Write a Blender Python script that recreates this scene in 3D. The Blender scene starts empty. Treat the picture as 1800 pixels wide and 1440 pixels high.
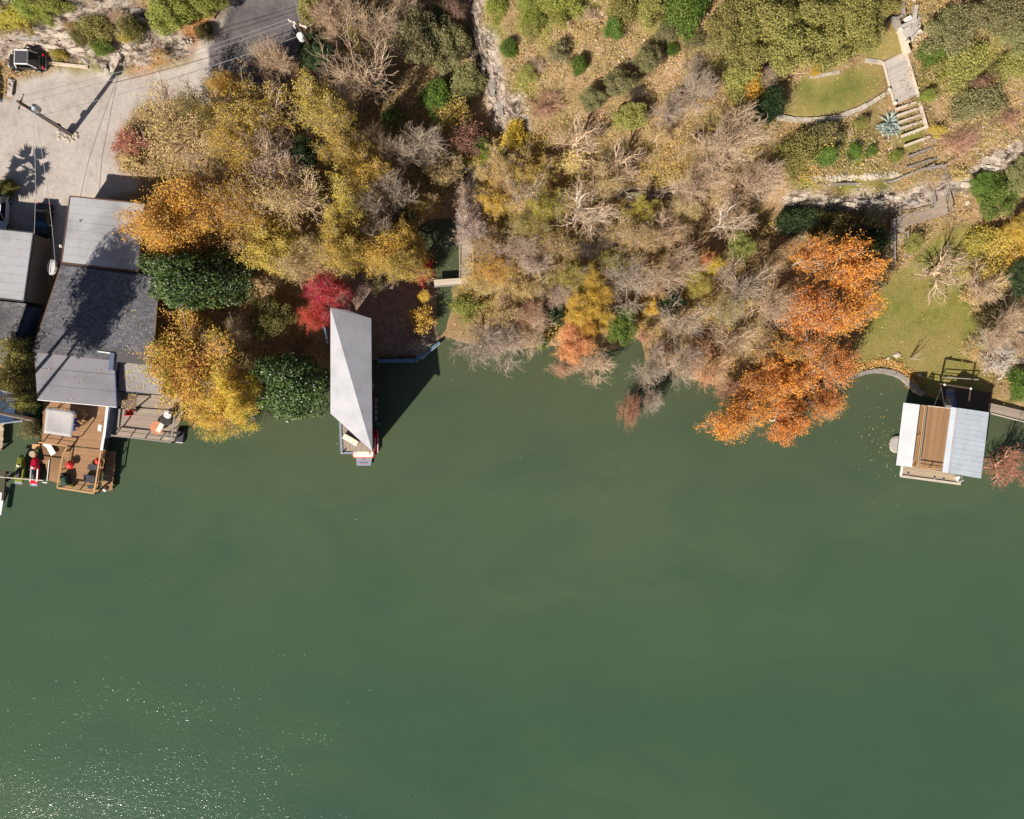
import bpy, math, random
import numpy as np
from mathutils import Vector, Matrix, Quaternion, geometry

# ------------------------------------------------------------ camera, sky, sun, exposure
sc = bpy.context.scene
COL = sc.collection
CAM_H = 100.0
cam_d = bpy.data.cameras.new('camera')
cam = bpy.data.objects.new('camera', cam_d)
COL.objects.link(cam)
cam.location = (0, 0, CAM_H)
cam_d.sensor_width = 36.0
cam_d.lens = 30.0
cam_d.clip_end = 5000
sc.camera = cam

SUN_EL = math.radians(40.5)
SH = Vector((0.60, 0.80))                      # ground direction in which shadows fall
w = bpy.data.worlds.new('World')
sc.world = w
w.use_nodes = True
wn = w.node_tree
sky = wn.nodes.new('ShaderNodeTexSky')
sky.sky_type = 'NISHITA'
sky.sun_disc = False
sky.sun_elevation = SUN_EL
sky.sun_rotation = math.atan2(-SH.x, -SH.y)
wn.links.new(sky.outputs[0], wn.nodes['Background'].inputs[0])
wn.nodes['Background'].inputs[1].default_value = 0.05
sun_d = bpy.data.lights.new('sun', 'SUN')
sun_d.energy = 4.8
sun_d.angle = math.radians(0.5)
sun_d.color = (1.0, 0.94, 0.84)
sun = bpy.data.objects.new('sun', sun_d)
COL.objects.link(sun)
LD = Vector((SH.x * math.cos(SUN_EL), SH.y * math.cos(SUN_EL), -math.sin(SUN_EL)))
sun.rotation_euler = LD.to_track_quat('-Z', 'Y').to_euler()
vs = sc.view_settings
vs.view_transform = 'Standard'
vs.look = 'None'
vs.exposure = 0.48
vs.gamma = 1.0
vs.use_curve_mapping = False

# ------------------------------------------------------------ helpers
def P(px, py, z=0.0):
    """the place seen at that spot of the straight-down view, at height z"""
    k = (CAM_H - z) / (15.0 * CAM_H)
    return Vector(((px - 900) * k, (720 - py) * k, z))

def lin(c):
    return tuple(((v / 255) / 12.92 if v <= 10 else ((v / 255 + .055) / 1.055) ** 2.4) for v in c)

def tag(o, label=None, cat=None, group=None, kind=None):
    if label: o['label'] = label
    if cat: o['category'] = cat
    if group: o['group'] = group
    if kind: o['kind'] = kind
    return o

def thing(name, label, cat, loc, group=None, rotz=0.0):
    o = bpy.data.objects.new(name, None)
    o.empty_display_size = .3
    o.location = loc
    o.rotation_euler = (0, 0, rotz)
    COL.objects.link(o)
    return tag(o, label, cat, group)

class MB:
    def __init__(s):
        s.v, s.f = [], []
    def add(s, verts, faces):
        n = len(s.v)
        s.v += [tuple(p) for p in verts]
        s.f += [tuple(i + n for i in f) for f in faces]
        return s
    def box(s, c, size, rotz=0.0, M=None):
        hx, hy, hz = size[0] / 2, size[1] / 2, size[2] / 2
        R = M or Matrix.Rotation(rotz, 3, 'Z')
        c = Vector(c)
        vv = [c + R @ Vector((x * hx, y * hy, z * hz)) for z in (-1, 1) for y in (-1, 1) for x in (-1, 1)]
        return s.add(vv, [(0, 2, 3, 1), (4, 5, 7, 6), (0, 1, 5, 4), (2, 6, 7, 3), (0, 4, 6, 2), (1, 3, 7, 5)])
    def slab(s, top, t):
        """a sheet with that top outline (any height per corner) and thickness t downward"""
        n = len(top)
        top = [Vector(p) for p in top]
        a = sum(top[i].x * top[(i + 1) % n].y - top[(i + 1) % n].x * top[i].y for i in range(n))
        if a < 0: top = top[::-1]
        vv = top + [p - Vector((0, 0, t)) for p in top]
        ff = [tuple(range(n)), tuple(range(2 * n - 1, n - 1, -1))]
        ff += [(i, i + n, (i + 1) % n + n, (i + 1) % n) for i in range(n)]
        return s.add(vv, ff)
    def prism(s, poly, z0, z1):
        return s.slab([(p[0], p[1], z1) for p in poly], z1 - z0)
    def tube(s, p0, p1, r0, r1=None, n=8, caps=True):
        r1 = r0 if r1 is None else r1
        p0, p1 = Vector(p0), Vector(p1)
        d = (p1 - p0).normalized()
        a = d.orthogonal().normalized(); b = d.cross(a)
        vv = []
        for p, r in ((p0, r0), (p1, r1)):
            vv += [p + (a * math.cos(2 * math.pi * k / n) + b * math.sin(2 * math.pi * k / n)) * r for k in range(n)]
        ff = [(k, (k + 1) % n, (k + 1) % n + n, k + n) for k in range(n)]
        if caps: ff += [tuple(range(n - 1, -1, -1)), tuple(range(n, 2 * n))]
        return s.add(vv, ff)
    def lathe(s, c, prof, n=16, M=None):
        c = Vector(c); vv = []
        for r, z in prof:
            for k in range(n):
                q = Vector((r * math.cos(2 * math.pi * k / n), r * math.sin(2 * math.pi * k / n), z))
                vv.append(c + (M @ q if M else q))
        m = len(prof)
        ff = [(i * n + k, i * n + (k + 1) % n, (i + 1) * n + (k + 1) % n, (i + 1) * n + k) for i in range(m - 1) for k in range(n)]
        ff += [tuple(range(n - 1, -1, -1)), tuple((m - 1) * n + k for k in range(n))]
        return s.add(vv, ff)
    def loft(s, secs):
        """closed loops of equal length joined one after another"""
        n = len(secs[0]); vv = [p for q in secs for p in q]
        ff = [(i * n + k, i * n + (k + 1) % n, (i + 1) * n + (k + 1) % n, (i + 1) * n + k) for i in range(len(secs) - 1) for k in range(n)]
        ff += [tuple(range(n - 1, -1, -1)), tuple((len(secs) - 1) * n + k for k in range(n))]
        return s.add(vv, ff)
    def build(s, name, mat, parent=None, local=False, smooth=False, bevel=0.0):
        me = bpy.data.meshes.new(name)
        vv = s.v
        if parent is not None and not local:
            L = parent.location
            if parent.parent: L = L + parent.parent.location
            vv = [(a - L.x, b - L.y, c - L.z) for a, b, c in vv]
        me.from_pydata(vv, [], s.f)
        me.update()
        bm_fix(me)
        if mat: me.materials.append(mat)
        if smooth: me.shade_smooth()
        o = bpy.data.objects.new(name, me)
        COL.objects.link(o)
        o.parent = parent
        if bevel:
            b = o.modifiers.new('bevel', 'BEVEL'); b.width = bevel; b.segments = 2; b.limit_method = 'ANGLE'
        return o

import bmesh
def bm_fix(me):
    b = bmesh.new(); b.from_mesh(me)
    bmesh.ops.recalc_face_normals(b, faces=b.faces)
    b.to_mesh(me); b.free()

_unit = MB().box((0, 0, 0), (1, 1, 1))
UNIT = bpy.data.meshes.new('unit_board')
UNIT.from_pydata(_unit.v, [], _unit.f)
UNIT.materials.append(None)
def parent_loc(o):
    L = Vector((0, 0, 0))
    while o is not None:
        L = L + o.location; o = o.parent
    return L
def bar(name, mat, parent, p0, p1, wd, ht, up=Vector((0, 0, 1))):
    """a straight timber / rail / post from p0 to p1"""
    p0, p1 = Vector(p0), Vector(p1)
    d = p1 - p0; L = d.length; d.normalize()
    if abs(d.z) > .95: up = Vector((0, 1, 0))
    y = up.cross(d).normalized(); z = d.cross(y)
    o = bpy.data.objects.new(name, UNIT)
    R = Matrix((d, y, z)).transposed().to_4x4()
    o.parent = parent
    o.matrix_local = Matrix.Translation((p0 + p1) / 2 - (parent_loc(parent) if parent else Vector((0, 0, 0)))) @ R @ Matrix.Diagonal((L, wd, ht, 1))
    COL.objects.link(o)
    o.material_slots[0].link = 'OBJECT'
    o.material_slots[0].material = mat
    return o

def planks(parent, mat, a, b, c, d, n, th=.05, gap=.06, name='plank', jit=.012, seed=1):
    """n boards; each runs from edge a-d to edge b-c (a,b,c,d = corners of the deck's top)"""
    rng = random.Random(seed)
    a, b, c, d = map(Vector, (a, b, c, d))
    wa, wb = (d - a).length / n, (c - b).length / n
    for i in range(n):
        t = (i + .5) / n
        p0, p1 = a.lerp(d, t), b.lerp(c, t)
        dz = Vector((0, 0, -th / 2 + rng.uniform(-jit, jit)))
        e = (p1 - p0).normalized() * rng.uniform(-.04, .04)
        bar(name, mat, parent, p0 + dz + e, p1 + dz + e, min(wa, wb) * (1 - gap), th)

def rail(parent, mat, pts, h, n_mid=1, post_every=1.6, th=.07, post=.09, posts=True, top=.1):
    """a railing: posts, a flat top rail and thinner lower rails along a polyline of deck points"""
    for i in range(len(pts) - 1):
        p0, p1 = Vector(pts[i]), Vector(pts[i + 1])
        L = (p1 - p0).length
        bar('rail', mat, parent, p0 + Vector((0, 0, h)), p1 + Vector((0, 0, h)), top, th)
        for k in range(n_mid):
            zz = h * (k + 1) / (n_mid + 1)
            bar('rail', mat, parent, p0 + Vector((0, 0, zz)), p1 + Vector((0, 0, zz)), th * .6, th * .6)
        if posts:
            m = max(1, round(L / post_every))
            for k in range(m + (1 if i == len(pts) - 2 else 0)):
                q = p0.lerp(p1, k / m)
                bar('post', mat, parent, q + Vector((0, 0, -.3)), q + Vector((0, 0, h - th / 2 - .003)), post, post)

# ------------------------------------------------------------ materials
class NT:
    def __init__(s, name):
        s.m = bpy.data.materials.new(name); s.m.use_nodes = True
        s.t = s.m.node_tree; s.b = s.t.nodes['Principled BSDF']; s.out = s.t.nodes['Material Output']
    def n(s, typ, **kw):
        x = s.t.nodes.new(typ)
        for k, v in kw.items(): setattr(x, k, v)
        return x
    def l(s, a, b): s.t.links.new(a, b)
    def pos(s, scale=(1, 1, 1), obj=False):
        g = s.n('ShaderNodeTexCoord').outputs['Object'] if obj else s.n('ShaderNodeNewGeometry').outputs['Position']
        mp = s.n('ShaderNodeMapping'); mp.inputs['Scale'].default_value = scale
        s.l(g, mp.inputs[0]); return mp.outputs[0]
    def noise(s, scale, detail=4, rough=.55, vec=None, dist=0.0):
        x = s.n('ShaderNodeTexNoise'); x.inputs['Scale'].default_value = scale; x.inputs['Detail'].default_value = detail
        x.inputs['Roughness'].default_value = rough; x.inputs['Distortion'].default_value = dist
        s.l(vec if vec is not None else s.pos(), x.inputs['Vector']); return x.outputs[0]
    def ramp(s, fac, stops, interp='LINEAR'):
        r = s.n('ShaderNodeValToRGB'); r.color_ramp.interpolation = interp
        e = r.color_ramp.elements
        while len(e) < len(stops): e.new(.5)
        for k, (p, c) in enumerate(stops):
            e[k].position = p; e[k].color = (*c, 1) if len(c) == 3 else c
        s.l(fac, r.inputs[0]); return r.outputs[0]
    def mix(s, fac, a, b, mode='MIX'):
        x = s.n('ShaderNodeMix', data_type='RGBA', blend_type=mode)
        for v, i in ((fac, 0), (a, 6), (b, 7)):
            if isinstance(v, (int, float)): x.inputs[i].default_value = v
            elif isinstance(v, tuple): x.inputs[i].default_value = (*v[:3], 1)
            else: s.l(v, x.inputs[i])
        return x.outputs[2]
    def math(s, op, a, b=0.0, clamp=False):
        x = s.n('ShaderNodeMath', operation=op, use_clamp=clamp)
        for v, i in ((a, 0), (b, 1)):
            if isinstance(v, (int, float)): x.inputs[i].default_value = v
            else: s.l(v, x.inputs[i])
        return x.outputs[0]
    def attr(s, name):
        return s.n('ShaderNodeAttribute', attribute_name=name).outputs['Fac']
    def bump(s, h, strength=.4, dist=.05):
        x = s.n('ShaderNodeBump'); x.inputs['Strength'].default_value = strength; x.inputs['Distance'].default_value = dist
        s.l(h, x.inputs['Height']); s.l(x.outputs[0], s.b.inputs['Normal'])
    def rand(s): return s.n('ShaderNodeObjectInfo').outputs['Random']
    def col(s, c):
        if isinstance(c, tuple): s.b.inputs['Base Color'].default_value = (*c[:3], 1)
        else: s.l(c, s.b.inputs['Base Color'])
    def set(s, rough=.6, metal=0.0, spec=.5):
        s.b.inputs['Roughness'].default_value = rough; s.b.inputs['Metallic'].default_value = metal
        s.b.inputs['Specular IOR Level'].default_value = spec; return s.m

def plain(name, c, rough=.55, metal=0.0, var=.12, scale=2.5, spec=.5):
    """painted / moulded material with slight wear and per-object tone"""
    t = NT(name); c = lin(c)
    f = t.noise(scale, 6, .65)
    d = tuple(v * (1 - 2.2 * var) for v in c); u = tuple(min(1, v * (1 + var)) for v in c)
    base = t.ramp(f, [(.3, d), (.55, c), (.8, u)])
    base = t.mix(t.math('MULTIPLY', t.rand(), var), base, d)
    t.col(base); t.bump(t.noise(30, 3), .12, .01)
    return t.set(rough, metal, spec)

def wood(name, c, var=.35, rough=.8, axis=(1, 8, 8)):
    t = NT(name); c = lin(c)
    v = t.pos((.5, .5, .5))
    f = t.noise(3.0, 8, .7, v)
    g = t.noise(16.0, 4, .6, v)
    r = t.rand()
    base = t.ramp(r, [(0, tuple(x * (1 - var) for x in c)), (.5, c), (1, tuple(min(1, x * (1 + var * .7)) for x in c))])
    base = t.mix(t.math('MULTIPLY', f, .75), base, tuple(x * .55 for x in c))
    base = t.mix(t.math('MULTIPLY', g, .3), base, tuple(min(1, x * 1.4) for x in c))
    t.col(base); t.bump(g, .3, .02)
    return t.set(rough)

M = {}
M['white'] = plain('white_paint', (226, 224, 220), .5, var=.06)
M['white_metal'] = plain('white_metal_roof', (206, 207, 208), .45, var=.04, scale=.6)
M['grey_metal'] = plain('blue_grey_metal_roof', (190, 196, 203), .45, var=.06, scale=.6)
M['pale_metal'] = plain('pale_folded_roof', (176, 174, 178), .5, var=.09, scale=.35)
M['roll_roof'] = NT('rolled_roofing')
def _roll(t, c, stain):
    c = lin(c); st = lin(stain)
    f = t.noise(.18, 5, .6); g = t.noise(1.4, 6, .7); k = t.noise(22, 3)
    b = t.mix(t.math('MULTIPLY', t.rand(), .25), c, tuple(x * .8 for x in c))
    b = t.mix(t.ramp(f, [(.5, (0, 0, 0)), (.66, (.55, .55, .55))]), b, st)
    b = t.mix(t.ramp(g, [(.55, (0, 0, 0)), (.8, (.4, .4, .4))]), b, st)
    b = t.mix(t.math('MULTIPLY', k, .25), b, tuple(x * .6 for x in c))
    t.col(b); t.bump(k, .25, .01)
    return t.set(.85)
M['roll_roof'] = _roll(M['roll_roof'], (168, 166, 168), (112, 108, 108))
M['grey_roll'] = _roll(NT('grey_rolled_roofing'), (132, 128, 134), (104, 102, 106))
M['porch_roll'] = _roll(NT('porch_rolled_roofing'), (150, 144, 146), (120, 112, 112))
M['brown_roll'] = _roll(NT('brown_rolled_roofing'), (118, 96, 88), (84, 66, 60))
def shingle_mat(name, c):
    t = NT(name); c = lin(c)
    v = t.attr('v'); f = t.noise(.3, 6, .7, t.pos((1, .35, 1))); k = t.noise(14, 3)
    b = t.ramp(v, [(0, tuple(x * .55 for x in c)), (.6, c), (1, tuple(x * 1.35 for x in c))])
    b = t.mix(t.ramp(f, [(.46, (0, 0, 0)), (.68, (.65, .65, .65))]), b, tuple(x * .45 for x in c))
    b = t.mix(t.math('MULTIPLY', k, .4), b, tuple(x * .6 for x in c))
    t.col(b); return t.set(.9)
M['shingle'] = shingle_mat('asphalt_shingle', (104, 102, 108))
M['shingle_b'] = shingle_mat('weathered_shingle', (112, 108, 108))
M['brown_paint'] = plain('brown_fascia', (92, 60, 44), .7)
M['dark'] = plain('dark_trim', (40, 40, 44), .7)
M['wall'] = plain('siding_paint', (120, 110, 100), .8)
M['navy'] = plain('navy_tarp', (16, 52, 92), .55)
M['slate_blue'] = plain('slate_blue_siding', (92, 100, 128), .7)
M['deck_tan'] = wood('cedar_deck', (164, 124, 88), .25)
M['deck_grey'] = wood('weathered_deck', (164, 146, 130), .25)
M['deck_right'] = wood('upper_deck_boards', (156, 120, 86), .35)
M['deck_pale'] = wood('pale_dock_boards', (190, 166, 140), .22)
M['timber_grey'] = wood('grey_timber', (150, 140, 132), .25)
M['timber_pale'] = wood('sun_bleached_timber', (206, 190, 172), .18)
M['timber_tan'] = wood('tan_timber', (196, 152, 104), .25)
M['deck_silver'] = wood('silvered_deck_boards', (190, 178, 168), .22)
M['timber_dark'] = wood('dark_timber', (84, 66, 54), .3)
M['pole'] = wood('pole_wood', (92, 72, 56), .2)
M['steel'] = plain('galvanised_steel', (170, 176, 184), .4, .6)
M['blue_steel'] = plain('blue_grey_steel', (96, 124, 150), .45, .2)
M['canvas'] = plain('grey_canvas', (176, 170, 168), .9, var=.05)
M['blue_plastic'] = plain('blue_plastic', (30, 84, 190), .4)
M['black_plastic'] = plain('black_plastic', (26, 26, 30), .45)
M['rubber'] = plain('rubber', (22, 22, 22), .85)
M['charcoal'] = plain('charcoal_cushion', (72, 68, 76), .9)
M['red_plastic'] = plain('red_plastic', (214, 52, 40), .45)
M['red_gloss'] = plain('red_gelcoat', (200, 20, 56), .2, var=.04)
M['orange_gel'] = plain('orange_gelcoat', (206, 84, 48), .3, var=.04)
M['lime_gloss'] = plain('olive_green_gelcoat', (122, 128, 44), .25, var=.05)
M['white_gloss'] = plain('white_gelcoat', (232, 226, 220), .25, var=.03)
M['car_white'] = plain('white_car_paint', (206, 210, 220), .2, var=.02)
M['car_black'] = plain('black_car_paint', (14, 14, 20), .15, var=.02)
M['car_olive'] = plain('dark_olive_car_paint', (44, 42, 40), .35, var=.04)
M['glass'] = plain('tinted_window', (12, 18, 26), .05, var=.02, spec=.8)
M['glass_blue'] = plain('painted_sky_windscreen', (44, 104, 130), .08, var=.02, spec=.8)  # sky reflection put into the blue of the glass colour
M['tail_red'] = plain('red_lens', (210, 24, 40), .25)
M['grey_pad'] = plain('grey_swim_mat', (140, 140, 154), .7)
M['cream'] = plain('cream_cushion', (232, 220, 200), .85, var=.04)
M['orange_cloth'] = plain('terracotta_tabletop', (200, 130, 92), .7)
M['tub'] = plain('brown_tub_cover', (58, 48, 44), .8)
M['green_dark'] = plain('dark_green_cover', (34, 62, 44), .7)
M['slide_blue'] = plain('blue_slide', (70, 108, 168), .3)
M['beige'] = plain('beige_fibreglass', (176, 166, 152), .5)
M['concrete'] = _roll(NT('concrete'), (188, 178, 170), (150, 140, 130))
M['wire'] = plain('cable', (150, 150, 150), .6)
M['black_print'] = plain('dark_print', (70, 66, 84), .7)
def stone_mat(name, c):
    t = NT(name); c = lin(c)
    f = t.noise(1.7, 8, .7); g = t.noise(7, 6, .7)
    b = t.ramp(f, [(.3, tuple(x * .45 for x in c)), (.5, c), (.75, tuple(min(1, x * 1.25) for x in c))])
    b = t.mix(t.math('MULTIPLY', g, .55), b, tuple(x * .5 for x in c))
    b = t.mix(t.math('MULTIPLY', t.rand(), .35), b, tuple(x * .6 for x in c))
    t.col(b); t.bump(g, .6, .06); return t.set(.9)
M['stone'] = stone_mat('limestone', (202, 188, 170))
M['stone_grey'] = stone_mat('grey_limestone', (160, 150, 142))

# ------------------------------------------------------------ value noise
def vnoise(x, y, scale, seed=0):
    rs = np.random.RandomState(seed); T = rs.rand(256, 256)
    u, v = x / scale + 1000, y / scale + 1000
    i, j = np.floor(u).astype(int), np.floor(v).astype(int)
    f, g = u - i, v - j
    f = f * f * (3 - 2 * f); g = g * g * (3 - 2 * g)
    a, b = T[i % 256, j % 256], T[(i + 1) % 256, j % 256]
    c, d = T[i % 256, (j + 1) % 256], T[(i + 1) % 256, (j + 1) % 256]
    return (a * (1 - f) + b * f) * (1 - g) + (c * (1 - f) + d * f) * g
def fbm(x, y, scale, seed=0, oct=4):
    s, amp, tot = 0, 1, 0
    for k in range(oct):
        s = s + amp * vnoise(x, y, scale / 2 ** k, seed + k); tot += amp; amp *= .55
    return s / tot

# ------------------------------------------------------------ terrain heights (breaklines of the site)
SHORE = [(-250,770),(0,745),(60,730),(140,712),(200,712),(260,715),(330,735),(400,722),(450,705),(520,690),(580,680),(600,640),(655,632),(735,633),(765,600),(768,500),(745,440),(722,402),(760,385),(805,380),(808,490),(795,520),(785,560),(800,600),(850,612),(920,612),(980,606),(1040,618),(1085,612),(1095,595),(1125,595),(1135,640),(1220,668),(1300,690),(1390,688),(1450,674),(1490,662),(1540,650),(1575,656),(1600,676),(1620,692),(1680,712),(1745,722),(1800,735),(2050,770)]
PTS = """-250,900,-3 0,790,-1.5 100,770,-1.2 200,770,-1.2 330,790,-1.5 450,760,-1 520,745,-1 575,740,-1 620,700,-1.2 700,680,-1 740,670,-1 785,640,-1 783,540,-.8 788,470,-.7 770,410,-.5 840,680,-1 930,690,-1 1040,700,-1 1110,620,-.5 1130,690,-1 1220,720,-1 1310,740,-1 1400,730,-1 1500,700,-1 1560,690,-1 1590,710,-1 1640,760,-1 1740,780,-1 2050,850,-2 -250,1000,-3 900,1000,-3 2050,1000,-3
-250,640,3 0,640,3 60,560,4.5 0,500,5 -250,500,5.5 0,345,5.5 120,345,5.5 250,350,5.3 280,420,4.2 280,520,3.2 250,620,2.2 180,650,2 100,650,2.2 380,450,2.8 400,560,1.6 400,660,.8 480,600,1 540,560,.9 560,480,1.2 620,460,1.2 680,430,.9 700,350,1.3 600,350,2.4 480,350,3.6 380,320,4.6
670,622,.6 728,622,.6 755,595,.6 757,510,.6 700,560,.8 670,520,.9
-250,300,6 0,250,6 0,160,6 -250,150,6.2 60,125,6 150,125,6 225,128,6 300,118,6 340,95,6.2 400,50,6.6 425,0,7 430,-200,8.5 530,-200,8.5 520,0,7 500,60,6.5 440,130,6 360,180,5.9 260,180,6 200,280,5.9 230,330,5.6 330,250,5.4
-250,85,6.5 0,85,6.8 60,92,6.5 140,95,6.4 220,100,6.4 300,85,6.8 350,60,7.2 400,10,7.6 -250,40,10 0,48,9.5 80,45,9.8 150,60,9 230,55,9 290,40,9 380,-20,9.5 -250,-100,15 0,0,12 100,0,12.5 200,-10,12 300,-20,11.5 350,-200,15
560,60,5.5 600,0,5.5 620,-200,8 600,150,4.2 680,60,4.5 680,150,3 700,220,.9 720,300,.8 660,300,1.4 750,345,1.2 780,200,2.6 790,120,3.4 800,40,4.2 800,-200,6 820,300,1.6 540,200,4.4 460,200,5.2 500,280,4.2
815,20,5 825,80,4.5 845,140,4 870,200,3.4 900,240,3.2 835,10,9 845,60,8.4 868,120,7.6 893,185,6.6 925,235,5.2
900,-200,16 900,0,11 1000,0,13 1100,0,14 1250,0,14.5 1250,-200,18 950,100,9.5 1050,100,10.5 1200,100,11.5 950,180,7.5 1050,180,8.2 1200,180,9 1300,180,9.5 960,260,5 1080,260,6 1200,260,6.8 1330,260,7.5 900,300,3 830,340,1.6
1090,325,4.8 1190,330,5.4 1090,350,3.6 1190,352,4 840,420,1.2 850,500,.9 850,570,.7 920,400,2.2 920,500,1.4 920,590,.7 1020,400,3 1020,500,1.8 1020,600,.6 1120,420,3 1120,520,1.6 1060,600,.5 1220,420,3.2 1220,520,1.8 1200,620,.7 1320,420,3 1320,520,2 1320,640,.7 1400,600,1 1420,660,.7
1330,320,5.8 1390,325,6.4 1450,335,6.4 1540,335,6.5 1620,325,6.6 1690,305,6.8 1740,290,7.5 1800,280,8 2050,260,9 1350,370,3.4 1400,372,2.8 1460,375,2.6 1550,372,2.6 1640,365,3 1700,350,3.4 1760,340,4 1820,330,4.5 2050,330,5
1400,430,2 1500,430,1.8 1560,480,1.3 1620,480,1.4 1700,480,1.5 1780,470,2 1550,560,1.1 1640,560,1.1 1720,580,1.2 1800,600,1.6 2050,600,2 1500,640,.9 1540,636,.85 1580,642,.85 1608,660,.85 1640,670,.8 1720,690,.8 1800,705,1
1365,200,9.2 1420,208,9.2 1470,203,9.2 1520,184,9.3 1556,160,9.4 1365,215,8.3 1420,224,8.2 1470,219,8.2 1522,200,8.3 1560,178,8.6 1400,150,9.8 1480,140,9.8 1545,120,9.8 1530,95,10.4 1580,90,10.4 1600,50,11 1620,10,12 1560,10,12 1450,0,13.5 1600,-200,18 1800,-200,20 2050,-200,21 1700,0,13.5 1800,0,15 2050,0,17 1800,150,11 2050,150,12 1700,150,10 1650,110,9.8 1630,180,9 1650,250,7.6 1720,240,8.4 1800,230,9.3 1600,190,8.9 1570,240,7.9 1640,275,7 1600,295,6.9 1500,290,7.3 1400,290,7.2 1450,250,7.8 1560,310,6.7 1430,312,6.8"""
_pts = []
for tok in PTS.split():
    a, b, c = map(float, tok.split(',')); _pts.append(P(a, b, c))
nsh = len(SHORE)
_all = [P(a, b, 0) for a, b in SHORE] + _pts
_all += [Vector(q) for q in ((-700, -10, 0), (700, -10, 0), (-700, 60, 12), (700, 60, 14), (-700, 700, 60), (700, 700, 70), (0, 700, 66), (-700, -60, -4), (700, -60, -4), (-700, -700, -6), (700, -700, -6))]
_edges = [(i, i + 1) for i in range(nsh - 1)]
_r = geometry.delaunay_2d_cdt([Vector((p.x, p.y)) for p in _all], _edges, [], 0, 1e-6)
_tv, _tf, _orig = _r[0], _r[2], _r[3]
_tz = []
for k, p in enumerate(_tv):
    _tz.append(_all[_orig[k][0]].z if _orig[k] else 0.0)
STEP = .3
GX = np.concatenate([[-700, -450, -250, -150, -110], np.arange(-88, 88.01, STEP), [110, 150, 250, 450, 700]])
GY = np.concatenate([[-700, -400, -200, -100, -40], np.arange(-14, 66.01, STEP), [90, 130, 200, 400, 700]])
XX, YY = np.meshgrid(GX, GY, indexing='ij')
ZZ = np.full(XX.shape, -3.0)
for f in _tf:
    ax, ay, az = _tv[f[0]].x, _tv[f[0]].y, _tz[f[0]]
    bx, by, bz = _tv[f[1]].x, _tv[f[1]].y, _tz[f[1]]
    cx, cy, cz = _tv[f[2]].x, _tv[f[2]].y, _tz[f[2]]
    i0, i1 = np.searchsorted(GX, [min(ax, bx, cx) - 1e-6, max(ax, bx, cx) + 1e-6])
    j0, j1 = np.searchsorted(GY, [min(ay, by, cy) - 1e-6, max(ay, by, cy) + 1e-6])
    if i1 <= i0 or j1 <= j0: continue
    X, Y = XX[i0:i1, j0:j1], YY[i0:i1, j0:j1]
    det = (by - cy) * (ax - cx) + (cx - bx) * (ay - cy)
    if abs(det) < 1e-12: continue
    l1 = ((by - cy) * (X - cx) + (cx - bx) * (Y - cy)) / det
    l2 = ((cy - ay) * (X - cx) + (ax - cx) * (Y - cy)) / det
    l3 = 1 - l1 - l2
    m = (l1 > -1e-6) & (l2 > -1e-6) & (l3 > -1e-6)
    sub = ZZ[i0:i1, j0:j1]
    sub[m] = (l1 * az + l2 * bz + l3 * cz)[m]
for _ in range(3):
    Q = ZZ.copy()
    Q[1:-1, 1:-1] = (ZZ[:-2, 1:-1] + ZZ[2:, 1:-1] + ZZ[1:-1, :-2] + ZZ[1:-1, 2:] + 2 * ZZ[1:-1, 1:-1]) / 6
    ZZ = Q

def sdist(poly, X, Y):
    """signed distance to a world polygon, negative inside"""
    d2 = np.full(X.shape, 1e9); ins = np.zeros(X.shape, bool)
    n = len(poly)
    for i in range(n):
        (ax, ay), (bx, by) = poly[i], poly[(i + 1) % n]
        ex, ey = bx - ax, by - ay
        t = np.clip(((X - ax) * ex + (Y - ay) * ey) / (ex * ex + ey * ey + 1e-12), 0, 1)
        d2 = np.minimum(d2, (X - ax - t * ex) ** 2 + (Y - ay - t * ey) ** 2)
        if ay != by:
            c = ((ay > Y) != (by > Y)) & (X < (bx - ax) * (Y - ay) / (by - ay) + ax)
            ins ^= c
    return np.where(ins, -1, 1) * np.sqrt(d2)
def linedist(pl, X, Y):
    d2 = np.full(X.shape, 1e9)
    for (ax, ay), (bx, by) in zip(pl[:-1], pl[1:]):
        ex, ey = bx - ax, by - ay
        t = np.clip(((X - ax) * ex + (Y - ay) * ey) / (ex * ex + ey * ey + 1e-12), 0, 1)
        d2 = np.minimum(d2, (X - ax - t * ex) ** 2 + (Y - ay - t * ey) ** 2)
    return np.sqrt(d2)
def wp(pts, z):
    return [tuple(P(a, b, z)[:2]) for a, b in pts]
SM = lambda d, wdt: np.clip(.5 - d / (2 * wdt), 0, 1)
J = (fbm(XX, YY, 1.6, 5, 4) - .5) * 1.6
J2 = (fbm(XX, YY, .7, 9, 3) - .5) * .5
LOT = wp([(-260,150),(0,172),(14,172),(30,142),(95,121),(155,126),(180,128),(230,132),(262,128),(300,118),(330,108),(372,62),(420,4),(425,-60),(425,-250),(540,-250),(540,-60),(520,-20),(516,40),(470,150),(400,200),(330,175),(240,190),(205,240),(212,300),(236,318),(236,330),(178,352),(128,352),(120,470),(64,480),(60,420),(-260,420)], 6)
ASPH = wp([(366,88),(372,150),(378,200),(440,200),(530,110),(530,0),(530,-250),(425,-250),(425,0),(405,35),(385,70)], 6.3)
LAWN = wp([(1490,650),(1500,600),(1530,540),(1560,485),(1598,462),(1625,425),(1665,405),(1700,425),(1722,470),(1728,520),(1724,560),(1705,610),(1722,650),(1745,690),(1740,715),(1680,706),(1625,688),(1612,668),(1580,648),(1545,642),(1500,655)], 1)
ULAWN = wp([(1372,170),(1410,140),(1480,128),(1545,112),(1555,150),(1520,182),(1470,202),(1420,207),(1370,199)], 9.6)
ULAWN2 = wp([(1520,100),(1545,70),(1572,56),(1584,66),(1594,88),(1556,108)], 10.5)
DIRT = wp([(655,632),(735,633),(765,600),(768,500),(700,480),(640,470),(560,520),(570,600)], .7)
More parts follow.
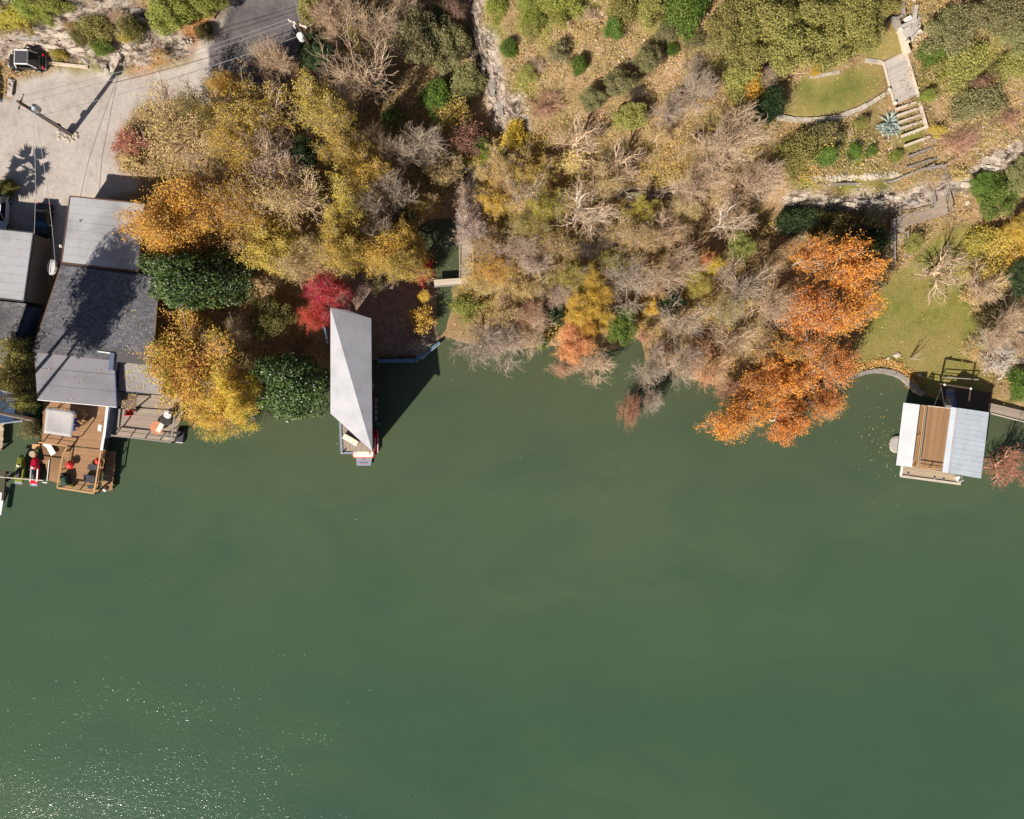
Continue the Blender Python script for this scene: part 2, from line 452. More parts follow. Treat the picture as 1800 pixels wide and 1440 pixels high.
BANKO = wp([(225,128),(262,124),(300,114),(335,98),(372,58),(415,2),(425,-60),(395,-60),(372,10),(340,48),(295,66),(250,84),(228,100)], 6.8)
d_lot = sdist(LOT, XX, YY); d_as = sdist(ASPH, XX, YY); d_lw = sdist(LAWN, XX, YY)
d_ul = np.minimum(sdist(ULAWN, XX, YY), sdist(ULAWN2, XX, YY)); d_di = sdist(DIRT, XX, YY); d_bk = sdist(BANKO, XX, YY)
ROCKS = [([(-40,42),(20,62),(70,62),(130,50),(180,68),(230,62)], 9, 2.4), ([(0,85),(60,82),(130,84),(215,92)], 7, 1.2), ([(200,10),(230,30),(262,52),(290,62)], 9.5, 1.6),
         ([(826,5),(835,60),(857,120),(880,185),(915,240)], 6.5, 1.3), ([(1090,338),(1140,343),(1195,340)], 4.6, .8),
         ([(1385,350),(1450,354),(1520,356),(1600,350),(1640,345)], 4.5, .85), ([(1372,398),(1445,402)], 2.8, .7), ([(1660,330),(1700,318),(1745,290),(1760,285)], 6, 1.2),
         ([(905,190),(925,240)], 5.5, .8), ([(820,305),(826,345)], 1.7, .8), ([(840,372),(900,352)], 2, .6)]
rock = np.zeros(XX.shape)
for pl, z, wd in ROCKS:
    rock = np.maximum(rock, SM(linedist(wp(pl, z), XX, YY) - wd + J * 1.1, .5))
flat = np.clip(SM(np.minimum.reduce([d_lot, d_lw, d_ul, d_di]), .8), 0, 1)
ZZ = ZZ + (fbm(XX, YY, 5, 21, 5) - .5) * 1.1 * (1 - flat) * np.clip((ZZ + .1) / 1.5, 0, 1) + (vnoise(XX, YY, .8, 31) - .5) * .12 * (1 - .8 * flat) * (ZZ > .2)
strata = np.abs(np.modf(ZZ / .55 + fbm(XX, YY, 3, 77, 3) * 1.2)[0])
ZZ = ZZ + rock * ((fbm(XX, YY, 1.3, 55, 4) - .5) * 1.5 + (strata - .5) * .22)

def ground(x, y):
    i = min(max(int(np.searchsorted(GX, x)) - 1, 0), len(GX) - 2); j = min(max(int(np.searchsorted(GY, y)) - 1, 0), len(GY) - 2)
    u = (x - GX[i]) / (GX[i + 1] - GX[i]); v = (y - GY[j]) / (GY[j + 1] - GY[j])
    return float((ZZ[i, j] * (1 - u) + ZZ[i + 1, j] * u) * (1 - v) + (ZZ[i, j + 1] * (1 - u) + ZZ[i + 1, j + 1] * u) * v)
def ground_np(x, y, A=None):
    A = ZZ if A is None else A
    i = np.clip(np.searchsorted(GX, x) - 1, 0, len(GX) - 2); j = np.clip(np.searchsorted(GY, y) - 1, 0, len(GY) - 2)
    u = np.clip((x - GX[i]) / (GX[i + 1] - GX[i]), 0, 1); v = np.clip((y - GY[j]) / (GY[j + 1] - GY[j]), 0, 1)
    return (A[i, j] * (1 - u) + A[i + 1, j] * u) * (1 - v) + (A[i, j + 1] * (1 - u) + A[i + 1, j + 1] * u) * v
def G(px, py, z=None):
    """the ground point seen there (found by stepping towards it)"""
    zz = 3.0 if z is None else z
    for _ in range(8):
        p = P(px, py, zz); zz = ground(p.x, p.y)
    return P(px, py, zz)

# ------------------------------------------------------------ ground meshes, one per kind of surface
A_gravel = SM(d_lot + J * .8, .5); A_asph = SM(d_as + J2 * .3, .15); A_lawn = SM(d_lw + J, .6); A_ul = SM(d_ul + J * .5, .4)
A_dirt = SM(d_di + J, .8); A_bank = SM(d_bk + J * 1.4, .8)
GREEN = [((100,105),10,2),((150,108),12,2),((200,112),12,2),((60,35),16,4),((110,30),16,4),((1430,320),14,3),((1500,318),14,3),((1560,322),12,2),((1500,270),18,5),((1600,240),10,4),((1650,150),14,4),((30,25),20,8),((120,30),14,6),((300,100),14,3),((170,105),12,4),((950,60),18,8),((1000,20),22,8),((1170,50),22,8),((1280,120),20,8),((860,60),10,4),((930,150),14,4),((1700,140),20,6),((1740,420),16,5),((830,240),20,6),((880,250),14,6),((1100,40),16,6)]
A_green = np.zeros(XX.shape)
for (a, b), r_, z_ in GREEN:
    q = P(a, b, 8); A_green = np.maximum(A_green, SM(np.hypot(XX - q.x, YY - q.y) - r_ / 9 + J * 2, 1.2))
g = NT('ground_cover')
n1 = g.noise(.22, 6, .65); n2 = g.noise(1.3, 8, .7); n3 = g.noise(6.5, 6, .7); n4 = g.noise(22, 3, .6)
litter = g.ramp(n2, [(.28, lin((116, 92, 66))), (.45, lin((160, 130, 94))), (.6, lin((170, 142, 110))), (.78, lin((192, 168, 142)))])
litter = g.mix(g.ramp(n1, [(.45, (0, 0, 0)), (.62, (.75, .75, .75))]), litter, g.ramp(n2, [(.3, lin((84, 78, 40))), (.7, lin((150, 136, 78)))]))
litter = g.mix(g.ramp(n3, [(.45, (0, 0, 0)), (.72, (.8, .8, .8))]), litter, lin((122, 92, 62)))
litter = g.mix(g.ramp(n4, [(.62, (0, 0, 0)), (.74, (.7, .7, .7))]), litter, lin((210, 190, 168)))
grass = g.ramp(n2, [(.3, lin((104, 106, 48))), (.5, lin((128, 126, 62))), (.72, lin((148, 140, 78)))])
grass = g.mix(g.ramp(n1, [(.4, (0, 0, 0)), (.65, (.8, .8, .8))]), grass, lin((160, 138, 88)))
grass = g.mix(g.ramp(n3, [(.45, (0, 0, 0)), (.75, (.65, .65, .65))]), grass, lin((92, 96, 46)))
ug = g.ramp(n1, [(.35, lin((108, 112, 54))), (.5, lin((140, 130, 74))), (.65, lin((168, 140, 98)))])
ug = g.mix(g.ramp(n3, [(.45, (0, 0, 0)), (.8, (.5, .5, .5))]), ug, lin((126, 116, 60)))
grav = g.ramp(n1, [(.3, lin((172, 160, 152))), (.55, lin((188, 178, 170))), (.75, lin((160, 146, 136)))])
grav = g.mix(g.ramp(n2, [(.5, (0, 0, 0)), (.8, (.5, .5, .5))]), grav, lin((150, 132, 118)))
grav = g.mix(g.math('MULTIPLY', n4, .3), grav, lin((140, 126, 116)))
stn = g.noise(.6, 6, .7, None, .6)
grav = g.mix(g.ramp(stn, [(.58, (0, 0, 0)), (.72, (.5, .5, .5))]), grav, lin((120, 108, 100)))
crk2 = g.noise(.35, 9, .75, None, 1.5)
grav = g.mix(g.ramp(crk2, [(.485, (0, 0, 0)), (.5, (.45, .45, .45)), (.515, (0, 0, 0))]), grav, lin((110, 98, 90)))
trk = g.noise(.5, 5, .7, g.pos((3.2, .32, 1)), 1.2)
grav = g.mix(g.ramp(trk, [(.55, (0, 0, 0)), (.7, (.45, .45, .45))]), grav, lin((142, 122, 110)))
asph = g.ramp(n2, [(.3, lin((84, 79, 80))), (.7, lin((118, 110, 110)))])  # asphalt grey, darkened to put some tree shade into the colour
asph = g.mix(g.math('MULTIPLY', n4, .4), asph, lin((80, 76, 78)))
dirt = g.ramp(n2, [(.3, lin((112, 90, 80))), (.7, lin((156, 132, 120)))])
bank = g.ramp(n3, [(.3, lin((138, 88, 48))), (.55, lin((186, 128, 74))), (.8, lin((210, 160, 106)))])
bank = g.mix(g.ramp(n1, [(.45, (0, 0, 0)), (.6, (.6, .6, .6))]), bank, lin((126, 104, 58)))
grn = g.ramp(n3, [(.3, lin((82, 84, 30))), (.55, lin((120, 122, 48))), (.8, lin((150, 146, 72)))])
crk = g.noise(.9, 10, .75, g.pos((1, 1, 2.2)), .8)
rk = g.ramp(crk, [(.4, lin((58, 48, 42))), (.48, lin((136, 120, 106))), (.57, lin((192, 176, 162))), (.78, lin((214, 202, 190)))])
rk = g.mix(g.ramp(n3, [(.5, (0, 0, 0)), (.75, (.7, .7, .7))]), rk, lin((128, 112, 92)))
c = g.mix(g.attr('green'), litter, grn)
c = g.mix(g.attr('bank'), c, bank)
c = g.mix(g.attr('dirt'), c, dirt)
c = g.mix(g.attr('lawn'), c, grass)
c = g.mix(g.attr('upper'), c, ug)
c = g.mix(g.attr('gravel'), c, grav)
c = g.mix(g.attr('asphalt'), c, asph)
c = g.mix(g.attr('rock'), c, rk)
g.col(c)
smooth_zone = g.math('ADD', g.attr('gravel'), g.attr('asphalt'))
bh = g.math('MULTIPLY', g.math('ADD', n3, g.math('MULTIPLY', n4, .4)), g.math('SUBTRACT', 1.15, smooth_zone))
bh = g.math('ADD', bh, g.math('MULTIPLY', g.attr('rock'), g.math('MULTIPLY', crk, 2.0)))
g.bump(bh, .8, .14)
GROUND = g.set(.95, spec=.2)
nx, ny = XX.shape
IDX = np.arange(nx * ny).reshape(nx, ny)
quads = np.stack([IDX[:-1, :-1], IDX[1:, :-1], IDX[1:, 1:], IDX[:-1, 1:]], -1).reshape(-1, 4)
zone = np.zeros(XX.shape, int)
zone[d_di < 0] = 5
zone[d_lot < 0] = 1; zone[d_as < 0] = 2; zone[d_lw < 0] = 3; zone[sdist(ULAWN, XX, YY) < 0] = 4; zone[sdist(ULAWN2, XX, YY) < 0] = 6
qz = zone[:-1, :-1].reshape(-1)
ATTR = {'gravel': A_gravel, 'asphalt': A_asph, 'lawn': A_lawn, 'upper': A_ul, 'dirt': A_dirt, 'bank': A_bank, 'green': A_green, 'rock': rock}
def grid_mesh(name, sel):
    q = quads[sel]
    used, inv = np.unique(q, return_inverse=True)
    co = np.stack([XX.ravel()[used], YY.ravel()[used], ZZ.ravel()[used]], -1)
    me = np_mesh(name, co, inv.reshape(-1, 4))
    for k, A in ATTR.items():
        a = me.attributes.new(k, 'FLOAT', 'POINT'); a.data.foreach_set('value', A.ravel()[used].astype(np.float32))
    me.shade_smooth()
    return me
def np_mesh(name, co, faces):
    me = bpy.data.meshes.new(name)
    n, k = faces.shape
    me.vertices.add(len(co)); me.vertices.foreach_set('co', np.ascontiguousarray(co, np.float32).ravel())
    me.loops.add(n * k); me.loops.foreach_set('vertex_index', np.ascontiguousarray(faces, np.int32).ravel())
    me.polygons.add(n); me.polygons.foreach_set('loop_start', np.arange(0, n * k, k, dtype=np.int32))
    me.polygons.foreach_set('loop_total', np.full(n, k, np.int32))
    me.update(calc_edges=True)
    return me
def struct(name, me, label, mat=None, cat='ground'):
    if mat: me.materials.append(mat)
    o = bpy.data.objects.new(name, me); COL.objects.link(o)
    return tag(o, label, cat, None, 'structure')
struct('hillside', grid_mesh('hillside', qz == 0), 'brown wooded hillside with leaf litter, scrub and pale rock bands', GROUND, 'hillside')
struct('gravel_lot', grid_mesh('gravel_lot', qz == 1), 'pale gravel parking lot and track at the top left', GROUND, 'gravel lot')
struct('asphalt_road', grid_mesh('asphalt_road', qz == 2), 'dark grey asphalt road leaving the gravel lot', GROUND, 'road')
struct('shore_lawn', grid_mesh('shore_lawn', qz == 3), 'mown grass lawn beside the curved shoreline', GROUND, 'lawn')
struct('terrace_lawn', grid_mesh('terrace_lawn', qz == 4), 'patchy yellow green lawn above the curved stone wall', GROUND, 'lawn')
struct('dirt_spit', grid_mesh('dirt_spit', qz == 5), 'shaded bare dirt spit beside the grey folded roof', GROUND, 'dirt')
struct('upper_lawn', grid_mesh('upper_lawn', qz == 6), 'small yellow lawn patch above the wooden garden deck', GROUND, 'lawn')

# ------------------------------------------------------------ river
wx = np.concatenate([[-700, -300, -150], np.arange(-90, 91, 1.5), [150, 300, 700]])
wy = np.concatenate([[-700, -300, -150], np.arange(-75, 25, 1.5), [60]])
WX, WY = np.meshgrid(wx, wy, indexing='ij')
wi = np.arange(WX.size).reshape(WX.shape)
wq = np.stack([wi[:-1, :-1], wi[1:, :-1], wi[1:, 1:], wi[:-1, 1:]], -1).reshape(-1, 4)
wme = np_mesh('river_water', np.stack([WX.ravel(), WY.ravel(), np.zeros(WX.size)], -1), wq)
dep = ground_np(WX.ravel(), WY.ravel())
a = wme.attributes.new('shallow', 'FLOAT', 'POINT'); a.data.foreach_set('value', np.clip(1 + dep / 2.2, 0, 1).astype(np.float32))
wme.shade_smooth()
t = NT('river_water')
f1 = t.noise(.02, 4, .5, t.pos((1, 2.0, 1)), .6); f2 = t.noise(.07, 5, .55, t.pos((1, 1.8, 1)), .8)
c = t.ramp(f1, [(.3, lin((55, 80, 63))), (.5, lin((63, 85, 63))), (.7, lin((73, 89, 66)))])
sep = t.n('ShaderNodeSeparateXYZ'); t.l(t.pos(), sep.inputs[0])
yy = t.math('ADD', sep.outputs['Y'], t.math('MULTIPLY', f2, 26.0))
plume = t.n('ShaderNodeMapRange', interpolation_type='SMOOTHSTEP'); t.l(yy, plume.inputs[0])
plume.inputs[1].default_value = -26; plume.inputs[2].default_value = 6
c = t.mix(t.math('MULTIPLY', plume.outputs[0], .55), c, lin((82, 92, 68)))
c = t.mix(t.ramp(f2, [(.42, (0, 0, 0)), (.7, (.6, .6, .6))]), c, lin((56, 78, 62)))
c = t.mix(t.math('MULTIPLY', t.attr('shallow'), .5), c, lin((82, 78, 52)))
gust = t.ramp(t.noise(.12, 3, .6, t.pos((1, 1.6, 1))), [(.3, (.55, .55, .55)), (.7, (1, 1, 1))])
h = t.math('MULTIPLY', t.math('ADD', t.noise(6.0, 1.5, .6, None, .4), t.math('MULTIPLY', t.noise(2.0, 1, .5), .9)), gust)
bp = t.n('ShaderNodeBump'); bp.inputs['Strength'].default_value = 1.0; bp.inputs['Distance'].default_value = .026
t.l(h, bp.inputs['Height'])
df = t.n('ShaderNodeBsdfDiffuse'); t.l(c, df.inputs['Color'])
gl = t.n('ShaderNodeBsdfGlossy'); gl.inputs['Roughness'].default_value = .165; t.l(bp.outputs[0], gl.inputs['Normal'])
fr = t.n('ShaderNodeFresnel'); fr.inputs['IOR'].default_value = 1.33; t.l(bp.outputs[0], fr.inputs['Normal'])
mx = t.n('ShaderNodeMixShader'); t.l(fr.outputs[0], mx.inputs[0]); t.l(df.outputs[0], mx.inputs[1]); t.l(gl.outputs[0], mx.inputs[2])
t.l(mx.outputs[0], t.out.inputs[0])
struct('river_water', wme, 'calm murky green river water with sun glints', t.m, 'river')
# ============================================================ buildings, docks, steps
UPV = Vector((0, 0, 1))
def L4(q, u, v):
    a, b, c, d = q
    return a.lerp(b, u).lerp(d.lerp(c, u), v)
def sheets(parent, mat, q, n, th=.06, name='roof_sheet', lap=.012):
    """roof sheets: strips from edge a-b down to edge d-c, each lapping a little over the next"""
    for i in range(n):
        e = .012 * (n - i) * 0
        o = .004 * (i % 2)
        m = MB().slab([L4(q, 0, i / n) + UPV * (o + lap), L4(q, 1, i / n) + UPV * (o + lap), L4(q, 1, (i + 1) / n - .002) + UPV * o, L4(q, 0, (i + 1) / n - .002) + UPV * o], th)
        m.build(name, mat, parent)
def shingles(parent, mat, q, rows, cols, seed, name='shingle_field'):
    r = random.Random(seed); V, F, A = [], [], []
    nrm = (q[1] - q[0]).cross(q[3] - q[0]).normalized()
    if nrm.z < 0: nrm = -nrm
    for i in range(rows):
        off = r.random(); k = -off
        while k < cols:
            wd = r.uniform(.75, 1.3); u0, u1 = max(0, k / cols), min(1, (k + wd) / cols)
            k += wd
            if u1 <= u0 + 1e-4: continue
            lift = nrm * r.uniform(.03, .055); v0, v1 = i / rows, (i + 1.1) / rows
            a, b, c, d = L4(q, u0, v0) + nrm * .004, L4(q, u1 - .06 / cols, v0) + nrm * .004, L4(q, u1 - .06 / cols, min(1.004, v1)) + lift, L4(q, u0, min(1.004, v1)) + lift
            n = len(V); V += [a, b, c, d, d - nrm * .05, c - nrm * .05]; F += [(n, n + 1, n + 2, n + 3), (n + 3, n + 2, n + 5, n + 4)]
            A += [r.random()] * 6
    me = bpy.data.meshes.new(name); me.from_pydata([tuple(p - parent.location) for p in V], [], F); me.materials.append(mat)
    at = me.attributes.new('v', 'FLOAT', 'POINT'); at.data.foreach_set('value', A)
    o = bpy.data.objects.new(name, me); COL.objects.link(o); o.parent = parent; o['kind'] = 'stuff'
def Q(pts, z):
    """corners seen there; z = one height or one per corner"""
    zz = z if isinstance(z, (list, tuple)) else [z] * len(pts)
    return [P(a, b, h) for (a, b), h in zip(pts, zz)]
def shrink(q, f):
    c = sum(q, Vector()) / len(q); return [c + (p - c) * f for p in q]
def edge_trim(parent, mat, q, t=.12, hgt=.18, name='fascia', idx=None):
    n = len(q)
    for i in (idx if idx is not None else range(n)):
        a, b = q[i], q[(i + 1) % n]
        bar(name, mat, parent, a - UPV * .06, b - UPV * .06, t, hgt)

# ---- garage with the pale sheet roof
q = Q([(123, 345), (255, 358), (243, 477), (108, 462)], [9.2, 9.2, 9.0, 9.0])
t = thing('garage', 'garage with a pale beige flat sheet roof below the gravel lot', 'garage', G(180, 420), 'flat roofed garages')
MB().prism(shrink(q, .97), 4.0, 8.85).build('wall', M['wall'], t)
sheets(t, M['roll_roof'], q, 8)
edge_trim(t, M['brown_paint'], q, .14, .2)
for a, b in ((142, 389), (237, 376)):
    p = P(a, b, 9.1); MB().tube(p, p + UPV * .25, .06, n=8).build('vent_pipe', M['dark'], t)
p = P(107.5, 433, 8.4); MB().box(p, (.25, .25, .35)).build('wall_lamp', M['white'], t)
t = thing('garage', 'neighbouring garage roof cut by the left edge of the picture', 'garage', G(10, 470), 'flat roofed garages')
q = Q([(-70, 396), (59, 409), (42, 530), (-90, 515)], [9.2, 9.2, 9.0, 9.0])
MB().prism(shrink(q, .97), 4.0, 8.85).build('wall', M['wall'], t)
sheets(t, M['roll_roof'], q, 8)
edge_trim(t, M['dark'], q, .14, .2)
# ---- lakeside house with the dark shingle roof
t = thing('house', 'grey shingle roofed lakeside house below the pale garage roof', 'house', G(160, 560))
q = Q([(108, 465), (280, 487), (268, 640), (57, 618)], [8.75, 8.75, 6.6, 6.6])
MB().prism(shrink([P(*a) for a in ((110, 470, 6.3), (270, 490, 6.3), (262, 632, 6.3), (66, 612, 6.3))], .97), 1.5, 6.3).build('wall', M['wall'], t)
f = MB().slab(q, .12).build('roof', M['dark'], t)
shingles(t, M['shingle'], q, 58, 34, 4)
edge_trim(t, M['brown_paint'], q, .12, .18, idx=(1, 2, 3))
for a, b, c in ((107, 534, 7.7), (111, 563, 7.35)):
    p = P(a, b, c); MB().tube(p, p + UPV * .45, .06, n=8).build('vent_pipe', M['steel'], t)
bar('ridge_flashing', M['dark'], t, q[0] + UPV * .05, q[1] + UPV * .05, .2, .06)
# lower flat roofs of the house
q = Q([(60, 617), (201, 630), (205, 716), (66, 703)], [6.1, 6.1, 5.7, 5.7])
lr = MB().slab([p - UPV * .06 for p in q], .1).build('lower_roof', M['dark'], t)
for i in range(3):
    u0, u1 = (0, .34, .68)[i], (.34, .68, 1)[i]
    MB().slab([L4(q, 0, u0) + UPV * .04, L4(q, 1, u0) + UPV * .04, L4(q, 1, u1) + UPV * (.015 * (i % 2)), L4(q, 0, u1) + UPV * (.015 * (i % 2))], .05).build('roof_sheet', M['grey_roll'], t)
edge_trim(t, M['slate_blue'], q, .1, .3, idx=(1,)); edge_trim(t, M['white'], q, .1, .2, idx=(2,))
MB().prism(shrink(q, .94), 1.5, 5.5).build('wall', M['slate_blue'], t)
MB().box(P(200, 636, 6.5), (.5, 1.9, 1.1), -.1).build('chimney', M['slate_blue'], t)
q = Q([(173, 601), (285, 612), (281, 644), (204, 636), (206, 622), (171, 618)], 6.9)
MB().slab(q, .12).build('porch_roof', M['shingle_b'], t)
bar('porch_fascia', M['white'], t, P(172, 618, 6.95), P(201, 622, 6.95), .14, .12)
q = Q([(209, 636), (290, 645), (283, 695), (208, 688)], [5.2, 5.2, 4.9, 4.9])
sheets(t, M['porch_roll'], q, 3); MB().prism(shrink(q, .94), 1.5, 4.8).build('wall', M['wall'], t)
edge_trim(t, M['dark'], q, .1, .2, idx=(2,))
q = Q([(216, 691), (241, 693), (238, 719), (213, 717)], [4.7, 4.7, 4.5, 4.5])
sheets(t, M['brown_roll'], q, 1)
for a, b in ((215, 717), (238, 719)): bar('post', M['timber_grey'], t, P(a, b, 2), P(a, b, 4.4), .12, .12)
# neighbouring house on the left
t = thing('house', 'neighbouring shingle roof cut by the left edge beside the olive shrubs', 'house', G(2, 570))
q = Q([(-110, 518), (46, 534), (10, 640), (-130, 640)], [8.7, 8.7, 6.8, 6.8])
MB().slab(q, .12).build('roof', M['dark'], t); shingles(t, M['shingle_b'], q, 40, 26, 6)
MB().prism(shrink(q, .95), 2, 6.7).build('wall', M['slate_blue'], t)
edge_trim(t, M['dark'], q, .12, .18, idx=(1,))
t = thing('boat_shed', 'dark blue roofed shed at the left edge beside the deck canopy', 'shed', G(-10, 715))
q = Q([(-90, 678), (32, 693), (22, 742), (-90, 746)], 5.0)
sheets(t, M['navy'], q, 2); MB().prism(shrink(q, .92), .3, 4.85).build('wall', M['slate_blue'], t)
bar('gutter', M['steel'], t, P(-40, 677, 5.05), P(32, 694, 5.05), .16, .12)
bar('gutter', M['steel'], t, P(-40, 750, 5.05), P(40, 740, 5.05), .16, .12)
t = thing('neighbour_dock', 'neighbouring tan dock and dark piling cut by the left edge', 'dock', P(-8, 800, 0))
planks(t, M['deck_pale'], *Q([(-60, 748), (7, 744), (4, 792), (-60, 792)], .9), 14)
for a, b in ((3, 790), (6, 750)): bar('post', M['timber_dark'], t, P(a, b, -1), P(a, b, 1.0), .2, .2)
bar('piling', M['timber_dark'], t, P(9, 846, -1), P(9, 846, 3.2), .3, .3)
bar('beam', M['timber_dark'], t, P(9, 832, 3.2), P(5, 880, 3.2), .25, .25)
bar('beam', M['white'], t, P(5, 866, .9), P(-1, 905, .9), .5, .25)
bar('beam', M['timber_dark'], t, P(-20, 910, .8), P(2, 866, .55), .7, .2)
bar('lift_beam', M['timber_pale'], t, P(-20, 837, 3.35), P(76, 845, 3.1), .1, .1)
bar('lift_cross', M['timber_dark'], t, P(-10, 829, 2.9), P(20, 831, 2.9), .25, .2)
# unseen roofed block added off picture to shade the lot beside the jeep
t = thing('unseen_shade_block', 'unseen block added beyond the left edge to shade the lot beside the jeep', 'shed', G(-60, 150))
q = Q([(-160, 120), (-48, 135), (-55, 205), (-170, 190)], 8.8); sheets(t, M['roll_roof'], q, 4); MB().prism(shrink(q, .95), 5.2, 8.7).build('wall', M['wall'], t)

# ---- left timber deck
t = thing('timber_deck', 'brown timber deck with railings in front of the lakeside house', 'deck', P(140, 790, 0))
planks(t, M['deck_tan'], *Q([(76, 703), (190, 714), (187, 790), (74, 778)], 2.0), 44, seed=3)
planks(t, M['deck_tan'], *Q([(121, 785), (187, 791), (174, 866), (108, 856)], 2.0), 40, seed=4)
planks(t, M['deck_tan'], *Q([(189, 792), (204, 793), (197, 862), (177, 864)], .75), 8, seed=6)
for a, b in ((78, 776), (128, 783), (110, 854), (173, 864), (186, 790), (78, 706), (186, 716), (118, 820), (179, 830)):
    bar('post', M['timber_dark'], t, P(a, b, -1.2), P(a, b, 1.93), .18, .18)
for a, b in ((178, 862), (196, 860), (203, 795)): bar('post', M['timber_dark'], t, P(a, b, -1.2), P(a, b, .68), .16, .16)
r1 = Q([(76, 777), (127, 784)], 2.0); r2 = Q([(120, 793), (109, 856)], 2.0); r3 = Q([(109, 856), (173, 866)], 2.0); r4 = Q([(173, 866), (185, 793)], 2.0); r5 = Q([(127, 784), (122, 793)], 2.0)
for r_ in (r1, r2, r3, r4, r5): rail(t, M['timber_tan'], r_, 1.05, 1, 2.0, .06, .1, True, .16)
bar('beam', M['timber_dark'], t, P(75, 779, 1.7), P(128, 785, 1.7), .1, .25)
# stair between the decks
for k in range(3): bar('step', M['deck_tan'], t, P(112 - k * 0, 796 + k * 5, 1.6 - k * .4), P(121, 797 + k * 5, 1.6 - k * .4), .3, .05)
# white privacy wall
w_ = thing('privacy_wall', 'white capped slate blue privacy wall on the right side of the timber deck', 'wall', P(190, 750, 2))
MB().slab(Q([(187, 716), (194, 717), (186, 770), (180, 769)], 4.3), 2.28).build('panel', M['slate_blue'], w_)
bar('cap', M['white'], w_, P(189, 715, 4.36), P(182.5, 770, 4.36), .3, .08)
bar('cap', M['white'], w_, P(182, 768, 4.0), P(178.5, 792, 4.0), .3, .08)
MB().slab(Q([(180, 770), (186, 770), (183, 791), (177, 791)], 3.9), .8).build('lattice_panel', M['dark'], w_)
for a, b in ((183, 769), (179, 791)): bar('post', M['white'], w_, P(a, b, 2), P(a, b, 3.95), .14, .14)
# lower dock for the jet skis
t = thing('jet_ski_dock', 'lower brown plank dock beside the red jet ski', 'dock', P(95, 820, 0))
planks(t, M['deck_tan'], *Q([(70, 781), (89, 783), (84, 845), (66, 838)], .6), 1, seed=1, gap=.9)
qd = Q([(72, 780), (121, 787), (111, 851), (86, 845)], .6)
planks(t, M['deck_tan'], qd[0], qd[3], qd[2], qd[1], 22, seed=8)
for a, b in ((74, 782), (120, 788), (111, 849), (88, 844)): bar('post', M['timber_dark'], t, P(a, b, -1.2), P(a, b, .53), .18, .18)
bar('edge_board', M['white'], t, P(87, 808, .68), P(83, 846, .68), .08, .14); bar('edge_board', M['white'], t, P(75, 848, .66), P(83, 849, .66), .12, .1)
bar('edge_board', M['timber_tan'], t, P(57, 782, .66), P(70, 782, .66), .14, .1)
# grey side deck
t = thing('side_deck', 'weathered grey deck with railing under the orange tree', 'deck', P(260, 745, 0))
planks(t, M['deck_grey'], *Q([(212, 716), (322, 722), (306, 776), (203, 765)], 2.9), 26, seed=12)
planks(t, M['deck_grey'], *Q([(240, 690), (322, 696), (322, 721), (238, 715)], 2.9), 11, seed=13)
for a, b in ((205, 764), (304, 775), (318, 722), (255, 770), (215, 718)): bar('post', M['timber_dark'], t, P(a, b, -1.2), P(a, b, 2.83), .18, .18)
rail(t, M['timber_grey'], Q([(203, 765), (307, 777)], 2.9), 1.05, 1, 1.7, .06, .09, True, .16)
rail(t, M['timber_grey'], Q([(307, 777), (313, 728)], 2.9), 1.05, 1, 1.7, .06, .09, True, .14)
rail(t, M['timber_grey'], Q([(219, 719), (216, 751)], 2.9), 1.2, 0, 1.9, .06, .12, True, .2)
bar('beam', M['dark'], t, P(205, 767, 2.6), P(305, 778, 2.6), .1, .3)

# ---- furniture of the left decks
def chair(label, p, rz, mat, cat='chair', name='deck_chair', grp=None, wd=.62, bh=.85):
    o = thing(name, label, cat, p, grp, rz)
    MB().box((0, 0, .42), (wd, .55, .07)).build('seat', mat, o, True, bevel=.02)
    MB().box((0, -.3, .42 + bh / 2 - .05), (wd, .07, bh * .8), M=Matrix.Rotation(.22, 3, 'X')).build('backrest', mat, o, True, bevel=.02)
    for sx in (-1, 1):
        MB().box((sx * wd / 2, 0, .62), (.08, .58, .05)).build('armrest', mat, o, True)
        for sy in (-1, 1): MB().tube((sx * (wd / 2 - .03), sy * .24, 0), (sx * (wd / 2 - .03), sy * .24, .4), .025, n=6).build('leg', mat, o, True)
    return o
DZ = 2.0
c_ = thing('deck_canopy', 'grey fabric deck canopy on posts over the timber deck', 'canopy', P(105, 745, DZ))
q = Q([(81, 717), (131, 724), (125, 768), (77, 761)], [4.5, 4.5, 4.4, 4.4])
V = []; n_ = 8
m = MB()
for i in range(n_ + 1):
    for j in range(n_ + 1):
        u, v = i / n_, j / n_
        V.append(L4(q, u, v) - UPV * (.22 * math.sin(u * math.pi) * math.sin(v * math.pi)) + UPV * .02 * math.sin(u * 19))
m.add(V, [(i * (n_ + 1) + j, (i + 1) * (n_ + 1) + j, (i + 1) * (n_ + 1) + j + 1, i * (n_ + 1) + j + 1) for i in range(n_) for j in range(n_)])
o = m.build('canopy_cloth', M['canvas'], c_, smooth=True); so = o.modifiers.new('thick', 'SOLIDIFY'); so.thickness = .03
for p in q: bar('post', M['brown_paint'], c_, Vector((p.x, p.y, DZ)), p - UPV * .12, .09, .09)
for i in range(4): bar('frame_rail', M['brown_paint' if i == 3 else 'steel'], c_, q[i] - UPV * .05, q[(i + 1) % 4] - UPV * .05, .07, .07)
bar('frame_rail', M['steel'], c_, P(129, 724, 4.3), P(136, 727, 3.8), .05, .05); bar('frame_rail', M['steel'], c_, P(124, 767, 4.3), P(131, 769, 3.8), .05, .05)
chair('blue plastic chair under the canopy edge, the one nearer the house', P(134, 740, DZ), 1.4, M['blue_plastic'], grp='blue chairs by the canopy')
chair('blue plastic chair under the canopy edge, the one nearer the water', P(132, 752, DZ), 1.5, M['blue_plastic'], grp='blue chairs by the canopy')
chair('wooden armchair on the timber deck, the one close to the house wall', P(152, 729, DZ), 2.3, M['timber_tan'], name='wooden_armchair', grp='wooden armchairs on the deck')
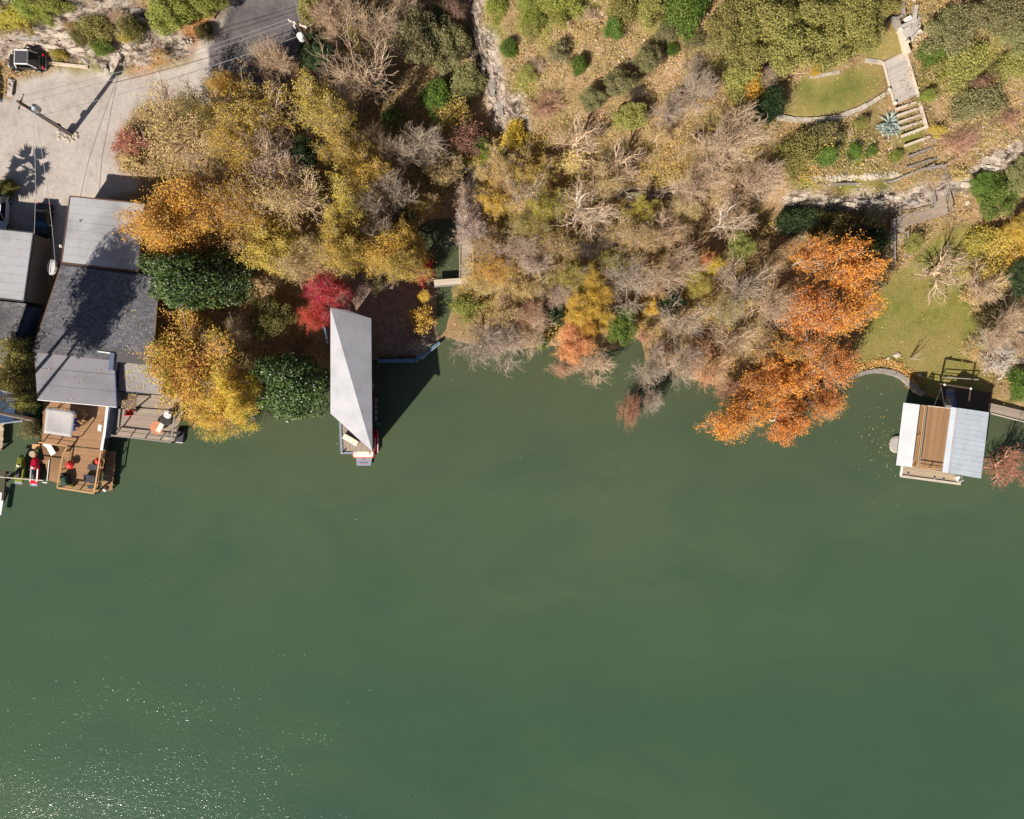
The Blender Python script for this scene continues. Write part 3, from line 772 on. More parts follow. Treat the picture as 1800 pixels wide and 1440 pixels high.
chair('wooden armchair on the timber deck right of the blue chairs', P(150, 741, DZ), .9, M['timber_tan'], name='wooden_armchair', grp='wooden armchairs on the deck')
o = thing('grill_rack', 'dark metal rack with crockery at the head of the deck canopy', 'rack', P(122, 719, DZ))
for k in range(5): MB().tube(P(104 + k * 7, 716 + k, 3.0), P(104 + k * 7, 721 + k, 3.0), .03, n=6).build('slat', M['dark'], o)
bar('rail', M['dark'], o, P(102, 716, 3.05), P(134, 720, 3.05), .05, .05); bar('rail', M['dark'], o, P(102, 721, 3.05), P(134, 725, 3.05), .05, .05)
for a, b in ((102, 718), (134, 722)): bar('leg', M['dark'], o, P(a, b, 2), P(a, b, 3.02), .06, .06)
o = thing('white_table', 'small white box table against the white privacy wall', 'table', P(180, 752, DZ))
MB().box((0, 0, .62), (.42, .75, .06), -.1).build('tabletop', M['white'], o, True, bevel=.02)
for sx in (-1, 1):
    for sy in (-1, 1): MB().box((sx * .16, sy * .3, .295), (.05, .05, .59)).build('leg', M['white'], o, True)
o = thing('lounge_chair', 'white sling lounge chair on the lower jet ski dock', 'lounge chair', P(91, 789, .6), None, 2.1)
for a_, b_, nm in (((-.75, .35), (-.1, .36), 'leg_panel'), ((-.1, .36), (.35, .30), 'seat'), ((.35, .30), (.8, .78), 'backrest')):
    MB().slab([Vector((a_[0], -.33, a_[1])), Vector((b_[0], -.33, b_[1])), Vector((b_[0], .33, b_[1])), Vector((a_[0], .33, a_[1]))], .05).build(nm, M['white'], o, True)
for sx in (-.6, .3):
    for sy in (-.28, .28): MB().tube((sx, sy, 0), (sx, sy, .3), .025, n=6).build('leg', M['steel'], o, True)
o = thing('barrel_stump', 'round tan wooden stump table beside the red jet ski', 'stump table', P(62, 798, .55))
MB().lathe((0, 0, 0), [(.34, 0), (.42, .25), (.4, .5), (.36, .62)], 16).build('barrel', M['timber_tan'], o, True, smooth=False)
MB().lathe((0, 0, .63), [(.37, 0), (.37, .04)], 16).build('top', M['deck_pale'], o, True)
MB().box((.1, .85, -.1), (.9, .5, .3)).build('base_block', M['timber_tan'], o, True)
def buoy_pot(label, p, s=.5):
    o = thing('red_umbrella', label, 'umbrella', p, 'small red parasols on the deck')
    MB().lathe((0, 0, .62), [(s, 0), (s * .8, .16), (s * .45, .28), (.05, .36)], 8).build('canopy', M['red_plastic'], o, True)
    MB().tube((0, 0, 0), (0, 0, .95), .03, n=6).build('pole', M['dark'], o, True)
    MB().lathe((0, 0, 0), [(.22, 0), (.22, .06), (.06, .1)], 12).build('base', M['dark'], o, True)
buoy_pot('small red parasol at the left railing of the timber deck', P(127.5, 816.5, 2.0))
buoy_pot('small red parasol at the right railing of the timber deck', P(177, 810, 2.0), .42)
o = thing('side_table', 'charcoal square side table below the right red parasol', 'table', P(167, 821, DZ), None, -.08)
MB().box((0, 0, .5), (1.2, .62, .08)).build('tabletop', M['charcoal'], o, True, bevel=.02)
for sx in (-1, 1):
    for sy in (-1, 1): MB().box((sx * .5, sy * .24, .23), (.06, .06, .46)).build('leg', M['dark'], o, True)
o = thing('outdoor_sofa', 'charcoal outdoor sofa at the front railing of the timber deck', 'sofa', P(162, 842, DZ), None, -.1)
MB().box((0, .05, .25), (1.35, .75, .3)).build('base', M['dark'], o, True, bevel=.03)
MB().box((0, -.05, .46), (1.15, .6, .14)).build('seat_cushion', M['charcoal'], o, True, bevel=.04)
MB().box((0, .4, .6), (1.35, .18, .5)).build('backrest', M['charcoal'], o, True, bevel=.04)
for sx in (-1, 1): MB().box((sx * .62, .03, .5), (.14, .72, .34)).build('armrest', M['dark'], o, True, bevel=.03)
o = thing('folding_stand', 'black folding stand in front of the charcoal sofa', 'stand', P(165, 856, DZ))
for sx in (-.35, .35):
    MB().tube((sx, -.25, 0), (sx * .6, .1, .8), .03, n=6).build('leg', M['dark'], o, True); MB().tube((sx, .35, 0), (sx * .6, .1, .8), .03, n=6).build('leg', M['dark'], o, True)
MB().box((0, .1, .82), (.6, .35, .05)).build('top', M['green_dark'], o, True)
o = thing('covered_grill', 'grill under a dark green cover at the left railing', 'grill', P(119, 844, DZ), None, .2)
MB().loft([[Vector((x * s, y * s, z)) for x, y in ((-.4, -.6), (.4, -.6), (.45, .6), (-.45, .6))] for s, z in ((1, .0), (1.02, .6), (.8, .95), (.5, 1.05))]).build('cover', M['green_dark'], o, True, bevel=.05)
MB().lathe((0, .75, .3), [(.18, 0), (.18, .6), (.1, .66)], 10).build('gas_bottle', M['black_plastic'], o, True)
o = thing('potted_plant', 'small yellow green potted plant at the front railing of the timber deck', 'potted plant', P(130, 853, DZ))
MB().lathe((0, 0, 0), [(.16, 0), (.22, .3)], 10).build('pot', M['tub'], o, True)
POT_LEAVES = (o, .28)
o = thing('potted_plant', 'yellow potted plant beside the folding stand', 'potted plant', P(172, 859, DZ))
MB().lathe((0, 0, 0), [(.14, 0), (.2, .28)], 10).build('pot', M['tub'], o, True)
POT_LEAVES2 = (o, .22)
o = thing('mooring_buoy', 'white round buoy at the right front corner of the timber deck', 'buoy', P(186, 861, .75))
MB().lathe((0, 0, 0), [(.05, 0), (.18, .08), (.22, .2), (.18, .32), (.05, .4)], 12).build('float', M['white'], o, True, smooth=True)
# grey deck furniture
DZ2 = 2.9
o = thing('tub_cover', 'round dark brown hot tub cover on the grey deck', 'hot tub', P(296, 738, DZ2))
MB().lathe((0, 0, 0), [(.62, 0), (.64, .7)], 24).build('tub', M['timber_dark'], o, True)
MB().lathe((0, 0, .71), [(.66, 0), (.66, .06), (.5, .1)], 24).build('cover', M['tub'], o, True)
o = thing('towel_heap', 'crumpled white towels on the edge of the brown tub cover', 'towels', P(296, 728.5, DZ2 + .82))
rr = random.Random(3); m = MB()
rows = [[Vector(((.16 + .34 * math.sin(math.pi * (i + .6) / 6)) * math.cos(k * .524) * rr.uniform(.75, 1.1), (.16 + .34 * math.sin(math.pi * (i + .6) / 6)) * math.sin(k * .524) * rr.uniform(.75, 1.1), i * .06 * rr.uniform(.8, 1.2))) for k in range(12)] for i in range(6)]
m.loft(rows).build('cloth', M['white'], o, True)
o = thing('round_table', 'round terracotta table with a folded cloth on the grey deck', 'table', P(280, 752, DZ2))
MB().lathe((0, 0, .7), [(.72, 0), (.74, .05)], 28).build('tabletop', M['orange_cloth'], o, True)
MB().tube((0, 0, 0), (0, 0, .7), .08, n=10).build('pedestal', M['dark'], o, True)
o = thing('table_runner', 'folded cream cloth lying across the round terracotta table', 'cloth', P(281, 752, DZ2 + .755), None, 1.05)
MB().box((0, 0, .02), (1.05, .5, .05)).build('cloth', M['cream'], o, True); MB().box((.05, -.2, .055), (.95, .16, .03)).build('fold', M['white'], o, True)
o = chair('red bench chair below the small brown porch roof', P(231, 725, DZ2), 0, M['red_plastic'], name='red_chair', wd=.9)
for lab, a, b in (('white wire chair at the front corner of the grey deck', 297, 770), ('white wire chair beside the corner post of the grey deck', 309, 768)):
    o = thing('wire_chair', lab, 'chair', P(a, b, DZ2), 'white wire chairs on the grey deck', .5)
    for k in range(5): MB().tube((-.25 + k * .125, -.25, .45), (-.25 + k * .125, .25, .45), .025, n=5).build('seat_slat', M['white'], o, True)
    for k in range(4): MB().tube((-.24 + k * .16, .27, .45), (-.24 + k * .16, .36, .9), .025, n=5).build('back_slat', M['white'], o, True)
    for sx in (-.25, .25):
        for sy in (-.25, .25): MB().tube((sx, sy, 0), (sx, sy, .45), .02, n=5).build('leg', M['steel'], o, True)
o = thing('moored_float', 'dark grey float tied below the corner of the grey deck', 'float', P(318, 766, 0), None, -.1)
MB().box((0, 0, .25), (1.0, 1.5, .5)).build('deck', M['charcoal'], o, True, bevel=.08)
MB().box((0, -.8, .3), (.9, .08, .12)).build('bumper', M['white'], o, True); MB().box((0, .3, .6), (.6, .5, .25)).build('locker', M['dark'], o, True, bevel=.04)

# ---- jet skis
def jet_ski(label, p, rz, hull, deck, seat, mark=False):
    o = thing('jet_ski', label, 'jet ski', p, 'jet skis beside the lower dock', rz)
    def sec(y, w_, z0, z1):
        return [Vector((x * w_, y, z)) for x, z in ((-.55, z0), (.55, z0), (1, z0 + (z1 - z0) * .55), (.9, z1), (-.9, z1), (-1, z0 + (z1 - z0) * .55))]
    MB().loft([sec(-1.6, .5, .05, .42), sec(-.6, .58, 0, .45), (sec(.5, .56, 0, .5)), sec(1.1, .4, .06, .55), sec(1.5, .2, .2, .55), sec(1.65, .06, .34, .5)]).build('hull', hull, o, True, bevel=.04)
    MB().loft([[Vector((x * w_, y, z)) for x, z in ((-1, .4), (1, .4), (.7, z1), (-.7, z1))] for y, w_, z1 in ((.15, .42, .72), (.45, .44, .86), (.9, .36, .74), (1.4, .16, .58))]).build('hood', deck, o, True, bevel=.05)
    MB().loft([[Vector((x * w_, y, z)) for x, z in ((-1, .4), (1, .4), (.75, z1), (-.75, z1))] for y, w_, z1 in ((-1.1, .24, .72), (-.5, .22, .8), (.1, .2, .74))]).build('seat', seat, o, True, bevel=.05)
    MB().tube((-.38, .12, .98), (.38, .12, .98), .03, n=8).build('handlebar', M['black_plastic'], o, True)
    MB().box((0, .3, .93), (.26, .2, .1)).build('dash', M['white'], o, True)
    for sx in (-1, 1): MB().box((sx * .4, -.6, .475), (.16, 1.5, .05)).build('footwell_trim', M['white'] if mark else hull, o, True)
    MB().box((0, -1.72, .3), (.9, .3, .08)).build('swim_step', M['grey_pad'], o, True, bevel=.02)
    if mark: MB().slab([Vector(v) for v in ((-.16, -1.78, .36), (.02, -1.78, .36), (.18, -1.62, .36), (.04, -1.66, .36), (0, -1.62, .36))], .012).build('decal', M['white'], o, True)
    return o
jet_ski('red jet ski with a black seat beside the lower dock', P(64, 826, .45), -.08, M['red_gloss'], M['red_gloss'], M['black_plastic'], True)
jet_ski('olive green jet ski left of the red jet ski', P(39, 823, .45), -.14, M['lime_gloss'], M['lime_gloss'], M['charcoal'])

# ---- folded roof boat house
t = thing('boat_house', 'boat house with a pale folded grey roof over the water', 'boat house', P(620, 670, 0))
A_, B_, C_, D_, E_ = P(581, 541, 9.6), P(581, 727, 7.6), P(654.5, 794, 9.2), P(652.5, 560, 7.7), P(609, 545, 8.8)
MB().slab([A_, B_, C_], .1).build('sunny_roof_plane', M['pale_metal'], t)
MB().slab([C_, D_, A_], .1).build('shaded_roof_plane', M['pale_metal'], t)
MB().slab([A_, D_, E_], .1).build('end_roof_plane', M['pale_metal'], t)
for a, b, mt in ((A_, B_, 'brown_paint'), (B_, C_, 'dark'), (C_, D_, 'dark'), (D_, E_, 'dark')): bar('fascia', M[mt], t, a - UPV * .13, b - UPV * .13, .07, .14)
qd = Q([(597, 700), (654, 700), (654, 793), (600, 795)], 1.35)
planks(t, M['deck_grey'], qd[0], qd[3], qd[2], qd[1], 26, seed=31)
bar('deck_edge', M['steel'], t, P(598, 740, 1.41), P(600.5, 797, 1.41), .28, .12); bar('deck_edge', M['steel'], t, P(599, 796.5, 1.42), P(622, 796.5, 1.42), .22, .1)
qd = Q([(655, 640), (668, 640), (668, 744), (656, 744)], .8)
planks(t, M['timber_dark'], qd[0], qd[1], qd[2], qd[3], 48, seed=32)
bar('deck_edge', M['blue_steel'], t, P(661, 745, .9), P(669, 745, .9), .2, .1)
for k in range(4): bar('bench_slat', M['timber_grey'], t, P(661, 700 + k * 10.5, 1.25), P(661, 708 + k * 10.5, 1.25), .3, .06)
for a, b, z_ in ((592, 590, 8), (593, 715, 6.8), (600, 655, 7.4)): bar('post', M['timber_dark'], t, P(a, b, -1), P(a, b, z_ - .25), .2, .2)
MB().slab(Q([(592, 565), (640, 572), (644, 690), (600, 690)], 5.6), 4.4).build('store_room', M['dark'], t)
c0, c1 = P(650, 640, 1.0), P(657.5, 789, 1.0)
sw = [P(648.5, 640, 7.0), P(651.5, 786, 8.6)]
MB().add([c0, c1, sw[1], sw[0], c0 - Vector((.15, 0, 0)), c1 - Vector((.15, 0, 0)), sw[1] - Vector((.15, 0, 0)), sw[0] - Vector((.15, 0, 0))], [(0, 1, 2, 3), (7, 6, 5, 4), (0, 4, 5, 1), (1, 5, 6, 2), (2, 6, 7, 3), (3, 7, 4, 0)]).build('side_wall', M['timber_dark'], t)
bar('gable_beam', M['blue_steel'], t, P(570, 575, 4.3), P(577, 604, 4.3), .18, .2)
MB().lathe(P(602.5, 796, 1.4), [(.08, 0), (.1, .35), (.06, .5)], 10).build('mooring_post', M['white'], t)
# lounge on that dock
o = thing('sun_lounger', 'cream sun lounger on the dock under the folded roof tip', 'lounge chair', P(617, 773, 1.36), None, -.52)
MB().box((0, 0, .3), (1.9, .68, .06)).build('frame', M['timber_grey'], o, True)
MB().box((-.25, 0, .38), (1.35, .64, .1)).build('cushion', M['cream'], o, True, bevel=.03); MB().box((.72, 0, .52), (.6, .64, .1), M=Matrix.Rotation(-.45, 3, 'Y')).build('back_cushion', M['cream'], o, True, bevel=.03)
for sx in (-.8, .8):
    for sy in (-.28, .28): MB().box((sx, sy, .135), (.06, .06, .27)).build('leg', M['timber_grey'], o, True)
# boat
o = thing('motor_boat', 'white motor boat with an orange rim, stern showing below the folded roof', 'boat', P(641, 780, 0))
def bsec(y, w_, z0, z1): return [Vector((x * w_, y, z)) for x, z in ((-.7, z0), (.7, z0), (.95, z0 + .3), (1, z1), (-1, z1), (-.95, z0 + .3))]
MB().loft([bsec(-1.62, 1.15, .15, .85), bsec(-1.35, 1.28, 0, .9), bsec(.6, 1.28, -.1, .92), bsec(1.6, 1.0, 0, .96), bsec(2.2, .2, .4, .98)]).build('hull', M['orange_gel'], o, True, bevel=.06)
MB().loft([[Vector((x, y, z)) for x, y in ((-1.06, -1.5), (1.06, -1.5), (1.18, -1.2), (1.0, 1.3), (-1.0, 1.3), (-1.18, -1.2))] for z in (.86, .99)]).build('deck', M['white_gloss'], o, True, bevel=.03)
MB().box((0, -1.1, 1.04), (1.5, .5, .1)).build('sun_pad', M['cream'], o, True, bevel=.04)
for sx in (-1, 1): MB().tube((sx * .72, -1.3, 1.05), (sx * .92, -.7, 1.12), .03, n=6).build('grab_rail', M['orange_gel'], o, True)
pl_ = MB().slab([Vector((-.85, -2.55, .42)), Vector((.8, -2.55, .42)), Vector((.95, -1.6, .42)), Vector((-.95, -1.6, .42))], .08).build('swim_platform', M['grey_pad'], o, True, bevel=.02)
# marking on the swim platform
cu = bpy.data.curves.new('platform_mark', 'FONT'); cu.body = 'T2'; cu.size = .34; cu.extrude = .004; cu.align_x = 'CENTER'
_t = bpy.data.objects.new('lettering', cu); COL.objects.link(_t); bpy.context.view_layer.update()
tm = bpy.data.meshes.new_from_object(_t.evaluated_get(bpy.context.evaluated_depsgraph_get())); bpy.data.objects.remove(_t); tm.materials.clear(); tm.materials.append(M['black_print'])
tx = bpy.data.objects.new('lettering', tm); COL.objects.link(tx); tx.parent = pl_; tx.location = (-.02, -1.93, .43)
mm = MB()
for k in range(9): mm.box((-.45 + k * .105, -2.2, .427), (.085, (.10, .08, .11, .09, .08, .11, .09, .1, .08)[k], .012))
mm.build('script_mark', M['black_print'], pl_, True)
o = thing('kayak', 'narrow dark red and white kayak lying beside the boat stern', 'kayak', P(662, 782, .1))
def ksec(y, w_): return [Vector((w_ * x, y, z)) for x, z in ((-.6, .1), (.6, .1), (1, .3), (.5, .42), (-.5, .42), (-1, .3))]
MB().loft([ksec(-1.0, .05), ksec(-.5, .26), ksec(.6, .3), ksec(1.3, .26), ksec(1.8, .05)]).build('hull', M['red_gloss'], o, True, bevel=.02)
bar('gunwale', M['white'], o, P(659.5, 770, .55), P(659.5, 793, .55), .07, .06); bar('gunwale', M['white'], o, P(664.5, 770, .55), P(664, 796, .55), .07, .06)
# spit edge wall and boom
t = thing('spit_wall', 'blue grey steel edge wall along the front of the dirt spit', 'wall', P(700, 635, 0))
for a, b in (((664, 635), (730, 634)), ((730, 634), (741, 624))):
    bar('wall_panel', M['timber_dark'], t, P(*a, .2), P(*b, .2), .18, 1.4); bar('cap', M['blue_steel'], t, P(*a, .96), P(*b, .96), .42, .1)
bar('boom', M['blue_steel'], t, P(741, 627, .7), P(773, 602, .7), .3, .22); bar('boom', M['steel'], t, P(744, 628, .78), P(774, 604, .78), .14, .16)
for a, b, c, d in ((740, 629, 746, 625), (741, 632, 748, 628), (740, 629, 741, 632), (746, 625, 748, 628)): bar('bracket', M['steel'], t, P(a, b, .95), P(c, d, .95), .08, .08)

# ---- boardwalk beside the creek and footbridge
t = thing('creek_boardwalk', 'weathered plank boardwalk along the creek in the woods', 'boardwalk', P(822, 430, 0))
planks(t, M['deck_grey'], *Q([(810, 345), (831, 345), (834, 490), (808, 490)], 1.5), 60, seed=41)
rail(t, M['timber_tan'], Q([(831, 372), (832, 470)], 1.5), .9, 0, 2.2, .06, .1, True, .12)
bar('edge_beam', M['timber_grey'], t, P(809.5, 352, 1.57), P(808, 490, 1.57), .16, .12)
for k in range(4):
    for a in (811, 829): bar('post', M['timber_dark'], t, P(a, 372 + k * 36, -1), P(a, 372 + k * 36, 1.4), .16, .16)
t = thing('footbridge', 'short pale plank footbridge crossing the creek', 'bridge', P(792, 496, 0))
qd = Q([(762, 492), (822, 488), (824, 499), (764, 504)], 1.35)
planks(t, M['timber_pale'], *qd, 4, seed=43)
for k in range(3): bar('joist', M['timber_dark'], t, P(764 + k * 28, 492, 1.2), P(765 + k * 28, 503, 1.2), .12, .12)
bar('beam', M['timber_grey'], t, P(763, 504.5, 1.3), P(824, 499.5, 1.3), .1, .2)

# ---- boat shelter on the right
t = thing('boat_shelter', 'boat shelter with white and grey metal roofs round a wooden roof deck', 'boat shelter', P(1655, 770, 0))
q = Q([(1588, 708), (1617, 711.5), (1603, 822), (1575, 818)], [4.7, 5.0, 5.0, 4.7])
MB().slab(q, .08).build('white_roof', M['white_metal'], t); edge_trim(t, M['dark'], q, .05, .1, idx=(2, 3))
q = Q([(1613, 711), (1674, 719), (1659, 828), (1600, 820)], 4.0)
qd = q; planks(t, M['deck_right'], qd[0], qd[3], qd[2], qd[1], 25, seed=51, th=.05)
rail(t, M['timber_tan'], Q([(1618, 713), (1605, 819)], 4.0), 1.05, 2, 3.6, .07, .1, True, .1)
rail(t, M['timber_grey'], Q([(1621.5, 714), (1609, 817)], 4.0), .95, 1, 3.6, .05, .1, True, .13)
rail(t, M['timber_tan'], Q([(1605, 819), (1660, 827)], 4.0), .8, 1, 1.9, .06, .08, True, .09)
rail(t, M['timber_pale'], Q([(1618, 713), (1672, 719)], 4.0), .8, 1, 1.9, .06, .08, True, .1)
qa = Q([(1672, 715.5), (1683, 717.5), (1668, 832), (1656.5, 830)], [5.0, 5.5, 5.5, 5.0])
MB().slab(qa, .07).build('narrow_roof_plane', M['grey_metal'], t)
qb = Q([(1683, 717.5), (1738.5, 725.5), (1724.5, 841.5), (1668, 832)], [5.5, 4.4, 4.4, 5.5])
for i in range(13):
    a, b, c, d = L4(qb, 0, i / 13), L4(qb, 1, i / 13), L4(qb, 1, (i + .998) / 13), L4(qb, 0, (i + .998) / 13)
    MB().slab([a, b, c, d], .07).build('roof_panel', M['grey_metal'], t)
    bar('seam_rib', M['grey_metal'], t, a + UPV * .008, b + UPV * .008, .05, .014)
edge_trim(t, M['dark'], qb, .06, .1, idx=(1, 2)); bar('ridge_cap', M['pale_metal'], t, qb[0] + UPV * .04, qb[3] + UPV * .04, .24, .04)
for a, b in ((1592, 714), (1580, 812), (1664, 724), (1652, 822), (1734, 734), (1718, 836), (1614, 716), (1602, 816)): bar('post', M['timber_grey'], t, P(a, b, -1), P(a, b, 3.9 if a not in (1734, 1718) else 4.25), .2, .2)
q = Q([(1586, 818), (1692, 834), (1689, 850), (1583, 836)], 1.0)
planks(t, M['deck_pale'], *q, 8, seed=53)
bar('dock_edge', M['timber_pale'], t, P(1583, 837, 1.06), P(1688, 851, 1.06), .26, .2); bar('dock_edge', M['white'], t, P(1586, 818, 1.06), P(1583, 837, 1.06), .22, .18)
for a, b in ((1595, 834), (1641, 841), (1657, 844)): MB().lathe(P(a, b, 1.03), [(.06, 0), (.06, .14), (.12, .16), (.12, .2)], 8).build('cleat', M['steel'], t)
qd = Q([(1590, 716), (1672, 726), (1660, 826), (1578, 812)], .9); planks(t, M['timber_dark'], qd[0], qd[1], qd[2], qd[3], 30, seed=54)
for a, b in ((1682, 835), (1689, 836), (1688, 846)): bar('ladder_rail', M['white'], t, P(a, b, .9), P(a + .4, b + 2, 1.9), .06, .06)
for k in range(3): bar('ladder_rung', M['white'], t, P(1683, 838 + k * 3, 1.2), P(1689, 839 + k * 3, 1.2), .05, .05)
o = thing('white_dock_chair', 'white chair at the right end of the front dock of the boat shelter', 'chair', P(1681, 841, 1.0), None, .5)
MB().box((0, 0, .4), (.5, .5, .06)).build('seat', M['white'], o, True); MB().box((0, -.28, .7), (.5, .06, .55)).build('backrest', M['white'], o, True)
for sx in (-.2, .2):
    for sy in (-.2, .2): MB().box((sx, sy, .185), (.05, .05, .37)).build('leg', M['white'], o, True)
o = thing('round_float', 'beige rounded float showing beyond the white shelter roof', 'float', P(1582, 782, 0), None, -.13)
pts = [Vector((1.3 * (abs(math.cos(k * math.pi / 12)) ** .7) * (1 if math.cos(k * math.pi / 12) > 0 else -1), 1.05 * (abs(math.sin(k * math.pi / 12)) ** .7) * (1 if math.sin(k * math.pi / 12) > 0 else -1), 0)) for k in range(24)]
MB().loft([[p * s + UPV * z for p in pts] for s, z in ((.92, 0), (1, .12), (1, .25), (.93, .33))]).build('hull', M['beige'], o, True, smooth=False)
MB().loft([[p * s + UPV * z for p in pts] for s, z in ((.8, .335), (.8, .36))]).build('deck_pad', M['canvas'], o, True)
# landing stair, hoist frame and slide north of the shelter
t = thing('shelter_stair', 'dark timber stair frame with pale handrails behind the boat shelter', 'stair', P(1658, 700, 0))
for k in range(9):
    u = k / 8; bar('tread', M['timber_grey'], t, P(1662 + 2 * u, 714 - 30 * u, 3.9 - 2.9 * u), P(1675 + 2 * u, 716 - 30 * u, 3.9 - 2.9 * u), .28, .05)
bar('handrail', M['steel'], t, P(1661, 717, 4.9), P(1654, 680, 2.1), .08, .08); bar('handrail', M['steel'], t, P(1641, 716, 3.6), P(1653, 684, 1.8), .07, .07); bar('handrail', M['steel'], t, P(1673, 715, 4.7), P(1668, 702, 3.3), .07, .07)
bar('post', M['timber_dark'], t, P(1652, 675, .4), P(1652, 675, 4.2), .16, .16); bar('post', M['timber_dark'], t, P(1706, 683, .4), P(1706, 683, 4.2), .16, .16)
bar('cross_beam', M['timber_dark'], t, P(1652, 675, 4.28), P(1706, 683, 4.28), .16, .16); bar('rail', M['timber_dark'], t, P(1706, 683, 4.1), P(1702, 716, 4.1), .12, .12)
for a, b in ((1660, 676), (1706, 683)): MB().lathe(P(a, b, 4.38), [(.1, 0), (.14, .1), (.05, .2)], 10).build('lamp_cap', M['cream'], t)
o = thing('water_slide', 'blue slide chute beside the stair behind the boat shelter', 'slide', P(1672, 703, 0))
for k in range(6):
    u0, u1 = k / 6, (k + 1) / 6
    a0, a1 = P(1663 + 7 * u0, 690 + 28 * u0, 2.0 + .2 * u0), P(1663 + 7 * u1, 690 + 28 * u1, 2.0 + .2 * u1)
    MB().slab([a0, a0 + Vector((.95, -.1, 0)), a1 + Vector((.95, -.1, 0)), a1], .05).build('chute_section', M['slide_blue'], o)
for a in ((1663, 690), (1670, 717)): bar('support', M['steel'], o, P(*a, 0), P(*a, 2.0), .1, .1)
t = thing('shelter_walkway', 'plank walkway from the right bank to the boat shelter', 'walkway', P(1770, 725, 0))
planks(t, M['deck_grey'], *Q([(1738, 708), (1815, 726), (1812, 744), (1738, 724)], 1.3), 7, seed=57); bar('edge_beam', M['timber_pale'], t, P(1742, 727, 1.36), P(1812, 745, 1.36), .12, .12)
rail(t, M['timber_dark'], Q([(1700, 686), (1738, 692)], .9), 1.0, 1, 2.0)
t = thing('shade_platform', 'low dark plank platform in the shade behind the boat shelter', 'platform', P(1700, 700, 0))
planks(t, M['timber_dark'], *Q([(1655, 680), (1742, 690), (1738, 722), (1655, 712)], 1.0), 14, seed=58)
rail(t, M['timber_grey'], Q([(1652, 664), (1712, 668)], 1.0), 1.0, 1, 1.8)
# stone shoreline wall
t = thing('shoreline_wall', 'curved pale stone wall along the lawn shoreline', 'wall', P(1550, 652, 0))
pts = [(1362, 693), (1390, 690), (1420, 682), (1450, 676), (1480, 668), (1500, 661), (1520, 655), (1540, 652), (1556, 653), (1572, 657), (1586, 664), (1600, 676), (1612, 688), (1622, 693)]
rr = random.Random(5)
for k in range(len(pts) - 1):
    a, b = P(*pts[k], .4), P(*pts[k + 1], .4); n_ = max(1, round((b - a).length / 1.0))
    for j in range(n_):
        u0, u1 = a.lerp(b, j / n_), a.lerp(b, (j + .97) / n_)
        bar('stone', M['stone_grey'], t, u0 + UPV * rr.uniform(-.06, .03), u1 + UPV * rr.uniform(-.06, .03), rr.uniform(.42, .6), 1.0)
def rock_mesh(seed, flat=.6):
    r = np.random.RandomState(seed); b = bmesh.new(); bmesh.ops.create_icosphere(b, subdivisions=2, radius=1)
    for v in b.verts:
        d = np.array(v.co); k = 1 + .28 * (vnoise(np.array([d[0] * 2 + seed * 7]), np.array([d[1] * 2 + d[2] * 3]), 1.0, seed)[0] - .5) * 2
        for ax in ((1, .2, .3), (-.4, 1, .2), (.1, -.7, .6), (-.8, -.3, .4)):
            a = np.array(ax) / np.linalg.norm(ax); dd = float(d @ a)
            if dd > .72: k *= .72 / dd * 1.02
        v.co = Vector(d * k); v.co.z *= flat
    me = bpy.data.meshes.new('rock'); b.to_mesh(me); b.free(); me.materials.append(None); return me
RK = [rock_mesh(s) for s in range(5)]
def boulder(px, py, sx, sy, label, rz=0.0, mat='stone', name='boulder', grp=None, sz=None, z=None):
    p = G(px, py, z); s = (sx / 15.5, sy / 15.5, (sz or min(sx, sy) / 15.5 * .9))
    o = bpy.data.objects.new(name, RK[int(px * 7 + py) % 5]); COL.objects.link(o); o.location = p + UPV * s[2] * .2; o.scale = s; o.rotation_euler = (0, 0, rz)
    o.material_slots[0].link = 'OBJECT'; o.material_slots[0].material = M[mat]
    return tag(o, label, 'rock', grp)
g_ = 'pale boulders on the lawn edge'
boulder(1577, 624, 8, 5, 'largest pale boulder on the lawn edge', .3, grp=g_); boulder(1561, 630, 5, 3.6, 'middle sized boulder left of the largest lawn edge boulder', .6, grp=g_)
boulder(1541, 637, 4, 3.4, 'small boulder on the lawn edge third from the right', .4, grp=g_); boulder(1488, 653, 4, 3.6, 'small boulder beside the orange sycamore leaves', .4, grp=g_); boulder(1617, 659, 5, 3, 'flat stone at the corner of the leafy shoreline edge', -.4, grp=g_)
g_ = 'pale stones along the top of the gravel lot'
boulder(149, 107, 10, 4, 'long grey stone slab beside the timber curb', -.7, 'stone_grey', grp=g_); boulder(197, 120, 5, 7, 'tallest stone of the three at the lot edge', -.2, grp=g_); boulder(187, 123, 5, 5, 'lower left stone of the three at the lot edge', .3, grp=g_); boulder(184, 115, 5, 4, 'upper left brown stone of the three at the lot edge', .3, 'stone_grey', grp=g_)
boulder(215, 92, 17, 7, 'big white rock ledge at the foot of the bank beside the pole shadow', .05, grp=g_); boulder(211, 110, 4, 7, 'upright pale stone beside the white flowered patch', .3, grp=g_)
boulder(1744, 365, 7, 6, 'white boulder beside the bright green tree', 0, grp='boulders below the right cliff'); boulder(1700, 356, 5, 5, 'smaller white boulder between the stair and the bright green tree', 0, grp='boulders below the right cliff')
g_ = 'limestone ledges of the cliffs'
rr = random.Random(11)
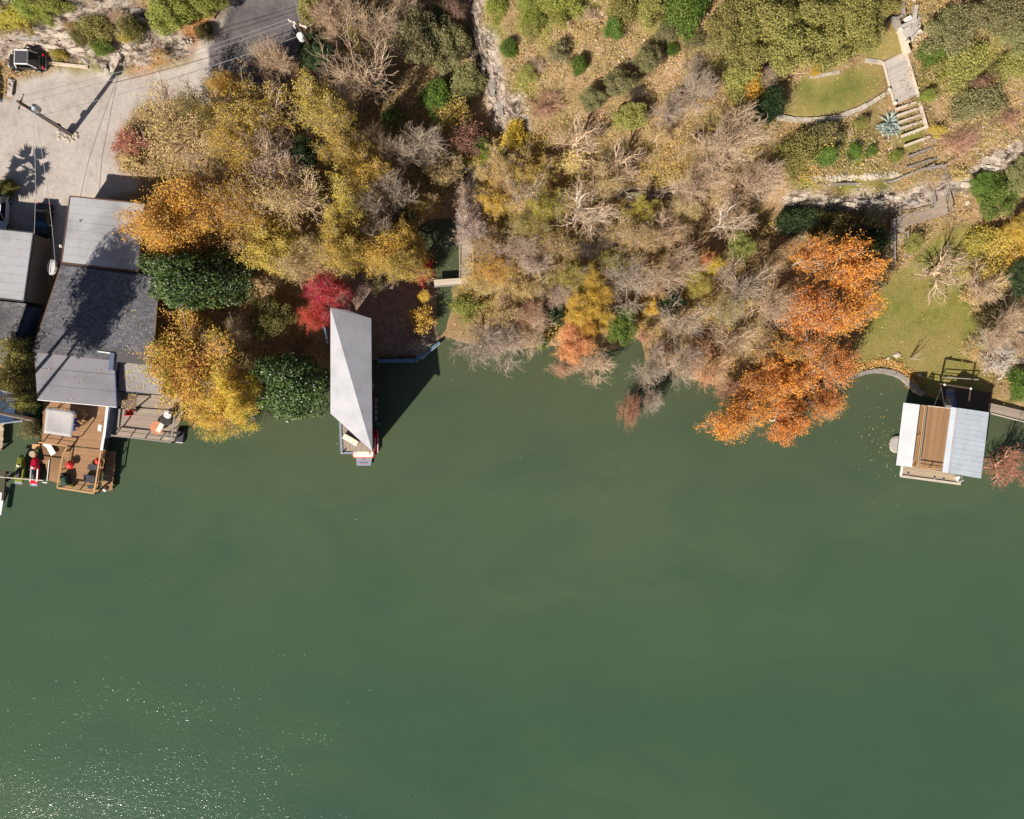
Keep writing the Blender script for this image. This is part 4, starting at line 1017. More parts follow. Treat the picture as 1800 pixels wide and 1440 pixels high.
LEDGE = [(1402, 350, 22, 5), (1432, 357, 26, 6), (1466, 352, 24, 5), (1500, 360, 22, 5), (1532, 354, 26, 5), (1570, 347, 24, 5), (1600, 356, 18, 5), (1410, 400, 30, 5), (1120, 340, 24, 4), (1160, 344, 22, 4), (1190, 338, 14, 4), (1700, 325, 20, 7), (1742, 296, 18, 6),
         (850, 110, 6, 24), (866, 150, 6, 22), (880, 188, 7, 20), (838, 62, 5, 22), (915, 225, 7, 16), (824, 326, 6, 16), (60, 66, 26, 6), (110, 62, 24, 6), (150, 74, 22, 6), (30, 62, 22, 6), (245, 38, 18, 6), (240, 20, 16, 6), (90, 82, 26, 5), (140, 88, 22, 5)]
LW = ('first', 'second')
DESC = ['pale ledge at the left end of the right cliff', 'broad ledge near the left end of the right cliff', 'ledge of the right cliff above the olive shrubs', 'lower ledge in the middle of the right cliff', 'upper ledge in the middle of the right cliff', 'ledge of the right cliff close to the boardwalk stair', 'small ledge touching the boardwalk stair', 'low ledge at the dark shrub foot of the right cliff', 'left half of the white ledge in the central woods', 'middle of the white ledge in the central woods', 'right end of the white ledge in the central woods', 'shaded ledge right of the boardwalk stair', 'ledge above the bright green tree',
        'ledge half way up the pale cliff edge', 'ledge below the middle of the pale cliff edge', 'ledge in the lower part of the pale cliff edge', 'ledge near the top of the pale cliff edge', 'lowest ledge of the pale cliff edge', 'pale ledge beside the head of the boardwalk', 'ledge above the jeep on the rock bank', 'ledge in the middle of the rock bank', 'ledge left of the olive shrub on the rock bank', 'ledge at the left end of the rock bank', 'ledge just left of the lime green tree', 'upper ledge left of the lime green tree', 'low ledge right of the jeep roof', 'low ledge above the timber curb']
for (a, b, c, d), l_ in zip(LEDGE, DESC): boulder(a, b, c, d, 'rough limestone ' + l_, rr.uniform(-.12, .12), 'stone' if rr.random() < .6 else 'stone_grey', 'rock_ledge', g_, sz=.6)
# ring of white stones round the pole, small scree stones
o_ = None
spots = [(103, 232), (106, 238), (112, 242), (118, 244), (124, 242), (130, 240), (134, 236), (104, 244), (110, 232), (116, 237), (121, 248), (128, 246), (135, 242), (122, 236)]
for k, (a, b) in enumerate(spots): boulder(a, b, 4.4, 3.8, 'white stones heaped round the foot of the wooden power pole', k, grp='white stones round the pole', name='stone')
def stones(name, n, fn, size, label, seed, mat):
    r = np.random.RandomState(seed); V, F = [], []
    base = np.array([(-1, -1, -.3), (1, -1, -.3), (1, 1, -.3), (-1, 1, -.3), (-.6, -.6, .6), (.6, -.6, .6), (.6, .6, .6), (-.6, .6, .6)])
    fc = np.array([(4, 5, 6, 7), (0, 1, 5, 4), (1, 2, 6, 5), (2, 3, 7, 6), (3, 0, 4, 7)])
    for _ in range(n):
        p = fn(r)
        if p is None: continue
        s = size * r.uniform(.4, 1.5); a = r.uniform(0, 6.28); q = base * s * r.uniform(.7, 1.3, (8, 3))
        q = np.stack([q[:, 0] * math.cos(a) - q[:, 1] * math.sin(a), q[:, 0] * math.sin(a) + q[:, 1] * math.cos(a), q[:, 2]], 1) + np.array(p)
        F.append(fc + 8 * len(V)); V.append(q)
    me = np_mesh(name, np.concatenate(V), np.concatenate(F)); me.materials.append(M[mat])
    o = bpy.data.objects.new(name, me); COL.objects.link(o); tag(o, label, 'stones', None, 'stuff')
def scree(r):
    (a, b, sa, sb) = ((1080, 60, 120, 60), (1210, 105, 40, 40), (1690, 190, 60, 60), (880, 120, 40, 90), (1740, 240, 50, 40), (140, 75, 110, 14), (1490, 250, 60, 30), (1620, 60, 20, 20), (1500, 350, 120, 10))[r.randint(9)]
    p = G(r.normal(a, sa), r.normal(b, sb), 8)
    if p.y > 60 or ground_np(np.array([p.x]), np.array([p.y]), np.minimum.reduce([d_lot, d_as, d_ul, d_lw]))[0] < .3: return None
    return p
stones('scree_stones', 1500, scree, .085, 'small pale loose stones scattered over the bare slopes', 71, 'stone')
def edge_st(r):
    u = r.rand(); p = G(1428 + 155 * u, 313 - 6 * u * u + r.normal() * 2.4, 6.8); return p
stones('edging_stones', 380, edge_st, .11, 'row of small white stones above the cliff path', 72, 'stone')
def toe_st(r): return G(r.normal(740, 10), r.normal(612, 9), .7)
stones('spit_stones', 120, toe_st, .2, 'grey stones heaped behind the blue grey spit wall', 73, 'stone_grey')

# ---- upper garden: deck, steps, walls
t = thing('garden_deck', 'weathered grey board deck at the head of the garden steps', 'deck', G(1585, 140))
q = Q([(1552, 109), (1592, 90), (1614, 166), (1572, 185)], [10.25, 10.25, 9.45, 9.45])
planks(t, M['deck_silver'], *q, 22, seed=61, th=.06)
bar('edge_board', M['timber_pale'], t, q[0] + UPV * .05, q[3] + UPV * .05, .22, .12); bar('edge_board', M['timber_pale'], t, q[1] + UPV * .05, q[2] + UPV * .05, .22, .12)
for a, b, z_ in ((1563, 157, 9.8), (1574, 181, 9.5)): bar('post', M['timber_pale'], t, P(a, b, z_ - .6), P(a, b, z_ + .35), .28, .28)
t = thing('garden_steps', 'pale timber garden steps with grass between beside the agave', 'steps', G(1600, 230))
ST = [((1574, 193), (1614, 179)), ((1577, 204), (1617, 190)), ((1579, 216), (1620, 202)), ((1582, 227), (1623, 213)), ((1585, 240), (1627, 224)), ((1590, 257), (1635, 240)), ((1597, 276), (1641, 259)), ((1594, 295), (1645, 279))]
for k, (a, b) in enumerate(ST):
    za, zb = G(*a).z, G(*b).z; z_ = max(za, zb) + .12
    bar('step_timber', M['timber_pale'] if k < 6 else M['timber_grey'], t, P(*a, z_), P(*b, z_), .26, .3)
za, zb = G(1614, 166).z + .25, G(1629, 226).z + .25
bar('side_timber', M['timber_pale'], t, P(1613, 167, za), P(1629, 226, zb), .26, .3)
bar('side_timber', M['timber_grey'], t, P(1637, 244, G(1637, 244).z + .2), P(1646, 250, G(1646, 250).z + .2), .2, .3)
t = thing('concrete_landing', 'pale concrete landing above the garden deck', 'landing', G(1600, 55))
q = Q([(1584, 54), (1604, 42), (1606, 14), (1616, 14), (1619, 46), (1614, 54), (1600, 68), (1596, 72)], 11.6)
MB().slab(q, .9).build('slab', M['concrete'], t)
for a, b, c, d, z_, wd in ((1581, 50, 1603, 40, 11.9, .3), (1608, 12, 1604, 40, 12.1, .38), (1615, 55, 1601, 70, 11.75, .26)): bar('curb_wall', M['concrete'], t, P(a, b, z_ - .2), P(c, d, z_ - .2), wd, .9)
for a, b in ((1596, 73), (1582, 51), (1617, 55)): bar('curb_post', M['stone'], t, P(a, b, 11), P(a, b, 12.1), .35, .35)
MB().box(P(1596, 34, 11.9), (.6, .45, .5), .5).build('white_block', M['white'], t)
t = thing('board_wall', 'long pale board wall beside the small yellow lawn patch', 'wall', G(1588, 75))
bar('wall_board', M['timber_pale'], t, P(1578.5, 54, 11.0), P(1594, 96, 10.6), .3, 1.3)
bar('wall_board', M['timber_grey'], t, P(1562, 36, 11.4), P(1573, 37, 11.4), .3, 1.2); bar('wall_board', M['timber_grey'], t, P(1573, 37, 11.4), P(1579, 53, 11.2), .3, 1.2); bar('wall_board', M['timber_grey'], t, P(1574, 36, 11.6), P(1585, 29, 11.6), .26, 1.2); bar('wall_board', M['timber_grey'], t, P(1585, 29, 11.6), P(1584, 6, 11.8), .26, 1.2)
def stone_wall(label, pts, wd, hgt, mat, seed, name='stone_wall', off=0.0):
    t = thing(name, label, 'wall', G(*pts[len(pts) // 2])); r = random.Random(seed)
    for k in range(len(pts) - 1):
        a, b = G(*pts[k]), G(*pts[k + 1]); n_ = max(1, round((b - a).length / .8))
        for j in range(n_):
            bar('stone', M[mat], t, a.lerp(b, j / n_) + UPV * (off + r.uniform(-.05, .05)), a.lerp(b, (j + .95) / n_) + UPV * (off + r.uniform(-.05, .05)), wd * r.uniform(.8, 1.2), hgt)
stone_wall('curved pale stone retaining wall below the terrace lawn', [(1364, 206), (1395, 212), (1425, 213), (1450, 211), (1472, 207), (1500, 197), (1522, 187), (1545, 173), (1561, 163)], .42, 1.0, 'stone', 3)
stone_wall('short pale stone wall between the two upper lawns', [(1520, 106), (1538, 109), (1552, 111)], .4, .5, 'stone', 4)
stone_wall('row of low white stones under the oak canopy edge', [(1424, 136), (1450, 132), (1476, 127)], .3, .3, 'stone', 6)
# path rail above the cliff
t = thing('path_rail', 'grey timber rail along the cliff path below the agave bed', 'rail', G(1520, 320))
pr = [(1436, 326), (1500, 325), (1566, 321), (1600, 307), (1640, 291)]
for k in range(4):
    a, b = G(*pr[k]), G(*pr[k + 1]); bar('rail', M['timber_grey'], t, a + UPV * .45, b + UPV * .45, .2, .12); bar('rail', M['timber_grey'], t, a + UPV * .15, b + UPV * .15, .12, .1)
    for u in (0, .5): bar('post', M['timber_grey'], t, a.lerp(b, u) - UPV * .2, a.lerp(b, u) + UPV * .4, .12, .12)
# boardwalk stair down the cliff
t = thing('cliff_stair', 'grey wooden boardwalk stair zigzagging down the right cliff to the lawn', 'stair', G(1620, 380))
def flight(a, b, c, d, z0, z1, n, seed):
    q = Q([a, b, c, d], [z0, z0, z1, z1]); planks(t, M['deck_grey'], *q, n, seed=seed); return q
q1 = flight((1630, 298), (1655, 294), (1667, 374), (1640, 378), 6.7, 3.2, 26, 81)
q2 = flight((1568, 386), (1660, 362), (1668, 376), (1574, 404), 3.2, 3.2, 5, 82)
q3 = flight((1566, 388), (1590, 384), (1590, 466), (1567, 468), 3.2, 1.5, 26, 83)
rail(t, M['timber_grey'], [q1[0], q1[0].lerp(q1[3], .8)], .95, 2, 1.9); rail(t, M['timber_grey'], [q1[1], q1[2]], .95, 2, 1.9)
rail(t, M['timber_grey'], [q2[0], q2[0].lerp(q2[1], .72)], .95, 1, 1.9)
rail(t, M['timber_grey'], [q3[0], q3[3]], .95, 2, 1.9); rail(t, M['timber_grey'], [q3[1].lerp(q3[2], .3), q3[1].lerp(q3[2], .85)], .95, 2, 1.9)
bar('head_beam', M['timber_grey'], t, P(1628, 297, 7.5), P(1660, 291, 7.5), .3, .14); bar('handrail', M['timber_grey'], t, P(1658, 292, 7.6), P(1685, 277, 8), .08, .08)
bar('foot_beam', M['timber_grey'], t, P(1556, 474, 1.5), P(1605, 465, 1.5), .12, .12)
for p in (q2[0], q2[3], q2[2], q1[3], q3[2]): bar('post', M['timber_dark'], t, Vector((p.x, p.y, 0)), p - UPV * .1, .16, .16)
t = thing('plank_path', 'tan plank path near the right edge beside the lawn shrubs', 'path', G(1783, 490))
q = [G(1778, 452) + UPV * .1, G(1796, 452) + UPV * .1, G(1790, 520) + UPV * .1, G(1774, 520) + UPV * .1]
planks(t, M['deck_pale'], *q, 5, seed=91)
t = thing('leaning_plank', 'upright grey plank screen beside the whitish round bush', 'plank', G(1767, 655))
bar('board', M['timber_grey'], t, P(1770, 630, 2.6), P(1762, 664, .9), .35, .08); bar('post', M['timber_dark'], t, P(1768, 645, .5), P(1768, 645, 1.8), .12, .12); bar('base_board', M['timber_pale'], t, P(1752, 668, .9), P(1762, 664, .9), .2, .1)
# bare sapling stakes on the lawn
o = thing('lawn_sapling', 'leafless thin sapling on the lawn casting a streaky shadow', 'sapling', G(1599, 631))
rr = random.Random(2)
m = MB()
b0 = G(1599, 631)
for k in range(9):
    a = rr.uniform(0, 6.28); r0 = rr.uniform(.2, .6); top = b0 + Vector((math.cos(a) * r0, math.sin(a) * r0, rr.uniform(1.8, 3.0))); m.tube(b0 - UPV * .1, b0.lerp(top, .5) + Vector((0, 0, .1)), .03, .02, 5); m.tube(b0.lerp(top, .5) + Vector((0, 0, .1)), top, .02, .008, 5)
    for j in range(3): q_ = b0.lerp(top, .5 + .15 * j); m.tube(q_, q_ + Vector((rr.uniform(-.3, .3), rr.uniform(-.3, .3), .4)), .012, .006, 4)
m.build('stem', BARK['pink'] if 'BARK' in globals() else M['timber_pale'], o)

# ---- agave
o = thing('agave', 'large blue grey agave clump beside the garden steps', 'agave', G(1562, 222))
rr = random.Random(8)
def agave_leaf(base, az, el, L, wd):
    d = Vector((math.cos(az) * math.cos(el), math.sin(az) * math.cos(el), math.sin(el))); s = Vector((-math.sin(az), math.cos(az), 0)); n = d.cross(s) * -1
    rows = []
    for u, wv in ((0, .6), (.3, 1), (.65, .75), (1, .04)):
        c = base + d * L * u + Vector((0, 0, -.35 * L * u * u * (.3 + .7 * math.cos(el))))
        rows.append([c - s * wd * wv * .5 + n * .05, c - UPV * .02, c + s * wd * wv * .5 + n * .05, c + UPV * .015])
    return MB().loft(rows)
AG = plain('agave_leaf', (158, 170, 160), .45, var=.25)
for (ox, oy, n_, L_) in ((0, .35, 26, 1.7), (-.1, -.5, 24, 1.1), (.75, -.35, 18, 1.0), (-.85, -.3, 14, .8)):
    b0 = o.location + Vector((ox, oy, .15))
    for k in range(n_):
        u = k / n_; agave_leaf(b0, k * 2.4 + rr.uniform(-.2, .2), .15 + 1.15 * u, L_ * rr.uniform(.8, 1.15) * (1 - .25 * u), .26).build('leaf', AG, o)
# ---- power poles and lines
def power_pole(label, base, top, grp='wooden power poles'):
    o = thing('power_pole', label, 'power pole', base, grp); MB().tube(base - UPV * .3, top, .24, .15, 10).build('pole', M['pole'], o)
    return o
b1 = G(124, 236); t1 = Vector((b1.x, b1.y, 16.0))
o = power_pole('wooden power pole with a transformer on the gravel lot', b1, t1)
MB().lathe(t1 + Vector((.45, .15, -2.9)), [(.32, 0), (.36, .08), (.36, .85), (.25, 1.0), (.1, 1.05)], 16).build('transformer', M['steel'], o, smooth=False)
MB().lathe(t1 + Vector((.45, .15, -1.86)), [(.06, 0), (.09, .1), (.05, .25)], 8).build('bushing', M['white'], o)
bar('crossarm', M['timber_grey'], o, t1 + Vector((-.25, -.7, -.5)), t1 + Vector((.25, .9, -.5)), .12, .14)
for k in range(3): MB().lathe(t1 + Vector((-.22 + .22 * k, -.6 + .65 * k, -.42)), [(.05, 0), (.07, .1), (.03, .2)], 8).build('insulator', M['white'], o)
MB().tube(b1 + Vector((.22, -.1, 0)), Vector((t1.x + .2, t1.y - .1, 14)), .05, n=6).build('conduit', M['steel'], o)
MB().box(b1 + Vector((-.35, .1, .5)), (.4, .4, 1.0)).build('meter_box', M['steel'], o)
MB().box(b1 + Vector((-.15, .25, 2.2)), (.3, .3, .5)).build('junction_box', M['dark'], o)
b2 = P(562, 112, 5); b2.z = ground(b2.x, b2.y); t2 = Vector((b2.x, b2.y, 14.9))
o = power_pole('wooden power pole with a transformer at the right side of the asphalt road', b2, t2)
MB().lathe(t2 + Vector((-.15, -.42, -2.6)), [(.3, 0), (.36, .08), (.36, .9), (.22, 1.05)], 16).build('transformer', M['white'], o)
bar('crossarm', M['timber_pale'], o, t2 + Vector((-.9, .4, -.3)), t2 + Vector((.9, -.3, -.3)), .14, .16)
for k in range(4): MB().lathe(t2 + Vector((-.85 + .56 * k, .38 - .22 * k, -.2)), [(.06, 0), (.1, .12), (.04, .3)], 8).build('insulator', M['white'], o)
for k in range(2): MB().tube(t2 + Vector((-.5 + .5 * k, .1, -1.2)), t2 + Vector((-.5 + .5 * k, .1, -.6)), .09, n=8).build('fuse_cutout', M['white'], o)
def cable(label, a, b, sag=.8, r=.024, n=16, mat='wire'):
    a, b = Vector(a), Vector(b); m = MB(); pts = [a.lerp(b, k / n) - UPV * sag * 4 * (k / n) * (1 - k / n) for k in range(n + 1)]
    for k in range(n): m.tube(pts[k], pts[k + 1], r, n=4, caps=False)
    o = m.build('power_line', M[mat]); tag(o, label, 'cable', 'power lines')
cable('uppermost power line between the two wooden poles', t2 + Vector((-.85, .38, .1)), t1 + Vector((0, .6, -.3)), .9)
cable('middle power line between the two wooden poles', t2 + Vector((-.3, .16, .1)), t1 + Vector((.2, .0, -.4)), .9)
cable('lowest power line between the two wooden poles', t2 + Vector((-.1, -.1, -2.4)), t1 + Vector((.2, .1, -4.2)), .7, .028)
cable('service wire from the lot pole to the pale garage roof', t1 + Vector((.2, -.2, -2.6)), P(97, 462, 8.9), .5, .026)
cable('service wire from the lot pole to the neighbouring garage roof', t1 + Vector((.1, -.2, -2.4)), P(60, 412, 9.2), .4, .026)
cable('power line leaving the transformer pole towards the top edge', t2 + Vector((.2, 0, -.3)), P(505, -60, 16), .4)
cable('overhead wire running to the top left from the lot pole', t1 + Vector((-.1, 0, -.3)), P(-160, 150, 17), .4)
# ---- timber curb, concrete wheel block and edge
t = thing('parking_curb', 'long pale timber curb beside the jeep', 'curb', G(122, 116))
bar('timber', M['timber_pale'], t, G(86, 112) + UPV * .12, G(156, 119) + UPV * .12, .28, .3)
t = thing('concrete_pad', 'narrow concrete pad with a dark pipe at the left of the lot', 'pad', G(20, 155))
MB().slab([G(15, 139) + UPV * .1, G(27, 141) + UPV * .1, G(23, 170) + UPV * .1, G(13, 170) + UPV * .1], .3).build('slab', M['concrete'], t); bar('pipe', M['timber_dark'], t, G(26.5, 144) + UPV * .18, G(23.5, 168) + UPV * .18, .12, .14)
bar('pipe', M['timber_dark'], t, G(19, 139.5) + UPV * .2, G(24, 141) + UPV * .2, .14, .14); bar('pipe', M['timber_dark'], t, G(28, 118) + UPV * .14, G(28, 130) + UPV * .14, .14, .16)

# ---- vehicles
def wheel(o, x, y, r=.34, wd=.22):
    w_ = thing('wheel', None, None, (x, y, r)); w_.parent = o
    m = MB(); m.tube((-wd / 2, 0, 0), (wd / 2, 0, 0), r, n=16); m.build('tyre', M['rubber'], w_, True)
    m = MB(); m.tube((-wd / 2 - .01, 0, 0), (wd / 2 + .01, 0, 0), r * .6, n=10); m.build('rim', M['steel'], w_, True)
def car(name, label, cat, p, rz, paint, L=4.5, W=1.82, H=1.5, roof=None, glass='glass', screen=None, cab=(-1.5, .75), soft=False):
    """nose towards +y"""
    o = thing(name, label, cat, p, None, rz); hl, hw = L / 2, W / 2
    def sec(y, w_, z0, z1, sh=.88): return [Vector((x, y, z)) for x, z in ((-w_ * .9, z0), (w_ * .9, z0), (w_, z0 + .18), (w_, z1 - .12), (w_ * sh, z1), (-w_ * sh, z1), (-w_, z1 - .12), (-w_, z0 + .18))]
    MB().loft([sec(-hl, hw * .78, .38, .8), sec(-hl + .18, hw * .93, .26, .94), sec(-hl * .5, hw, .22, .98), sec(0, hw, .22, .98), sec(hl * .45, hw, .22, .95), sec(hl - .35, hw * .92, .24, .84), sec(hl, hw * .7, .36, .68)]).build('body', paint, o, True, bevel=.03)
    y0, y1 = cab; zt = H; w0, w1 = hw * .9, hw * .72; f0, f1 = y1 - .75, y0 + .45
    def trap(y, w_, z): return [Vector((-w_, y, z)), Vector((w_, y, z))]
    MB().add(trap(y0, w0, .95) + trap(y1, w0, .95) + trap(f1, w1, zt - .03) + trap(f0, w1, zt - .03), [(0, 1, 3, 2), (4, 6, 7, 5), (0, 4, 5, 1), (2, 3, 7, 6), (0, 2, 6, 4), (1, 5, 7, 3)]).build('window_band', M[glass], o, True)
    MB().slab([Vector((-w1 * 1.04, f1 - .05, zt)), Vector((w1 * 1.04, f1 - .05, zt)), Vector((w1 * 1.04, f0 + .05, zt)), Vector((-w1 * 1.04, f0 + .05, zt))], .05).build('roof', roof or paint, o, True, bevel=.02)
    dn = Vector((0, .035, .03))
    MB().slab([Vector((-w1 * .93, f0 + .08, zt - .05)) + dn, Vector((w1 * .93, f0 + .08, zt - .05)) + dn, Vector((w0 * .9, y1 - .06, 1.0)) + dn, Vector((-w0 * .9, y1 - .06, 1.0)) + dn], .02).build('windscreen', M[screen or glass], o, True)
    for sx in (-1, 1):
        MB().tube((sx * w1, f0, zt - .03), (sx * w0, y1, .97), .045, n=6).build('pillar', paint, o, True); MB().tube((sx * w1, f1, zt - .03), (sx * w0, y0, .97), .045, n=6).build('pillar', paint, o, True)
        MB().box((sx * (hw + .1), y1 - .35, 1.02), (.2, .12, .14)).build('mirror', M['white'] if not soft else paint, o, True, bevel=.02)
        MB().box((sx * hw * .66, hl - .12, .68), (.36, .16, .14)).build('headlight', M['white_gloss'], o, True, bevel=.02)
        MB().box((sx * hw * .72, -hl + .05, .76), (.3, .1, .16)).build('tail_light', M['tail_red'], o, True, bevel=.02)
        for sy in (-hl * .6, hl * .62): wheel(o, sx * (hw - .1), sy)
    return o
car('parked_car', 'white car cut by the left edge above the neighbouring garage', 'car', G(5, 377), math.pi - .06, M['car_white'], 4.6, 1.9, 1.62, cab=(-2.0, .9), glass='glass')
car('parked_car', 'black car with a sky reflection painted on the windscreen parked between the two garages', 'car', G(82, 392), math.pi - .08, M['car_black'], 4.1, 1.75, 1.4, screen='glass_blue', cab=(-1.35, .75))
# open jeep with a white roll frame
p = G(54, 113); o = thing('safari_jeep', 'dark open jeep with a white roll frame at the top of the lot', 'jeep', p, None, math.pi / 2 - .03)
def jsec(y, w_, z0, z1): return [Vector((x * w_, y, z)) for x, z in ((-.92, z0), (.92, z0), (1, z0 + .2), (.94, z1), (-.94, z1), (-1, z0 + .2))]
MB().loft([jsec(-1.85, .78, .4, .95), jsec(-1.0, .85, .35, 1.0), jsec(.6, .85, .35, 1.0), jsec(1.6, .72, .4, .98), jsec(1.85, .66, .45, .9)]).build('body', M['car_olive'], o, True, bevel=.04)
MB().box((0, -.1, 1.96), (1.3, 1.35, .05)).build('roof', M['charcoal'], o, True, bevel=.02)
for sx in (-1, 1):
    F_ = [(sx * .82, .95, 1.05), (sx * .74, .62, 1.98), (sx * .74, -.78, 1.98), (sx * .82, -1.25, 1.05)]
    for k in range(3): MB().tube(F_[k], F_[k + 1], .07, n=8).build('roll_bar', M['white'] if k < 3 else M['steel'], o, True)
    MB().box((sx * .88, -.1, 1.15), (.06, 1.5, .3)).build('side_panel', M['glass'], o, True)
    MB().box((sx * .68, -1.85, .88), (.24, .12, .2)).build('tail_light', M['tail_red'], o, True); MB().box((sx * .6, 1.86, .78), (.22, .1, .2)).build('headlight', M['white_gloss'], o, True)
    for sy in (-1.15, 1.2): wheel(o, sx * .8, sy, .38, .26)
    MB().box((sx * .95, 1.2, .82), (.24, .7, .06)).build('mudguard', M['car_olive'], o, True)
MB().tube((-.74, .62, 1.98), (.74, .62, 1.98), .06, n=8).build('roll_bar', M['white'], o, True); MB().tube((-.74, -.78, 1.98), (.74, -.78, 1.98), .06, n=8).build('roll_bar', M['steel'], o, True)
MB().box((0, .95, 1.12), (1.35, .28, .2)).build('dashboard', plain('oxide_red_dash', (120, 50, 36), .6), o, True, bevel=.03)
MB().box((0, -1.5, 1.06), (1.1, .35, .1)).build('spare_rack', M['black_plastic'], o, True, bevel=.02)
MB().box((0, 1.95, .55), (1.6, .12, .2)).build('bumper', M['steel'], o, True, bevel=.02); MB().box((0, -1.95, .55), (1.6, .12, .2)).build('bumper', M['steel'], o, True, bevel=.02)
# white covered dinghy in the alley
p = P(89, 469, 6.2); p.z = ground(p.x, p.y); p = Vector((P(89, 469, p.z + 2.3).x, P(89, 469, p.z + 2.3).y, p.z))
o = thing('upturned_dinghy', 'white rounded upturned hull in the dark gap beside the garage', 'dinghy', p, None, -.12)
def dsec(y, w_, z): return [Vector((x * w_, y, z + b * .35)) for x, b in ((-1, 0), (-.75, .6), (0, 1), (.75, .6), (1, 0), (0, -.15))]
MB().loft([dsec(-.85, .2, 1.95), dsec(-.55, .48, 1.98), dsec(0, .6, 2.0), dsec(.5, .5, 2.0), dsec(.8, .28, 1.98)]).build('hull', M['white_gloss'], o, True)
bar('keel', M['white'], o, p + Vector((0, -.7, 2.37)), p + Vector((0, .7, 2.37)), .05, .05)
for sy in (-.4, .4): MB().box((0, sy, .95), (.9, .08, 1.9)).build('added_trestle', M['timber_dark'], o, True)  # tall supports added to lift the hull into the sunlight
# ---- palm beyond the left edge, its fan shadow lies on the lot
p = G(-26, 384); hub0 = p + Vector((1.0, .1, 5.8)); o = thing('fan_palm', 'fan palm beyond the left edge casting a spiky shadow on the gravel lot', 'palm', p)
m = MB(); m.tube(p, p.lerp(hub0, .5) - Vector((.15, 0, 0)), .24, .2, 10); m.tube(p.lerp(hub0, .5) - Vector((.15, 0, 0)), hub0, .2, .16, 10); m.build('trunk', M['pole'], o)
rr = random.Random(4); PM = plain('palm_frond', (70, 74, 44), .6, var=.2)
for k in range(17):
    az = k * 2.39; el = rr.uniform(-.3, 1.0); L = rr.uniform(.7, 1.5)
    d = Vector((math.cos(az), math.sin(az), math.tan(el) * .8)).normalized(); hub = hub0 + d * L
    s_ = Vector((-math.sin(az), math.cos(az), 0)); m = MB(); m.tube(hub0, hub, .03, .02, 4)
    for j in range(9):
        a = (j - 4) * .2; dd = (d * math.cos(a) + s_ * math.sin(a)).normalized(); tip = hub + dd * rr.uniform(1.1, 1.6) - UPV * .3; sd = dd.cross(UPV).normalized() * .2
        n_ = len(m.v); m.v += [tuple(hub), tuple(hub.lerp(tip, .45) + sd), tuple(tip), tuple(hub.lerp(tip, .45) - sd)]; m.f.append((n_, n_ + 1, n_ + 2, n_ + 3))
    m.build('frond', PM, o)
# ============================================================ vegetation
def leaf_mat(name, cols, gloss=.55, trans=.25, spec=.3, clump=.45):
    t = NT(name); cols = [lin(c) for c in cols]
    v = t.attr('v')
    f = t.noise(clump, 3, .6)
    k = t.math('ADD', t.math('MULTIPLY', f, 1.5), t.math('SUBTRACT', t.math('MULTIPLY', v, .55), .53))
    n = len(cols)
    c = t.ramp(k, [(.12 + .76 * i / (n - 1), q) for i, q in enumerate(cols)])
    c = t.mix(t.ramp(v, [(.0, (.4, .4, .4)), (.4, (0, 0, 0))]), c, tuple(x * .45 for x in cols[0]))
    c = t.mix(t.math('MULTIPLY', t.math('POWER', v, 8.0), .35), c, tuple(min(.9, x * 1.7 + .03) for x in cols[-1]))
    hs = t.n('ShaderNodeHueSaturation')
    rr = t.rand()
    t.l(t.math('ADD', .485, t.math('MULTIPLY', rr, .03)), hs.inputs['Hue'])
    t.l(t.math('ADD', .85, t.math('MULTIPLY', rr, .3)), hs.inputs['Value'])
    t.l(c, hs.inputs['Color']); c = hs.outputs[0]
    t.col(c); t.set(gloss, 0, spec)
    tr = t.n('ShaderNodeBsdfTranslucent'); t.l(c, tr.inputs[0])
    mx = t.n('ShaderNodeMixShader'); mx.inputs[0].default_value = trans
    t.l(t.b.outputs[0], mx.inputs[1]); t.l(tr.outputs[0], mx.inputs[2]); t.l(mx.outputs[0], t.out.inputs[0])
    return t.m
